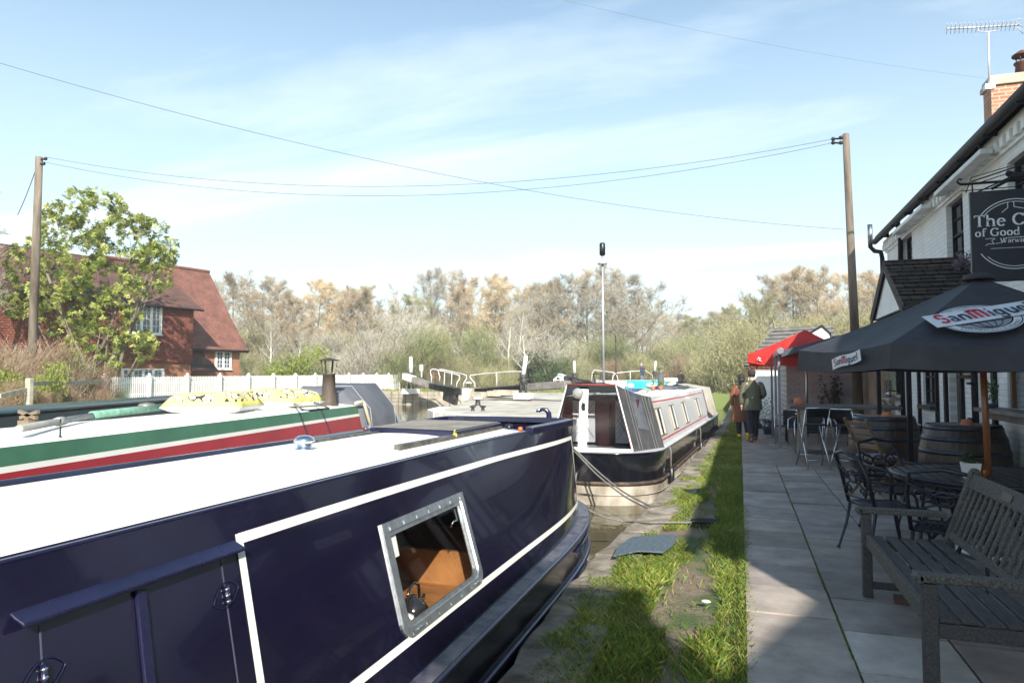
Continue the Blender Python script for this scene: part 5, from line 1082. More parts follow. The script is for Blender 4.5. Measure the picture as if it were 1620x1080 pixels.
# middle storey
BT = []
for i in range(24):
    u = 350+i*33+random.uniform(-10, 10); BT.append((u, 528+random.uniform(-16, 14), random.uniform(70, 84), random.choice(['bushA', 'bushB', 'bushC', 'bushA', 'bushB']), random.choice(['olive', 'green', 'grey', 'olive', 'tan', 'green'])))
for i in range(22):
    u = 345+i*37+random.uniform(-10, 10); BT.append((u, 560+random.uniform(-9, 9), random.uniform(64, 72), random.choice(['bushA', 'bushC', 'bushB']), random.choice(['tan', 'olive', 'brown', 'grey', 'green'])))
BT += [(848, 556, 66, 'leafy', 'dark'), (874, 566, 64, 'leafy', 'dark'), (468, 545, 50, 'leafy', 'lime'), (485, 562, 50, 'leafy', 'green'), (452, 560, 52, 'bushB', 'green'), (610, 500, 66, 'bushA', 'grey'), (585, 520, 64, 'bushA', 'grey'), (640, 520, 63, 'bushA', 'green')]
for u, v, d in ((1070, 540, 80), (1096, 546, 74), (1120, 535, 70), (1145, 525, 62), (1168, 515, 54), (1190, 505, 48), (1212, 500, 46), (1240, 500, 50), (1270, 505, 52), (1300, 500, 56), (1335, 495, 60), (1370, 490, 60)): BT.append((u, v, d, 'bushA' if u % 4 else 'bushB', 'olive'))
for u, v, d in ((1130, 575, 66), (1152, 578, 60), (1172, 580, 56), (1192, 572, 50), (1100, 580, 72)): BT.append((u, v, d, 'bushB', 'green'))
for u, v, d, k, c in BT: plant(k, u, v, d, c, lbl(('leafy ' if k in ('leafy', 'bushB') else 'twiggy ')+COLW[c]+' bush', u), GB, w=random.uniform(.9, 1.25), zb=.42 if u < 1080 else .3)

# brown scrub and rail fence on the near left bank
GH = 'brown scrub in front of the brick house'
HB = [(-20, 528, 21, 'bushC', 'brown'), (30, 536, 22, 'bushC', 'brown'), (100, 560, 23, 'bushC', 'tan'), (22, 560, 20, 'bushC', 'brown'), (60, 575, 21, 'bushA', 'brown'), (95, 590, 22.5, 'bushC', 'brown'), (130, 578, 24, 'bushC', 'brown'), (160, 600, 25, 'bushA', 'olive'), (0, 600, 17.5, 'bushA', 'brown'), (50, 618, 18, 'bushA', 'brown'), (100, 612, 19.5, 'bushC', 'brown'), (145, 615, 21.5, 'bushA', 'brown'), (10, 545, 24, 'bushC', 'tan'), (62, 572, 18.5, 'leafy', 'lime'), (12, 560, 19, 'leafy', 'lime'), (78, 550, 23, 'leafy', 'lime'), (190, 615, 25, 'leafy', 'green')]
pos = ['at the left edge of the photo', 'left of the telegraph pole, the tall one', 'between the pole and the leafy tree', 'under the telegraph pole', 'right of the telegraph pole', 'left of the rail post', 'against the house wall', 'at the picket fence end', 'low by the teal boat', 'below the rail post', 'in front of the small window', 'just short of the picket fence', 'behind the pole foot', 'beside the white-topped rail post', 'at the far left', 'by the leafy tree foot', 'under the first picket post']
for (u, v, d, k, c), tx in zip(HB, pos): plant(k, u, v, d, c, f'{COLW[c]} {"leafy shrub" if k == "leafy" else "tangled scrub"} {tx}', GH, zb=.35, w=1.15 if k != 'leafy' else .8)
t = thing('rail_fence', 'old timber post and rail fence running through the brown scrub', 'fence', at(45, 640, d=17)); mb = MB()
mb = MB(); a = at(45, 655, d=17); b = at(47, 598, d=17); mb.beam(a, b, .17, .12, up=(0, 1, 0)); mb.build('post', mat('lichen_timber', (.28, .25, .19), .9, col2=(.5, .47, .38), scale=6), t, bevel=.02)
mb = MB(); mb.beam(at(50, 607, d=17.1), at(158, 605, d=22), .05, .1); mb.build('rail', MATS['lichen_timber'], t); mb = MB(); mb.beam(at(0, 626, d=16), at(44, 616, d=17), .05, .1); mb.build('rail', MATS['lichen_timber'], t)

# the leafy tree in front of the house
rd = random.Random(33); base = at(140, 600, d=33); base.z = .4
lt = thing('leafy_tree', 'yellow-green broadleaved tree in front of the tiled house', 'tree', base)
blobs = [(150, 345, 55, 48), (205, 385, 62, 48), (110, 400, 60, 60), (235, 430, 45, 42), (60, 420, 55, 45), (35, 470, 38, 40), (160, 440, 75, 48), (175, 520, 60, 42), (150, 555, 55, 36), (100, 350, 38, 35), (240, 370, 30, 26), (215, 545, 35, 28), (130, 480, 55, 40), (85, 500, 30, 30), (122, 316, 22, 22), (262, 395, 20, 30), (196, 345, 26, 18)]
trk = MB(); lf = MB(); lf2 = MB()
for su in (128, 150, 172):
    s0 = at(su, 600, d=33); s0.z = .3
    for _ in range(4):
        bx_ = rd.choice(blobs); e = at(bx_[0]+rd.uniform(-20, 20), bx_[1], d=33+rd.uniform(-1.2, 1.2)); m_ = s0.lerp(e, .5)+V((rd.uniform(-.3, .3), rd.uniform(-.3, .3), -.2)); trk.tube([s0, s0.lerp(m_, .6), m_, e], [.12, .09, .06, .018], 7)
        for _ in range(5):
            q = m_.lerp(e, rd.random()); trk.tube([q, q+V((rd.gauss(0, .5), rd.gauss(0, .5), rd.uniform(.1, .8)))], [.03, .008], 4, cap=False)
trk.build('trunk', M_bark, lt)
for bu, bv, ru, rv in blobs:
    for _ in range(int(ru*rv/5)):
        a = rd.uniform(0, 6.28); r_ = rd.random()**.4; u = bu+ru*r_*math.cos(a); v = bv+rv*r_*math.sin(a); dz = rd.gauss(0, .9)
        if NZ.noise(V((u/24, v/24, dz*.6))) < .0: continue
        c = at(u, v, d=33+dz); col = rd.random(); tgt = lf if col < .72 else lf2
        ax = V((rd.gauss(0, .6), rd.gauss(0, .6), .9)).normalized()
        for k in range(13):
            an = k*2.4; side_ = ax.cross(V((math.cos(an), math.sin(an), .2))).normalized(); dr = (side_+ax*rd.uniform(-.2, .8)).normalized(); L_ = rd.uniform(.11, .22); wd = dr.cross(ax).normalized()*L_*.2; p0 = c+ax*rd.uniform(-.06, .06)
            tgt.add([p0, p0+dr*L_*.5+wd, p0+dr*L_-V((0, 0, L_*.2)), p0+dr*L_*.5-wd], [(0, 1, 2, 3)], False)
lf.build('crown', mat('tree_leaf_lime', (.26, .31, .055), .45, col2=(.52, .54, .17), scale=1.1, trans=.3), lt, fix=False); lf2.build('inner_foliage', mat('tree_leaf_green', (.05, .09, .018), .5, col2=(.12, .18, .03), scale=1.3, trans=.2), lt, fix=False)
# bare twigs reaching in at the far left
plant('slim', -38, 285, 31, 'grey', 'bare grey tree reaching in at the left edge behind the pole', GT, zb=.4, w=.9, rot=1.0)
# ================================================================== LETTERS
GL_ = {
 'T': (.82, [(.41, 0, .41, 1, .17), (.02, .95, .80, .95, .08), (.05, .78, .05, .95, .06), (.77, .78, .77, .95, .06), (.24, .03, .58, .03, .06)], []),
 'h': (.78, [(.15, 0, .15, 1, .15), (.60, 0, .60, .42, .15), (.02, .03, .30, .03, .06), (.46, .03, .74, .03, .06), (.03, .97, .15, .97, .06)], [(.38, .42, .22, .22, 0, 180, .12, .09)]),
 'e': (.66, [(.08, .36, .58, .36, .06)], [(.33, .32, .25, .31, 5, 320, .15, .07)]),
 'C': (.96, [(.86, .72, .86, 1, .06)], [(.5, .5, .41, .47, 38, 322, .17, .07)]),
 'a': (.62, [(.48, .02, .48, .45, .14), (.48, .03, .60, .03, .06)], [(.27, .18, .18, .17, 0, 360, .1, .06), (.3, .44, .18, .18, 0, 150, .13, .08)]),
 'p': (.72, [(.15, -.32, .15, .62, .14), (.02, -.31, .30, -.31, .06)], [(.38, .31, .23, .30, 0, 360, .15, .07)]),
 'o': (.68, [], [(.33, .31, .25, .30, 0, 360, .16, .07)]),
 'f': (.46, [(.2, 0, .2, .78, .15), (.04, .62, .44, .62, .06), (.06, .03, .36, .03, .06)], [(.36, .80, .16, .17, 30, 180, .13, .08)]),
 'G': (1.0, [(.80, .05, .80, .45, .15), (.62, .45, .95, .45, .06), (.84, .75, .84, 1, .06)], [(.5, .5, .41, .47, 38, 300, .17, .07)]),
 'd': (.74, [(.54, .02, .54, 1, .15), (.42, .97, .54, .97, .06), (.54, .03, .70, .03, .06)], [(.30, .31, .22, .30, 0, 360, .15, .07)]),
 'H': (1.0, [(.2, 0, .2, 1, .17), (.78, 0, .78, 1, .17), (.2, .52, .78, .52, .08), (.05, .03, .35, .03, .06), (.63, .03, .93, .03, .06), (.05, .97, .35, .97, .06), (.63, .97, .93, .97, .06)], []),
 'W': (1.3, [(.12, 1, .4, 0, .16), (.4, 0, .65, .9, .08), (.62, 1, .9, 0, .16), (.9, 0, 1.15, 1, .08), (0, .97, .28, .97, .06), (1.02, .97, 1.26, .97, .06)], []),
 'r': (.5, [(.15, 0, .15, .62, .15), (.02, .03, .30, .03, .06), (.02, .60, .15, .60, .06)], [(.34, .42, .17, .19, 30, 160, .12, .1)]),
 'w': (.95, [(.1, .62, .28, 0, .13), (.28, 0, .47, .58, .07), (.44, .62, .64, 0, .13), (.64, 0, .84, .62, .07)], []),
 'i': (.36, [(.16, 0, .16, .62, .15), (.03, .03, .30, .03, .06), (.09, .86, .23, .86, .13)], []),
 'c': (.58, [], [(.32, .31, .25, .30, 45, 315, .15, .07)]),
 'k': (.72, [(.15, 0, .15, 1, .15), (.15, .25, .55, .62, .08), (.28, .36, .60, 0, .15), (.02, .03, .30, .03, .06)], []),
 'S': (.74, [], [(.38, .74, .25, .22, 20, 250, .13, .12), (.38, .28, .27, .25, -150, 90, .13, .12)]),
 'n': (.76, [(.15, 0, .15, .64, .17), (.60, 0, .60, .45, .17)], [(.38, .44, .22, .20, 0, 180, .12, .12)]),
 'M': (1.15, [(.15, 0, .15, .9, .2), (.56, 0, .56, .8, .2), (.97, 0, .97, .8, .2), (0, .9, .4, .98, .12)], [(.36, .74, .2, .22, 0, 170, .14, .14), (.77, .74, .2, .22, 0, 170, .14, .14)]),
 'g': (.72, [(.54, -.2, .54, .62, .15)], [(.30, .31, .22, .30, 0, 360, .15, .09), (.30, -.16, .24, .14, 180, 360, .1, .09)]),
 'u': (.76, [(.15, .2, .15, .64, .17), (.60, 0, .60, .64, .17)], [(.38, .22, .22, .20, 180, 360, .12, .12)]),
 'l': (.36, [(.16, 0, .16, 1, .17)], []), ' ': (.38, [], [])}
def lettering(mb, text, fn, bold=1.0, gap=.04):
    """fn(x, y) maps em units (cap height 1) to a point; returns the width"""
    x = 0
    for ch in text:
        w, ls_, ar = GL_[ch]
        for x0, y0, x1, y1, t in ls_:
            d = V((x1-x0, y1-y0, 0)); L_ = d.length; d /= L_; q = V((-d.y, d.x, 0))*t*bold/2; a = V((x+x0, y0, 0)); b = V((x+x1, y1, 0))
            mb.poly([fn(*(p.xy)) for p in (a-q, b-q, b+q, a+q)])
        for cx, cy, rx, ry, a0, a1, ws, wt in ar:
            n_ = 12; prev = None
            for i in range(n_+1):
                a = R(a0+(a1-a0)*i/n_); t = (ws*abs(math.cos(a))+wt*abs(math.sin(a)))*bold/2; c_, s_ = math.cos(a), math.sin(a)
                cur = (fn(x+cx+(rx+t)*c_, cy+(ry+t)*s_), fn(x+cx+(rx-t)*c_, cy+(ry-t)*s_))
                if prev: mb.poly([prev[0], cur[0], cur[1], prev[1]])
                prev = cur
        x += w+gap
    return x
def textwidth(t, gap=.04): return sum(GL_[c][0]+gap for c in t)
def font_polys(text):
    cu = bpy.data.curves.new('txt', 'FONT'); cu.body = text; cu.size = 1; o = bpy.data.objects.new('txt', cu); COL.objects.link(o); bpy.context.view_layer.update()
    me = bpy.data.meshes.new_from_object(o); out = ([tuple(v.co.xy) for v in me.vertices], [tuple(p.vertices) for p in me.polygons]); bpy.data.objects.remove(o); bpy.data.curves.remove(cu); bpy.data.meshes.remove(me); return out

# ================================================================== THE INN
M_pub = brickmat('painted_brick', (.78, .78, .77), (.84, .84, .82), (.66, .66, .65), 'y', ms=.006, bump=.8, dirt=.12)
M_pubx = brickmat('painted_brick_end', (.78, .78, .77), (.84, .84, .82), (.66, .66, .65), 'x', ms=.006, bump=.8, dirt=.12)
M_trim = mat('inn_trim', (.80, .80, .78), .6, var=.08, scale=3)
M_gut = mat('gutter_black', (.012, .010, .014), .6, var=.3, spec=.25)
M_slate = brickmat('dark_clay_tiles', (.055, .045, .042), (.10, .08, .07), (.02, .017, .016), 'x', bw=.17, bh=.11, ms=.012, bump=1.2, zaxis='z')
M_slatey = brickmat('dark_clay_tiles_y', (.055, .045, .042), (.10, .08, .07), (.02, .017, .016), 'y', bw=.17, bh=.11, ms=.012, bump=1.2)
pub = thing('inn_building', 'white painted brick inn with black trim along the paved terrace', 'inn', (3.2, 8.6, 0))
X0 = 3.2; YA, YB = -.2, 17.3; EZ = 4.75
# openings: (y0, y1, z0, z1)
OP = [(14.95, 15.75, 3.45, 4.4), (11.75, 12.62, 3.3, 4.35), (8.7, 9.95, 3.1, 4.25), (4.6, 5.8, 3.1, 4.25), (1.2, 2.4, 3.1, 4.25), (13.62, 14.42, 1.08, 2.1), (12.1, 12.76, 0, 2.1), (7.6, 10.2, 1.2, 2.15), (3.5, 5.5, 1.1, 2.1)]
yc = sorted({YA, YB} | {v for o in OP for v in o[:2]}); zc = sorted({0, EZ} | {v for o in OP for v in o[2:]})
mb = MB()
for ya, yb in zip(yc, yc[1:]):
    for za, zb in zip(zc, zc[1:]):
        if any(o[0] <= ya+1e-6 and yb-1e-6 <= o[1] and o[2] <= za+1e-6 and zb-1e-6 <= o[3] for o in OP): continue
        mb.poly([(X0, ya, za), (X0, yb, za), (X0, yb, zb), (X0, ya, zb)])
for a, b, c, d in OP:
    for q in ([(X0, a, c), (X0, a, d)], [(X0, b, c), (X0, b, d)], [(X0, a, c), (X0, b, c)], [(X0, a, d), (X0, b, d)]):
        p, r_ = V(q[0]), V(q[1]); mb.poly([p, r_, r_+V((.2, 0, 0)), p+V((.2, 0, 0))])
mb.build('front_wall', M_pub, pub)
mb = MB()
for y in (YA, YB): mb.poly([(X0, y, 0), (9.6, y, 0), (9.6, y, EZ), (6.4, y, 7.35), (X0, y, EZ)])
mb.poly([(9.6, YA, 0), (9.6, YB, 0), (9.6, YB, EZ), (9.6, YA, EZ)]); mb.build('end_wall', M_pubx, pub)
mb = MB(); mb.slab([(2.98, YA-.15, EZ-.05), (2.98, YB+.12, EZ-.05), (6.4, YB+.12, 7.5), (6.4, YA-.15, 7.5)], (0, 0, .1)); mb.slab([(9.82, YA-.15, EZ-.05), (9.82, YB+.12, EZ-.05), (6.401, YB+.12, 7.5), (6.401, YA-.15, 7.5)], (0, 0, .1)); rf = mb.build('roof', M_slatey, pub)
mb = MB(); mb.slab([(2.99, YA-.14, EZ-.07), (2.99, YB+.11, EZ-.07), (3.19, YB+.11, EZ+.085), (3.19, YA-.14, EZ+.085)], (0, 0, -.03)); mb.tube([(2.98, YA-.2, EZ-.06), (2.98, YB+.15, EZ-.06)], .065, 10); mb.tube([(3.06, YA, EZ-.02), (3.06, YB, EZ-.02)], .04, 6)
y = 0
while y < YB: mb.bb((2.94, y, EZ-.14), (3.1, y+.03, EZ-.0)); y += 1.1
mb.build('gutter', M_gut, pub)
mb = MB(); y = YA+.05
mb.bb((3.12, YA, EZ-.19), (3.2, YB, EZ-.1)); mb.bb((3.16, YA, EZ-.36), (3.2, YB, EZ-.32))
while y < YB-.1: mb.bb((3.10, y, EZ-.32), (3.2, y+.11, EZ-.19)); y += .225
mb.build('dentil_cornice', M_trim, pub)
# ventilated flue / soil pipe at the far corner
mb = MB(); mb.tube([(3.12, 17.42, 2.2), (3.12, 17.42, 4.3), (3.10, 17.45, 4.45), (3.0, 17.6, 4.5), (2.93, 17.7, 4.62), (2.93, 17.7, 5.1)], .05, 12); mb.build('downpipe', M_gut, pub)
mb = MB(); mb.tube([(2.93, 17.7, 4.72), (2.93, 17.7, 5.15)], .055, 12); mb.build('flue_pipe', M_steel, pub)
mb = MB(); mb.tube([(3.12, 15.72, 0), (3.12, 15.72, 2.6), (3.16, 15.72, 4.6)], .045, 10)
for z in (.4, 1.0, 1.5, 1.95): mb.tube([(3.06, 15.63, z), (3.06, 15.81, z)], .02, 6)
mb.build('downpipe', M_gut, pub); 
mb = MB(); mb.tube([(3.12, 11.2, 0), (3.12, 11.2, 2.6)], .045, 10)
for z in (.4, 1.0, 1.5, 1.95): mb.tube([(3.06, 11.11, z), (3.06, 11.29, z)], .02, 6)
mb.build('downpipe', M_gut, pub)
# chimney standing in the roof slope
M_chb = brickmat('chimney_brick', (.40, .17, .09), (.52, .25, .14), (.50, .42, .33), 'x', ms=.012, dirt=.3); M_chy = brickmat('chimney_brick_shaded', (.12, .05, .03), (.16, .08, .05), (.2, .16, .12), 'y', ms=.012)  # second brick is a darker copy with side shade in its colour, unused
c0 = V((4.7, 15.8, 0)); mb = MB(); mb.bb((4.86, 15.8, 5.6), (6.1, 16.25, 7.42)); chm = mb.build('chimney', M_chb, rf)
mb = MB(); mb.bb((4.81, 15.75, 7.42), (6.16, 16.3, 7.53)); mb.bb((4.84, 15.78, 7.53), (6.12, 16.27, 7.63)); mb.build('chimney_cap', M_conc, rf, bevel=.015)
mb = MB(); cp = at(1617, 112, d=13.9); mb.lathe([(.13, -.1), (.11, .12), (.14, .14), (.14, .17), (.1, .19)], cp, 14); mb.lathe([(.17, .30), (.17, .33), (.03, .42)], cp, 14)
for k in range(3): mb.tube([cp+V((.1*math.cos(k*2.1), .1*math.sin(k*2.1), .18)), cp+V((.13*math.cos(k*2.1), .13*math.sin(k*2.1), .31))], .012, 5)
mb.build('chimney_pot', mat('sooty_terracotta', (.10, .04, .03), .8), rf)
mb = MB(); ab = at(1565, 132, d=13.4); an = at(1563.5, 50, d=13.4); mb.tube([ab, an], .018, 7)
aL = at(1498, 46, d=13.4); aR = at(1612, 40, d=13.4); mb.tube([aL, aR], .016, 6); mb.tube([at(1547, 46, d=13.4), at(1548, 50, d=13.4), at(1563, 50.5, d=13.4), at(1578, 49, d=13.4)], .01, 6)
for i in range(17):
    p = aL.lerp(aR, i/17); mb.tube([p+V((-.03, -.16, .03)), p+V((.03, .16, -.03))], .007, 5)
    mb.tube([p+V((0, -.05, .05)), p+V((0, .05, -.05))], .006, 4)
for dz in (-.09, .0, .09): mb.tube([aR+V((-.06, -.1, dz)), aR+V((.1, .1, dz*1.5))], .01, 5)
mb.box(at(1565, 138, d=13.4), (.16, .12, .1)); mb.build('television_aerial', mat('aerial_white', (.7, .68, .68), .35, .3), pub)
# upper windows
def pwin(a, b, c, d, nm='window', nx=2, nz=4, mm=M_gut, rec=.1, glass=M_darkglass, open_=False):
    w_ = MB(); t = .045; x = X0+rec
    for q in ((a, a+t), (b-t, b)): w_.bb((x-.02, q[0], c), (x+.04, q[1], d))
    for q in ((c, c+t), (d-t, d), ((c+d)/2-.02, (c+d)/2+.02)): w_.bb((x-.022, a+t, q[0]), (x+.038, b-t, q[1]))
    for i in range(1, nx): yy = a+(b-a)*i/nx; w_.bb((x-.012, yy-.012, c+t), (x+.03, yy+.012, d-t))
    for i in range(1, nz): z = c+(d-c)*i/nz; w_.bb((x-.010, a+t, z-.012), (x+.028, b-t, z+.012))
    o = w_.build(nm, mm, pub); mb = MB(); mb.poly([(x+.01, a, c), (x+.01, b, c), (x+.01, b, d), (x+.01, a, d)]); mb.build('pane', glass, o); return o
for o_ in OP[:5]: pwin(*o_)
pwin(*OP[5], rec=.06); pwin(*OP[8])
for a, b, c, d in OP[:6]: mb = MB(); mb.bb((3.1, a-.06, c-.07), (3.22, b+.06, c-.0)); mb.build('window_sill', mat('sill_paint', (.03, .028, .03), .5), pub)
# door and timber posts of the ground floor
mb = MB(); mb.bb((3.3, 12.12, .02), (3.34, 12.74, 2.08)); dr = mb.build('door', mat('door_black', (.012, .010, .012), .3, coat=.3), pub)
mb = MB(); mb.ball((3.28, 12.2, 1.02), .03, 10, 6); mb.build('door_handle', M_chrome, dr)
for y, w_ in ((13.4, .09), (14.62, .09), (10.6, .1), (12.86, .1), (12.0, .1)):
    mb = MB(); mb.bb((3.15, y-w_/2, 0), (3.2-.002, y+w_/2, 2.3)); mb.build('timber_post', M_gut, pub)
# dark bar window with shelves and bottles
mb = MB(); a, b, c, d = OP[7]; mb.poly([(3.9, a, c), (3.9, b, c), (3.9, b, d), (3.9, a, d)]); mb.poly([(3.4, a, c), (3.9, a, c), (3.9, a, d), (3.4, a, d)]); mb.poly([(3.4, b, c), (3.9, b, c), (3.9, b, d), (3.4, b, d)]); mb.poly([(3.4, a, c), (3.9, a, c), (3.9, b, c), (3.4, b, c)]); mb.poly([(3.4, a, d), (3.9, a, d), (3.9, b, d), (3.4, b, d)]); hat = mb.build('serving_hatch', M_wood_dark, pub)
mb = MB()
for z in (1.5, 1.85): mb.bb((3.6, a+.05, z), (3.88, b-.05, z+.03))
for y in (a+.02, 8.5, 9.3, b-.05): mb.bb((3.22, y-.03, c), (3.27, y+.03, d))
mb.build('hatch_shelf', mat('brown_shelf', (.12, .06, .03), .5), hat)
rd = random.Random(4)
for k in range(14):
    y = 7.75+.17*k; z = 1.53 if k % 2 else 1.235; col = rd.choice([(.05, .12, .05), (.35, .2, .08), (.5, .5, .48), (.25, .05, .04)])
    mb = MB(); mb.lathe([(.032, 0), (.034, .15), (.013, .2), (.013, .26), (.001, .262)], (3.72, y, z), 10)
    side_ = ['by the left jamb', 'beside the left mullion', 'near the centre', 'beside the right mullion', 'by the right jamb'][min(4, k//3)]
    tag(mb.build('bottle', mat('bottle_%d' % int(col[0]*100), col, .1, coat=.5)), f'{"upper" if k % 2 else "lower"} shelf bottle in the dark serving hatch {side_}', 'bottle', 'bottles in the serving hatch')
mb = MB(); mb.bb((2.86, 7.4, 1.15), (3.195, 10.35, 1.2)); mb.bb((2.98, 7.4, 1.06), (3.19, 10.35, 1.148)); mb.build('hatch_counter', mat('slate_counter', (.06, .055, .055), .5, col2=(.14, .13, .12), scale=4), pub, bevel=.006)
mb = MB(); mb.bb((3.195, 16.9, 0), (3.3, 22, 2.3)); mb.build('link_wall', mat('beige_render', (.34, .30, .24), .9, scale=2, bump=.2), pub)
mb = MB(); mb.bb((2.9, 15.95, 1.1), (3.19, 17.25, 1.15)); mb.tube([(2.95, 16.2, 1.1), (3.17, 16.2, .85)], .02, 6); mb.tube([(2.95, 17.0, 1.1), (3.17, 17.0, .85)], .02, 6); mb.build('wall_shelf', M_steel, pub, bevel=.004)
# notice frame
t = thing('menu_board', 'black and gold framed menu board on the white inn wall', 'menu board', (3.19, 16.55, 1.3)); mb = MB()
mb.bb((3.11, 16.2, 1.22), (3.18, 16.95, 2.0)); mb.build('frame', M_gut, t); mb = MB(); mb.bb((3.1, 16.27, 1.3), (3.108, 16.88, 1.94)); mb.build('menu_sheet', mat('menu_sheet', (.08, .14, .12), .4, col2=(.3, .36, .32), scale=14, stretch=(1, .4, 3)), t)
mb = MB(); mb.bb((3.09, 16.2, 1.22), (3.13, 16.95, 1.27)); mb.build('gold_rail', mat('gold_rail', (.4, .28, .1), .5), t)
# warm lamp in a small window
mb = MB(); mb.bb((3.17, 11.42, 1.62), (3.198, 12.0, 1.82)); lw = mb.build('fanlight', mat('amber_glass', (.18, .12, .06), .3), pub)
mb = MB(); mb.ball((3.14, 11.82, 1.72), (.03, .05, .06), 10, 8); lm = bpy.data.materials.new('lamp_glow'); lm.use_nodes = True; lm.node_tree.nodes['Principled BSDF'].inputs['Emission Color'].default_value = (1, .5, .3, 1); lm.node_tree.nodes['Principled BSDF'].inputs['Emission Strength'].default_value = .9; mb.build('lamp', lm, lw)
mb = MB(); mb.bb((3.12, 11.42, 1.57), (3.197, 12.0, 1.615)); mb.build('fanlight_rail', M_gut, lw)
# white linear light housings above the upper windows
for y0, y1, z in ((13.0, 15.3, 4.42), (10.0, 12.2, 4.42)):
    mb = MB(); mb.bb((2.93, y0, z), (3.08, y1, z+.07)); f_ = mb.build('light_housing', mat('white_plastic', (.62, .61, .6), .5), pub, bevel=.01)
    mb = MB()
    for yy in (y0+.15, y1-.15): mb.tube([(3.2, yy, z+.03), (3.0, yy, z+.1), (2.96, yy, z+.16), (3.0, yy, z+.19)], .012, 6)
    mb.build('housing_bracket', M_gut, f_)
# porch
PX = 2.2; ry = 11.95; hw_ = 1.15; rz2 = 3.34; ezp = 2.62
mb = MB(); mb.slab([(PX-.05, ry, rz2), (X0-.01, ry, rz2), (X0-.01, ry-hw_-.1, ezp-.06), (PX-.05, ry-hw_-.1, ezp-.06)], (0, -.03, .06)); mb.slab([(PX-.05, ry+.001, rz2), (X0-.01, ry+.001, rz2), (X0-.01, ry+hw_+.1, ezp-.06), (PX-.05, ry+hw_+.1, ezp-.06)], (0, .03, .06))
for i in range(11):   # tile courses standing proud
    t = i/11; yy = ry-(hw_+.1)*t; z = rz2+.07-(rz2-ezp+.06)*t; mb.beam((PX-.06, yy-.06, z-.02), (X0-.01, yy-.06, z-.02), .07, .02)
prf = mb.build('porch_roof', M_slate, pub)
mb = MB(); mb.slab([(PX, ry-hw_, ezp-.05), (PX, ry+hw_, ezp-.05), (PX, ry, rz2-.04)], (.05, 0, 0)); mb.build('porch_gable', M_trim, prf)
mb = MB(); mb.slab([(PX-.03, ry, rz2+.02), (PX-.03, ry+hw_+.1, ezp-.08), (PX-.03, ry+hw_+.1, ezp-.2), (PX-.03, ry, rz2-.1)], (-.02, 0, 0)); mb.slab([(PX-.03, ry, rz2+.02), (PX-.03, ry-hw_-.1, ezp-.08), (PX-.03, ry-hw_-.1, ezp-.2), (PX-.03, ry, rz2-.1)], (-.02, 0, 0)); mb.bb((PX-.02, ry-hw_, ezp-.22), (PX+.06, ry+hw_, ezp-.1)); mb.build('porch_bargeboard', M_gut, prf)
for y in (ry-hw_+.05, ry+hw_-.05): mb = MB(); mb.bb((PX, y-.03, 0), (PX+.06, y+.03, ezp-.1)); mb.build('porch_post', M_gut, pub)
# hanging flowers beside window two
mb = MB(); rd = random.Random(8); c = at(1527, 418, y=11.5)
for i in range(220):
    p = c+V((rd.gauss(0, .07), rd.gauss(0, .1), rd.gauss(0, .07))); q = V((rd.gauss(0, .03), rd.gauss(0, .03), rd.gauss(0, .03))); mb.add([p, p+q, p+V((q.y, q.z, q.x))], [(0, 1, 2)])
fc_ = thing('flower_cluster', 'small purple flower cluster on the porch roof end by the sign', 'flowers', c); mb.build('foliage', mat('purple_leaf', (.07, .035, .07), .6, col2=(.16, .13, .15), scale=20), fc_, fix=False)

# hanging sign
M_sign = mat('sign_board', (.007, .008, .018), .4, var=.25, scale=2); M_sgl = mat('sign_lettering', (.62, .63, .66), .5, var=.05)
ys_ = 7.6; xl_, xr_, zb_, zt_ = 2.125, 2.93, 2.50, 3.375
sg = thing('hanging_sign', 'navy hanging inn sign with white lettering above the black parasol', 'sign', (3.2, 7.6, 3.4))
mb = MB(); mb.bb((xl_, ys_-.02, zb_), (xr_, ys_+.02, zt_)); bd = mb.build('sign_board', M_sign, sg, bevel=.004)
cxs = (xl_+xr_)/2-.045; mb = MB(); yf = ys_-.0225
def fnS(ox, oz, h): return lambda x, y: V((ox+x*h, yf, oz+y*h))
def centred(txt, oz, h, bold=1.0): w = textwidth(txt)*h; lettering(mb, txt, fnS(cxs-w/2, oz, h), bold)
centred('The Cape', 3.03, .112, 1.05); centred('of Good Hope', 2.935, .076, 1.05); centred('Warwick', 2.865, .046, 1.1)
def arc(r_, a0, a1, w, cz, ex_=1.0):
    prev = None
    for i in range(41):
        a = R(a0+(a1-a0)*i/40); c_, s_ = math.cos(a), math.sin(a); cur = (V((cxs+(r_+w)*c_*ex_, yf, cz+(r_+w)*s_)), V((cxs+(r_-w)*c_*ex_, yf, cz+(r_-w)*s_)))
        if prev: mb.poly([prev[0], cur[0], cur[1], prev[1]])
        prev = cur
cz = 2.945; arc(.335, 35, 145, .004, cz); arc(.31, 38, 142, .003, cz); arc(.33, 212, 328, .004, cz); arc(.305, 222, 318, .003, cz)
def pl(pts, w=.003):
    for a, b in zip(pts, pts[1:]):
        a = V((a[0]+cxs, yf, a[1])); b = V((b[0]+cxs, yf, b[1])); d = (b-a).normalized(); q = V((-d.z, 0, d.x))*w; mb.poly([a-q, b-q, b+q, a+q])
pl([(-.10, 3.155), (-.05, 3.20), (-.05, 3.245), (-.035, 3.255), (-.012, 3.255), (.0, 3.245), (.0, 3.205), (.13, 3.17), (.17, 3.15)]); pl([(-.24, 2.91), (-.2, 2.913), (-.16, 2.91), (-.19, 2.89), (-.17, 2.86), (-.22, 2.862), (-.24, 2.845)], .0025)
pl([(-.16, 2.86), (-.1, 2.87), (-.08, 2.91), (.1, 2.915), (.25, 2.91)], .0025); pl([(-.2, 2.815), (.22, 2.815)], .002); pl([(.24, 2.91), (.2, 2.89), (.24, 2.86), (.16, 2.862)], .0025)
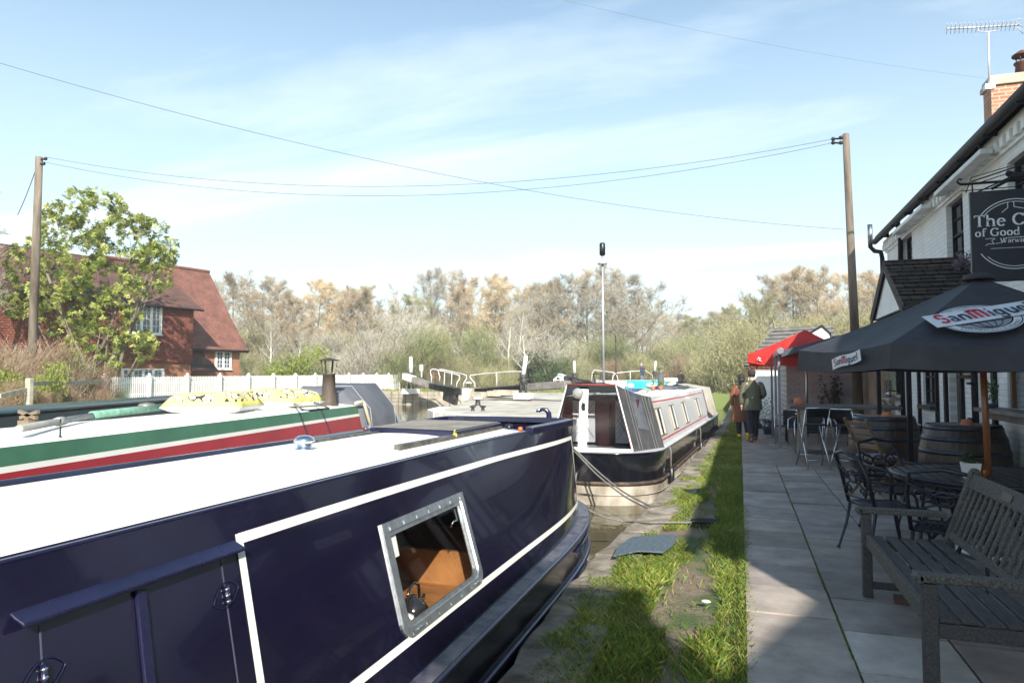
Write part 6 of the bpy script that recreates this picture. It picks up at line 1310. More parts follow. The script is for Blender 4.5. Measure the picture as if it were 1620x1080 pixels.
mb.build('sign_lettering', M_sgl, bd, fix=False)
mb = MB(); zt2 = zt_+.085; mb.tube([(3.2, ys_, zt2), (2.06, ys_, zt2)], .013, 8); mb.tube([(2.09, ys_, zt2), (2.05, ys_, zt2+.005), (2.03, ys_, zt2+.03), (2.045, ys_, zt2+.055), (2.07, ys_, zt2+.05)], .011, 8)
mb.tube([(3.2, ys_, zt_+.03), (2.06, ys_, zt_+.02)], .005, 6); mb.tube([(3.2, ys_, zt_+.42), (2.15, ys_, zt2+.02)], .007, 6); mb.tube([(3.2, ys_+.5, zt_+.5), (2.15, ys_, zt2+.06), (2.1, ys_, zt_+.0)], .005, 6); mb.tube([(3.2, ys_-.3, zt_+.33), (2.2, ys_, zt2)], .005, 6)
for x in (xl_+.03, xr_-.03): mb.tube([(x, ys_, zt2), (x, ys_, zt_)], .007, 6)
mb.build('iron_bracket', M_gut, sg)
mb = MB(); mb.tube([(2.42, ys_-.12, zt2+.015), (2.95, ys_-.12, zt2+.03)], .033, 12); mb.ball((2.42, ys_-.12, zt2+.04), .03, 8, 6); mb.tube([(2.46, ys_-.12, zt2), (2.3, ys_-.04, zt_+.01)], .014, 6); mb.tube([(2.46, ys_-.1, zt2+.02), (2.2, ys_, zt_)], .008, 6); mb.build('sign_lamp', M_gut, sg)

# unseen building added at the viewer's right rear, shaped to cast the near shade
shade_bld = thing('shade_building', 'unseen white building added behind the viewer to shade the terrace', 'building', (3.1, -8, 0))
mb = MB(); mb.bb((3.2, -13, 0), (9, -4.05, 4.6)); mb.build('wall', M_pub, shade_bld); mb = MB(); mb.slab([(3.0, -13.1, 4.6), (3.0, -3.95, 4.6), (6, -3.95, 6.9), (6, -13.1, 6.9)], (0, 0, .1)); mb.slab([(9.1, -13.1, 4.6), (9.1, -3.95, 4.6), (6, -3.95, 6.9), (6, -13.1, 6.9)], (0, 0, .1)); mb.build('roof', M_slatey, shade_bld); mb = MB(); mb.bb((4.3, -8.6, 5.2), (5.15, -6.9, 8.0)); mb.bb((4.24, -8.66, 8.0), (5.21, -6.84, 8.12)); mb.build('chimney', M_chb, shade_bld)  # tall chimney added so that its shadow reaches the grass verge
mb = MB()
for y in (-12, -9.5, -7, -5.2): mb.bb((3.17, y, 1), (3.198, y+1.1, 2.1)); mb.bb((3.17, y, 3), (3.198, y+1, 4.1))
mb.build('window', M_darkglass, shade_bld)

# ------------------------------------------------------------------ annex and back block
ax_ = thing('annex_building', 'low white annexe with flat roof behind the high table', 'outbuilding', (1.24, 21, 0))
mb = MB(); mb.bb((1.24, 21, -.1), (3.19, 26, 2.3)); mb.build('wall', brickmat('annex_brick', (.40, .36, .36), (.46, .42, .41), (.30, .27, .27), 'x', ms=.006, bump=.8, dirt=.3), ax_); mb = MB(); mb.bb((1.18, 20.94, 2.3), (3.19, 26.1, 2.42)); mb.build('roof', M_gut, ax_)
bk = thing('brick_outbuilding', 'white outbuilding with dark tiled roof behind the red parasol', 'outbuilding', (1.8, 28, 0))
mb = MB(); mb.bb((.28, 27.3, -.1), (3.4, 31, 1.86)); mb.build('wall', M_trim, bk)
mb = MB(); mb.bb((.22, 27.24, 1.86), (3.44, 31.06, 1.93))
x = .24
while x < 3.4: mb.bb((x, 27.15, 1.93), (x+.1, 27.26, 2.03)); x += .17
mb.build('brick_eave', mat('brick_eave', (.30, .13, .08), .85, var=.25, scale=9), bk)
mb = MB(); ap = at(1300, 517, y=29.2)
mb.slab([(.15, 27.05, 2.02), (3.6, 27.05, 2.02), (3.4, 29.2, ap.z), (1.3, 29.2, ap.z-.1)], (0, .03, .08)); mb.slab([(.15, 31.3, 2.02), (3.6, 31.3, 2.02), (3.4, 29.2, ap.z), (1.3, 29.2, ap.z-.1)], (0, -.03, .08)); mb.slab([(.15, 27.05, 2.02), (1.3, 29.2, ap.z-.1), (.15, 31.3, 2.02)], (.03, 0, .06))
for i in range(9):
    t = i/9; mb.beam((.15+1.15*t, 27.05+2.15*t, 2.12+(ap.z-2.1)*t), (3.55, 27.05+2.15*t, 2.12+(ap.z-2.0)*t), .06, .03)
mb.build('roof', mat('grey_pantile', (.09, .085, .08), .8, col2=(.2, .19, .17), scale=5), bk)
mb = MB(); g1 = at(1285, 524, y=26.2); g2 = at(1312, 527, y=26.2); g0 = at(1300, 516, y=26.2)
mb.slab([g0, g2, (g2.x, 26.2, 1.9), (g1.x, 26.2, 1.9), g1], (0, .6, 0)); mb.build('gable', M_trim, bk)
mb = MB(); mb.slab([g1+V((-.05, -.03, 0)), g0+V((0, -.03, .06)), g2+V((.06, -.03, 0)), g2+V((.06, -.03, -.09)), g0+V((0, -.03, -.04)), g1+V((-.05, -.03, -.09))], (0, .7, 0)); mb.build('gable_verge', M_gut, bk)
# climbing shrub on the annexe
cl = thing('climbing_shrub', 'sparse dark climbing shrub against the annexe wall', 'shrub', (2.3, 20.9, 0)); mb = MB(); rd = random.Random(12); lm_ = MB()
s0 = at(1328, 668, y=20.85)
for k in range(9):
    e = at(1300+rd.uniform(-18, 26), 592+rd.uniform(0, 35), y=20.9); m_ = s0.lerp(e, .5)+V((rd.uniform(-.1, .1), 0, .05)); mb.tube([s0, m_, e], [.02, .012, .004], 5, cap=False)
    for _ in range(26):
        p = m_.lerp(e, rd.uniform(0, 1.1))+V((rd.gauss(0, .06), rd.gauss(-.03, .03), rd.gauss(0, .06))); q = V((rd.gauss(0, .035), rd.gauss(0, .02), rd.gauss(0, .035))); lm_.add([p, p+q, p+V((q.z, q.y, -q.x))], [(0, 1, 2)])
mb.build('stem', M_wood_dark, cl); lm_.build('foliage', mat('dark_shrub_leaf', (.03, .035, .02), .6, col2=(.09, .06, .04), scale=8), cl, fix=False)
# ================================================================== PARASOLS AND AWNING
def plane_hit(u, v, p0, n_): r_ = ray(u, v); t = (p0-EYE).dot(n_)/r_.dot(n_); return EYE+r_*t
M_blkcan = mat('black_parasol_cloth', (.021, .021, .029), .7, col2=(.04, .039, .047), scale=2.5, bump=.9, bscale=2.6)
AP = V((2.06, 7.18, 2.50)); um = thing('parasol', 'black brewery parasol on a varnished wooden pole over the slatted table', 'parasol', (AP.x, AP.y, 0), 0, 'parasols on the terrace')
corn = []
for k in range(6):
    a = R(33+60*k+18.5); corn.append(AP+V((1.52*math.cos(a), 1.52*math.sin(a), -.64)))
mb = MB(); mb.smooth = False; nS = 6
for k in range(6):
    a, b = corn[k], corn[(k+1) % 6]; rows = []
    for i in range(nS+1):
        t = i/nS; row = []
        for j in range(nS+1):
            s_ = j/nS; p = AP.lerp(a.lerp(b, s_), t); sag = .045*math.sin(math.pi*s_)*t; row.append(p-V((0, 0, sag+.03*math.sin(math.pi*t))))
        rows.append(row)
    mb.smooth = True; mb.loft(rows, closed=False)
    low = [p-V((0, 0, .2-.02*math.sin(math.pi*j/nS)))+(p-AP)*V((.012, .012, 0)) for j, p in enumerate(rows[-1])]; mb.smooth = False; mb.loft([rows[-1], low], closed=False)
can = mb.build('canopy', M_blkcan, um, fix=False)
mb = MB(); mb.lathe([(.13, -.03), (.12, .01), (.06, .035), (.001, .045)], AP, 18); mb.build('canopy_cap', M_blkcan, can)
mb = MB(); mb.tube([(AP.x+.04, AP.y+.02, .05), (AP.x, AP.y, 2.46)], .027, 14); mb.build('pole', mat('varnished_pole', (.20, .06, .018), .35, col2=(.30, .10, .03), scale=4, stretch=(1, 1, .1), coat=.3), um)
for k in range(6):
    mb = MB(); mb.beam(AP-V((0, 0, .06)), AP.lerp(corn[k], .985)-V((0, 0, .035)), .018, .025); mb.build('rib', M_wood_dark, um)
mb = MB(); mb.lathe([(.28, 0), (.28, .06), (.05, .08), (.05, .3)], (AP.x+.04, AP.y+.02, .002), 20); mb.build('base', M_steel, um)
# big emblem: pale globe disc and ribbon with the brewery name, printed on the front panel
def printed(cornA, cornB, anchors):
    n_ = (cornA-AP).cross(cornB-AP).normalized()
    if n_.z < 0: n_ = -n_
    return lambda u, v, off=.012: plane_hit(u, v, AP, n_)+n_*off
kA = max(range(6), key=lambda k: -((corn[k].x*RT.x+corn[k].y*RT.y)*0+(corn[k]-EYE).dot(FWD)) if (corn[k]-EYE).dot(RT) < 3.2 else -99)
A_ = corn[3]; C3 = corn[4]; B_ = corn[2]
pp = printed(A_, C3, None)
P0 = pp(1549, 508); Lp = pp(1470, 515.5); Rp = pp(1650, 488); Xa = (Rp-Lp).normalized(); nn = (A_-AP).cross(C3-AP).normalized(); nn = nn if nn.z > 0 else -nn; Ya = nn.cross(Xa)
off0 = nn*.03
rdm = (pp(1481, 508)-P0).length
M_pr_w = mat('print_white', (.62, .63, .66), .7, var=.05); M_pr_g = mat('print_grey', (.28, .28, .30), .7, var=.1); M_pr_r = mat('print_red', (.45, .02, .05), .7, var=.1); M_pr_k = mat('print_navy', (.02, .04, .08), .7)
RYk = 1.0
def disc(mb, r0, r1, off, n_=48):
    pr = None
    for i in range(n_+1):
        a = 2*math.pi*i/n_; d = Xa*math.cos(a)+Ya*math.sin(a)*RYk; cur = (P0+d*r0+nn*off, P0+d*r1+nn*off)
        if pr: mb.poly([pr[0], cur[0], cur[1], pr[1]])
        pr = cur
mb = MB(); disc(mb, rdm*.97, rdm*1.0, .012); disc(mb, rdm*.76, rdm*.94, .012); mb.build('emblem_ring', M_pr_w, can, fix=False)
mb = MB(); disc(mb, 0.001, rdm*.72, .012); mb.build('emblem_globe', M_pr_g, can, fix=False)
mb = MB()
for k in (-.5, -.25, 0, .25, .5):
    pts = [P0+nn*.016+Xa*rdm*.7*k*1.3*math.cos(t)+Ya*rdm*.7*math.sin(t)*RYk for t in [R(-88+176*i/16) for i in range(17)]]; mb.tube(pts, .0035, 4)
for k in (-.5, 0, .5): w_ = math.sqrt(1-k*k*.9); mb.tube([P0+nn*.016-Xa*rdm*.7*w_+Ya*rdm*.6*k, P0+nn*.016+Xa*rdm*.7*w_+Ya*rdm*.6*k], .0035, 4)
vs, fs = font_polys('CERVEZA INTERNACIONAL'); wd = max(v[0] for v in vs)
def arct(vs, fs, wd, a0, a1, flip):
    for f in fs:
        pts = []
        for i in f:
            x, y = vs[i]; a = R(a0+(a1-a0)*x/wd); rr_ = rdm*(.80+y*.13) if not flip else rdm*(.92-y*.13); pts.append(P0+(Xa*math.cos(a)+Ya*math.sin(a)*RYk)*rr_+nn*.018)
        mb.poly(pts)
arct(vs, fs, wd, 150, 30, False); vs, fs = font_polys('EXPLORANDO EL MUNDO'); wd = max(v[0] for v in vs); arct(vs, fs, wd, 215, 325, True)
mb.build('emblem_lines', M_pr_k, can, fix=False)
def ribbon(fnr, parent, length_em, wave=.0):
    """fnr(x, y, off): x 0..1 along, y -.5..+.5 across"""
    mb = MB(); N_ = 14; mb.loft([[fnr(i/N_, -.5+wave*math.sin(i/N_*6.28)*.3, .022), fnr(i/N_, .5+wave*math.sin(i/N_*6.28)*.3, .022)] for i in range(N_+1)], closed=False, smooth=False); mb.build('ribbon', M_pr_w, parent, fix=False)
    tot = textwidth('San Miguel'.replace(' ', ''), .05)+.1; k = .86/tot; xx = .07
    for seg, mm in (('S', M_pr_r), ('an', M_pr_k), ('M', M_pr_r), ('iguel', M_pr_k)):
        mb = MB(); wseg = lettering(mb, seg, lambda x, y: fnr(xx+x*k, (y-.42)*.66+wave*math.sin((xx+x*k)*6.28)*.3, .028), 1.15, .05); mb.build('ribbon_lettering', mm, parent, fix=False); xx += wseg*k
wid = (Rp-Lp).length; hgt = (pp(1500, 500)-pp(1500, 521)).length*.92
ribbon(lambda x, y, off: Lp.lerp(Rp, x)+Ya*y*hgt+nn*off, can, 1)
# small ribbon on the left valance
nv = (A_-B_).cross(V((0, 0, 1))).normalized(); nv = nv if nv.dot(FWD) < 0 else -nv
pv = B_*.5+A_*.5-V((0, 0, .1))+nv*.02
q1 = plane_hit(1322, 577, pv, nv); q2 = plane_hit(1367, 561, pv, nv); hv = (plane_hit(1322, 567, pv, nv)-plane_hit(1325, 586, pv, nv)).length*.85; xv = (q2-q1).normalized(); yv = V((0, 0, 1))-xv*xv.z; yv.normalize()
ribbon(lambda x, y, off: q1.lerp(q2, x)+yv*y*hv+nv*(off*.5+.02), can, 1, .25)
# red parasol
M_redc = mat('red_parasol_cloth', (.50, .022, .018), .75, col2=(.62, .04, .03), scale=2, bump=.3, bscale=4, trans=.25)
RP = V((1.68, 20.0, 2.86)); ru = thing('parasol', 'red square parasol beyond the grey awning posts', 'parasol', (RP.x, RP.y, 0), 0, 'parasols on the terrace')
rc = [RP+V((1.8*math.cos(R(214+90*k)), 1.8*math.sin(R(214+90*k)), -.68)) for k in range(4)]
rc[2] = RP+(rc[2]-RP)*.45; rc[2].z = RP.z-.35
mb = MB(); mb.smooth = True
for k in range(4):
    a, b = rc[k], rc[(k+1) % 4]; rows = [[RP.lerp(a.lerp(b, j/6), i/6)-V((0, 0, .10*math.sin(math.pi*j/6)*i/6+.03*math.sin(math.pi*i/6))) for j in range(7)] for i in range(7)]
    mb.loft(rows, closed=False); mb.smooth = False; mb.loft([rows[-1], [p-V((0, 0, .22+.03*(j % 2)))+V((.03*math.sin(j*2), .03*math.cos(j*2), 0)) for j, p in enumerate(rows[-1])]], closed=False); mb.smooth = True
rcn = mb.build('canopy', M_redc, ru, fix=False); mb = MB(); mb.tube([(RP.x, RP.y, 0), RP], .03, 10); mb.build('pole', M_steel, ru)
mb = MB(); q = rc[0].lerp(rc[1], .12)-V((0, 0, .12))+V((-.03, -.04, 0)); mb.tube([q+V((-.05, 0, -.05)), q+V((0, -.01, .03)), q+V((.04, 0, .0)), q+V((.0, 0, -.04)), q+V((.06, 0, -.07))], .012, 5); mb.build('canopy_mark', M_white, rcn)
# grey awning on three posts
aw = thing('awning', 'dark grey lean-to awning carried on three slim steel posts', 'awning', (.83, 16.5, 0)); M_awn = mat('awning_cloth', (.045, .055, .075), .7, var=.15)
za, zb_w = 2.16, 2.78
mb = MB(); mb.slab([(.86, 16.35, za), (.86, 19.5, za), (3.18, 19.5, zb_w), (3.18, 16.35, zb_w)], (0, 0, .012)); mb.slab([(.86, 16.33, za-.13), (.86, 16.35, za-.13), (3.18, 16.35, zb_w-.1), (3.18, 16.33, zb_w-.1), (3.18, 16.33, zb_w+.012), (.86, 16.33, za+.012)][:1]+[(3.18, 16.33, zb_w-.1), (3.18, 16.33, zb_w+.012), (.86, 16.33, za+.012)], (0, .012, 0)); mb.build('awning_cloth', M_awn, aw)
mb = MB(); mb.beam((.84, 16.25, za-.03), (.84, 19.6, za-.03), .1, .1); mb.tube([(.84, 16.24, za), (.84, 16.20, za)], .075, 12); mb.build('front_rail', mat('grey_powder_coat', (.16, .165, .19), .4), aw, bevel=.01)
for y, x in ((16.52, .82), (17.77, .80), (19.21, .77)):
    mb = MB(); mb.bb((x-.026, y-.026, .012), (x+.026, y+.026, za-.08)); ps = mb.build('post', MATS['grey_powder_coat'], aw, bevel=.005); mb = MB(); mb.bb((x-.16, y-.12, .0), (x+.16, y+.12, .012)); mb.build('base_plate', MATS['grey_powder_coat'], ps)

# ================================================================== TERRACE FURNITURE
M_oak = mat('barrel_oak', (.055, .028, .016), .5, col2=(.13, .07, .04), scale=3, stretch=(4, 4, .3), coat=.15); M_hoop = mat('barrel_hoop', (.05, .053, .065), .38, .85, var=.3, scale=6)
def barrel(loc, lab, s=1.0):
    t = thing('barrel', lab, 'barrel', loc, 0, 'upright barrels used as tables'); H_ = 1.0*s
    def rr_(z): return (.40+.10*(1-((z-.5)/.5)**2))*s
    mb = MB(); prof = [(rr_(i/14), i/14*H_) for i in range(15)]; n_ = 36
    for i in range(14):
        for k in range(n_):
            a, b = 2*math.pi*k/n_, 2*math.pi*(k+.94)/n_; g = .8+.4*((k*7) % 5)/5; mb.tint = (g, g, g)
            r0, z0 = prof[i]; r1, z1 = prof[i+1]; mb.add([(r0*math.cos(a), r0*math.sin(a), z0), (r0*math.cos(b), r0*math.sin(b), z0), (r1*math.cos(b), r1*math.sin(b), z1), (r1*math.cos(a), r1*math.sin(a), z1)], [(0, 1, 2, 3)], True)
            c_ = 2*math.pi*(k+1)/n_; mb.tint = (.3, .3, .3); mb.add([(r0*math.cos(b), r0*math.sin(b), z0), (r0*math.cos(c_), r0*math.sin(c_), z0), (r1*math.cos(c_), r1*math.sin(c_), z1), (r1*math.cos(b), r1*math.sin(b), z1)], [(0, 1, 2, 3)], True)
    mb.build('staves', mat('barrel_stave', (.018, .008, .005), .5, col2=(.055, .026, .014), scale=3, stretch=(4, 4, .3), coat=.15, tint=True), t, world=False, fix=False)
    mb = MB(); mb.lathe([(.001, H_-.035), (rr_(1)-.02, H_-.035), (rr_(1)-.02, H_), (rr_(1)+.004, H_)], (0, 0, 0), 32, smooth=False); mb.build('barrel_head', M_oak, t, world=False)
    for z in (.03, .17, .33, .67, .83, .965):
        mb = MB(); w_ = .028; mb.lathe([(rr_(z-w_)+.006, (z-w_)*s), (rr_(z)+.008, z*s), (rr_(z+w_)+.006, min(1.0, z+w_)*s)], (0, 0, 0), 40); mb.build('hoop', M_hoop, t, world=False)
    return t
B1 = V((2.06, 11.72, 0)); B2 = V((2.64, 9.98, 0)); barrel(B1, 'dark oak barrel nearer the high plank table'); barrel(B2, 'dark oak barrel beneath the serving hatch side of the terrace')
def tpot(p, lab, up=False, k=1):
    mb = MB(); mb.lathe([(.075*k, 0), (.078*k, .02*k), (.055*k, .10*k), (.03*k, .102*k), (.028*k, .09*k)], p, 18); return tag(mb.build('terracotta_pot', M_terra), lab, 'pot', 'upturned terracotta ashtray pots')
tpot(B1+V((0, -.2, .966)), 'upturned terracotta pot on the barrel nearer the high table'); tpot(B2+V((0, -.15, .966)), 'upturned terracotta pot on the barrel by the serving hatch')
# round slatted metal table
M_cast = mat('dark_cast_metal', (.018, .02, .03), .42, .4, col2=(.035, .038, .055), scale=6)
def slat_table(c, r_, lab, slats=True, z=.72):
    t = thing('round_table', lab, 'table', c, 0)
    mb = MB()
    if slats:
        n_ = 17
        for i in range(n_):
            x = -r_+2*r_*(i+.5)/n_; L_ = math.sqrt(max(.0, r_*r_-x*x))-.02; mb.bb((x-r_/n_+.008, -L_, z-.014), (x+r_/n_-.008, L_, z))
        mb.tube([(r_*math.cos(a), r_*math.sin(a), z-.008) for a in [2*math.pi*i/48 for i in range(48)]], .018, 8, closed=True)
    else: mb.lathe([(.001, z-.012), (r_, z-.012), (r_+.006, z-.004), (r_, z), (.001, z)], (0, 0, 0), 48, smooth=False)
    mb.build('tabletop', M_cast if slats else mat('smoked_table_glass', (.02, .022, .03), .12, coat=.4), t, world=False)
    mb = MB(); mb.tube([(r_*.96*math.cos(a), r_*.96*math.sin(a), z-.045) for a in [2*math.pi*i/48 for i in range(48)]], .013, 6, closed=True); mb.build('apron_ring', M_cast, t, world=False)
    for k in range(4):
        a = math.pi/4+k*math.pi/2; c_, s_ = math.cos(a), math.sin(a); mb = MB(); mb.tube([(r_*.75*c_, r_*.75*s_, z-.04), (r_*.5*c_, r_*.5*s_, z-.2), (r_*.42*c_, r_*.42*s_, .3), (r_*.75*c_, r_*.75*s_, .0)], .018, 8); mb.build('leg', M_cast, t, world=False)
    return t
slat_table((2.10, 7.2, 0), .78, 'round dark slatted metal table under the black parasol'); slat_table((2.16, 5.15, 0), .52, 'round smoked glass table behind the weathered bench', False, .74)
# white planter and candle on the table
p = V((1.88, 6.93, .722)); t = thing('planter', 'small square white planter with a green plant on the slatted table', 'planter', p)
mb = MB(); mb.slab([(-.05, -.05, 0), (.05, -.05, 0), (.05, .05, 0), (-.05, .05, 0)], (0, 0, .001)); mb.loft([[V((sx*w, sy*w, z)) for sx, sy in ((-1, -1), (1, -1), (1, 1), (-1, 1))] for z, w in ((0, .048), (.13, .066), (.13, .058), (.1, .056))], smooth=False); mb.build('pot', M_white, t, world=False)
def sprig(n_, r_, z0, z1, s_, seed): 
    rd = random.Random(seed); mb = MB()
    for i in range(n_):
        a = rd.uniform(0, 6.28); q = rd.random()**.5*r_; b = V((q*math.cos(a), q*math.sin(a), rd.uniform(z0, z1))); d = V((rd.gauss(0, 1), rd.gauss(0, 1), rd.gauss(.4, .6))).normalized()*s_*rd.uniform(.6, 1.4); w_ = d.cross(V((0, 0, 1))).normalized()*s_*.25; mb.add([b, b+d*.5+w_, b+d, b+d*.5-w_], [(0, 1, 2, 3)])
    return mb
sprig(120, .06, .11, .2, .045, 3).build('plant', mat('small_leaf', (.03, .06, .02), .5, col2=(.07, .12, .035), scale=20), t, world=False, fix=False)
mb = MB(); p = V((1.99, 6.98, .722)); mb.lathe([(.028, 0), (.034, .04), (.03, .085), (.024, .085), (.02, .01)], p, 14); tag(mb.build('candle_glass', mat('amber_candle_glass', (.35, .10, .02), .2, coat=.5)), 'amber candle glass between the white planter and the parasol pole', 'candle holder')
# cast metal armchairs with scroll backs
def cast_chair(lab, loc, rz):
    t = thing('metal_armchair', lab, 'chair', loc, rz, 'cast metal armchairs round the slatted table')
    # local: seat faces +y, back at -y
    mb = MB(); n_ = 9
    for i in range(n_): x = -.22+.44*(i+.5)/n_; mb.bb((x-.008, -.2, .425), (x+.008, .22, .437))
    for i in range(n_): y = -.2+.42*(i+.5)/n_; mb.bb((-.23, y-.008, .424), (.23, y+.008, .436))
    mb.tube([(-.23, -.2, .43), (.23, -.2, .43), (.25, .2, .43), (.2, .24, .43), (-.2, .24, .43), (-.25, .2, .43)], .014, 7, closed=True); mb.build('seat', M_cast, t, world=False)
    mb = MB(); pts = [(-.24, -.21, .43), (-.25, -.27, .7), (-.22, -.34, .88), (0, -.37, .92), (.22, -.34, .88), (.25, -.27, .7), (.24, -.21, .43)]; mb.tube(pts, .017, 8)
    def bp(x, z): return V((x, -.21-.32*(z-.43), z))
    def scroll(cx, cz, r_, s_, tr): mb.tube([bp(cx+s_*r_*(1-i/18*.8)*math.cos(i/18*tr*6.28), cz+r_*(1-i/18*.8)*math.sin(i/18*tr*6.28)) for i in range(19)], .0085, 6)
    mb.tube([bp(.07*math.cos(a), .69+.055*math.sin(a)) for a in [6.28*i/16 for i in range(16)]], .009, 6, closed=True)
    mb.tube([bp(-.23+.46*i/14, .80-.09*math.sin(math.pi*i/14)) for i in range(15)], .009, 6); mb.tube([bp(-.23+.46*i/14, .56+.09*math.sin(math.pi*i/14)) for i in range(15)], .009, 6); mb.tube([bp(-.23, .50), bp(.23, .50)], .01, 6)
    for s_ in (-1, 1): scroll(s_*.13, .70, .07, s_, 1.2); scroll(s_*.13, .56, .05, -s_, 1.1)
    mb.build('backrest', M_cast, t, world=False)
    for s_ in (-1, 1):
        mb = MB(); mb.tube([(s_*.245, -.27, .68), (s_*.29, -.1, .67), (s_*.30, .1, .66), (s_*.29, .18, .645), (s_*.27, .2, .60), (s_*.25, .19, .44)], .013, 8); mb.build('armrest', M_cast, t, world=False)
        mb = MB(); mb.tube([(s_*.24, .2, .43), (s_*.26, .24, .22), (s_*.25, .27, .02), (s_*.25, .28, .0)], [.016, .013, .011, .02], 8); mb.build('leg', M_cast, t, world=False)
        mb = MB(); mb.tube([(s_*.23, -.2, .43), (s_*.24, -.24, .22), (s_*.24, -.31, .02), (s_*.24, -.32, .0)], [.016, .013, .011, .02], 8); mb.build('leg', M_cast, t, world=False)
    return t
ch0 = cast_chair('dark metal armchair seen side-on at the left end of the slatted table', (1.22, 7.0, 0), R(-72))
dup(ch0, (1.52, 6.1, 0), R(-22), 'dark metal armchair with scroll back turned to us, behind the bench arm'); dup(ch0, (1.55, 8.05, 0), R(-150), 'dark metal armchair beyond the slatted table, beside the slatted wooden chair'); dup(ch0, (2.95, 6.6, 0), R(68), 'dark metal armchair at the right end of the slatted table')
# folding wooden chairs
M_fold = mat('folding_chair_wood', (.15, .09, .05), .6, col2=(.27, .19, .12), scale=3, stretch=(1, 6, 1)); M_cushion = mat('grey_seat_pad', (.22, .21, .24), .9, bump=.3)
def fold_chair(lab, loc, rz):
    t = thing('folding_chair', lab, 'chair', loc, rz, 'wooden folding chairs by the barrels')
    for s_ in (-1, 1):
        mb = MB(); mb.beam((s_*.19, .2, 0), (s_*.19, -.26, .93), .022, .035); mb.build('back_leg', M_fold, t, world=False, bevel=.003); mb = MB(); mb.beam((s_*.165, -.24, 0), (s_*.165, .2, .45), .022, .035); mb.build('front_leg', M_fold, t, world=False, bevel=.003)
    mb = MB()
    for i in range(6): y = -.14+.07*i; mb.bb((-.18, y-.028, .455), (.18, y+.028, .472))
    mb.build('seat', M_fold, t, world=False)
    mb = MB()
    for z in (.60, .69, .78, .87): y = .2-.46*z/.93; mb.box((0, y, z), (.36, .014, .05), (R(26), 0, 0))
    mb.build('backrest', M_fold, t, world=False); mb = MB(); mb.box((0, .03, .485), (.34, .34, .025)); mb.build('seat_pad', M_cushion, t, world=False, bevel=.01)
    return t
f0 = fold_chair('wooden folding chair with slatted back before the nearer-left barrel', (1.68, 10.2, 0), R(-62)); f0.scale = (1.12,)*3
dup(f0, (2.72, 8.65, 0), R(68), 'wooden folding chair right of the parasol pole, back to the inn wall', 1.1)
# high plank table with bar chairs
ht_ = thing('high_table', 'long high plank table with rough timber legs', 'high table', (1.8, 14.3, 0)); M_plank = mat('rough_plank', (.06, .05, .045), .8, col2=(.16, .135, .12), scale=3, stretch=(.5, 4, 1), bump=.4)
mb = MB()
for i in range(4): y = 13.72+.27*i; mb.bb((.86, y, 1.0), (2.72, y+.25, 1.055))
mb.build('tabletop', M_plank, ht_, bevel=.008)
for x, y in ((1.1, 13.85), (2.5, 13.85), (1.1, 14.65), (2.5, 14.65)): mb = MB(); mb.bb((x-.05, y-.05, 0), (x+.05, y+.05, 1.0)); mb.build('leg', mat('pale_leg_timber', (.2, .16, .13), .8, col2=(.32, .27, .22), scale=4), ht_, bevel=.006)
mb = MB(); mb.bb((1.1, 14.2, .12), (2.5, 14.3, .2)); mb.build('crossbar', M_plank, ht_); mb = MB(); mb.bb((1.2, 13.9, .93), (1.5, 14.1, .998)); mb.build('brace_block', M_plank, ht_)
tpot(V((1.05, 14.2, 1.056)), 'upturned terracotta pot on the left end of the high plank table', k=1.3)
def bar_chair(lab, loc, rz):
    t = thing('bar_chair', lab, 'bar chair', loc, rz, 'tubular bar chairs by the high table'); M_tub = mat('chromed_tube', (.55, .56, .6), .25, .9)
    for s_ in (-1, 1):
        mb = MB(); mb.tube([(s_*.22, .28, 0), (s_*.2, -.02, .45), (s_*.2, -.26, 1.02)], .014, 7); mb.build('rear_frame', M_tub, t, world=False); mb = MB(); mb.tube([(s_*.19, -.3, 0), (s_*.17, 0, .45), (s_*.17, .22, .74)], .014, 7); mb.build('front_frame', M_tub, t, world=False)
    mb = MB(); mb.tube([(-.2, -.26, 1.02), (-.19, -.28, 1.05), (.19, -.28, 1.05), (.2, -.26, 1.02)], .013, 7); mb.build('top_rail', M_tub, t, world=False)
    for q_ in ([(-.19, -.2, .14), (.19, -.2, .14)], [(-.21, .2, .2), (.21, .2, .2)]): mb = MB(); mb.tube(q_, .01, 6); mb.build('stretcher', M_tub, t, world=False)
    mb = MB(); mb.box((0, .0, .75), (.38, .36, .025)); mb.build('seat', M_black, t, world=False, bevel=.006); mb = MB(); mb.box((0, -.265, .96), (.36, .012, .15), (R(22), 0, 0)); mb.build('backrest', M_black, t, world=False)
    return t
b0 = bar_chair('folding chrome bar chair standing in front of the high plank table', (1.2, 13.2, 0), R(12)); dup(b0, (1.75, 13.35, 0), R(-28), 'second chrome bar chair, half hidden by the parasol side barrel', .98)
M_mesh = mat('woven_black_mesh', (.02, .02, .024), .7, bump=.6, bscale=90)
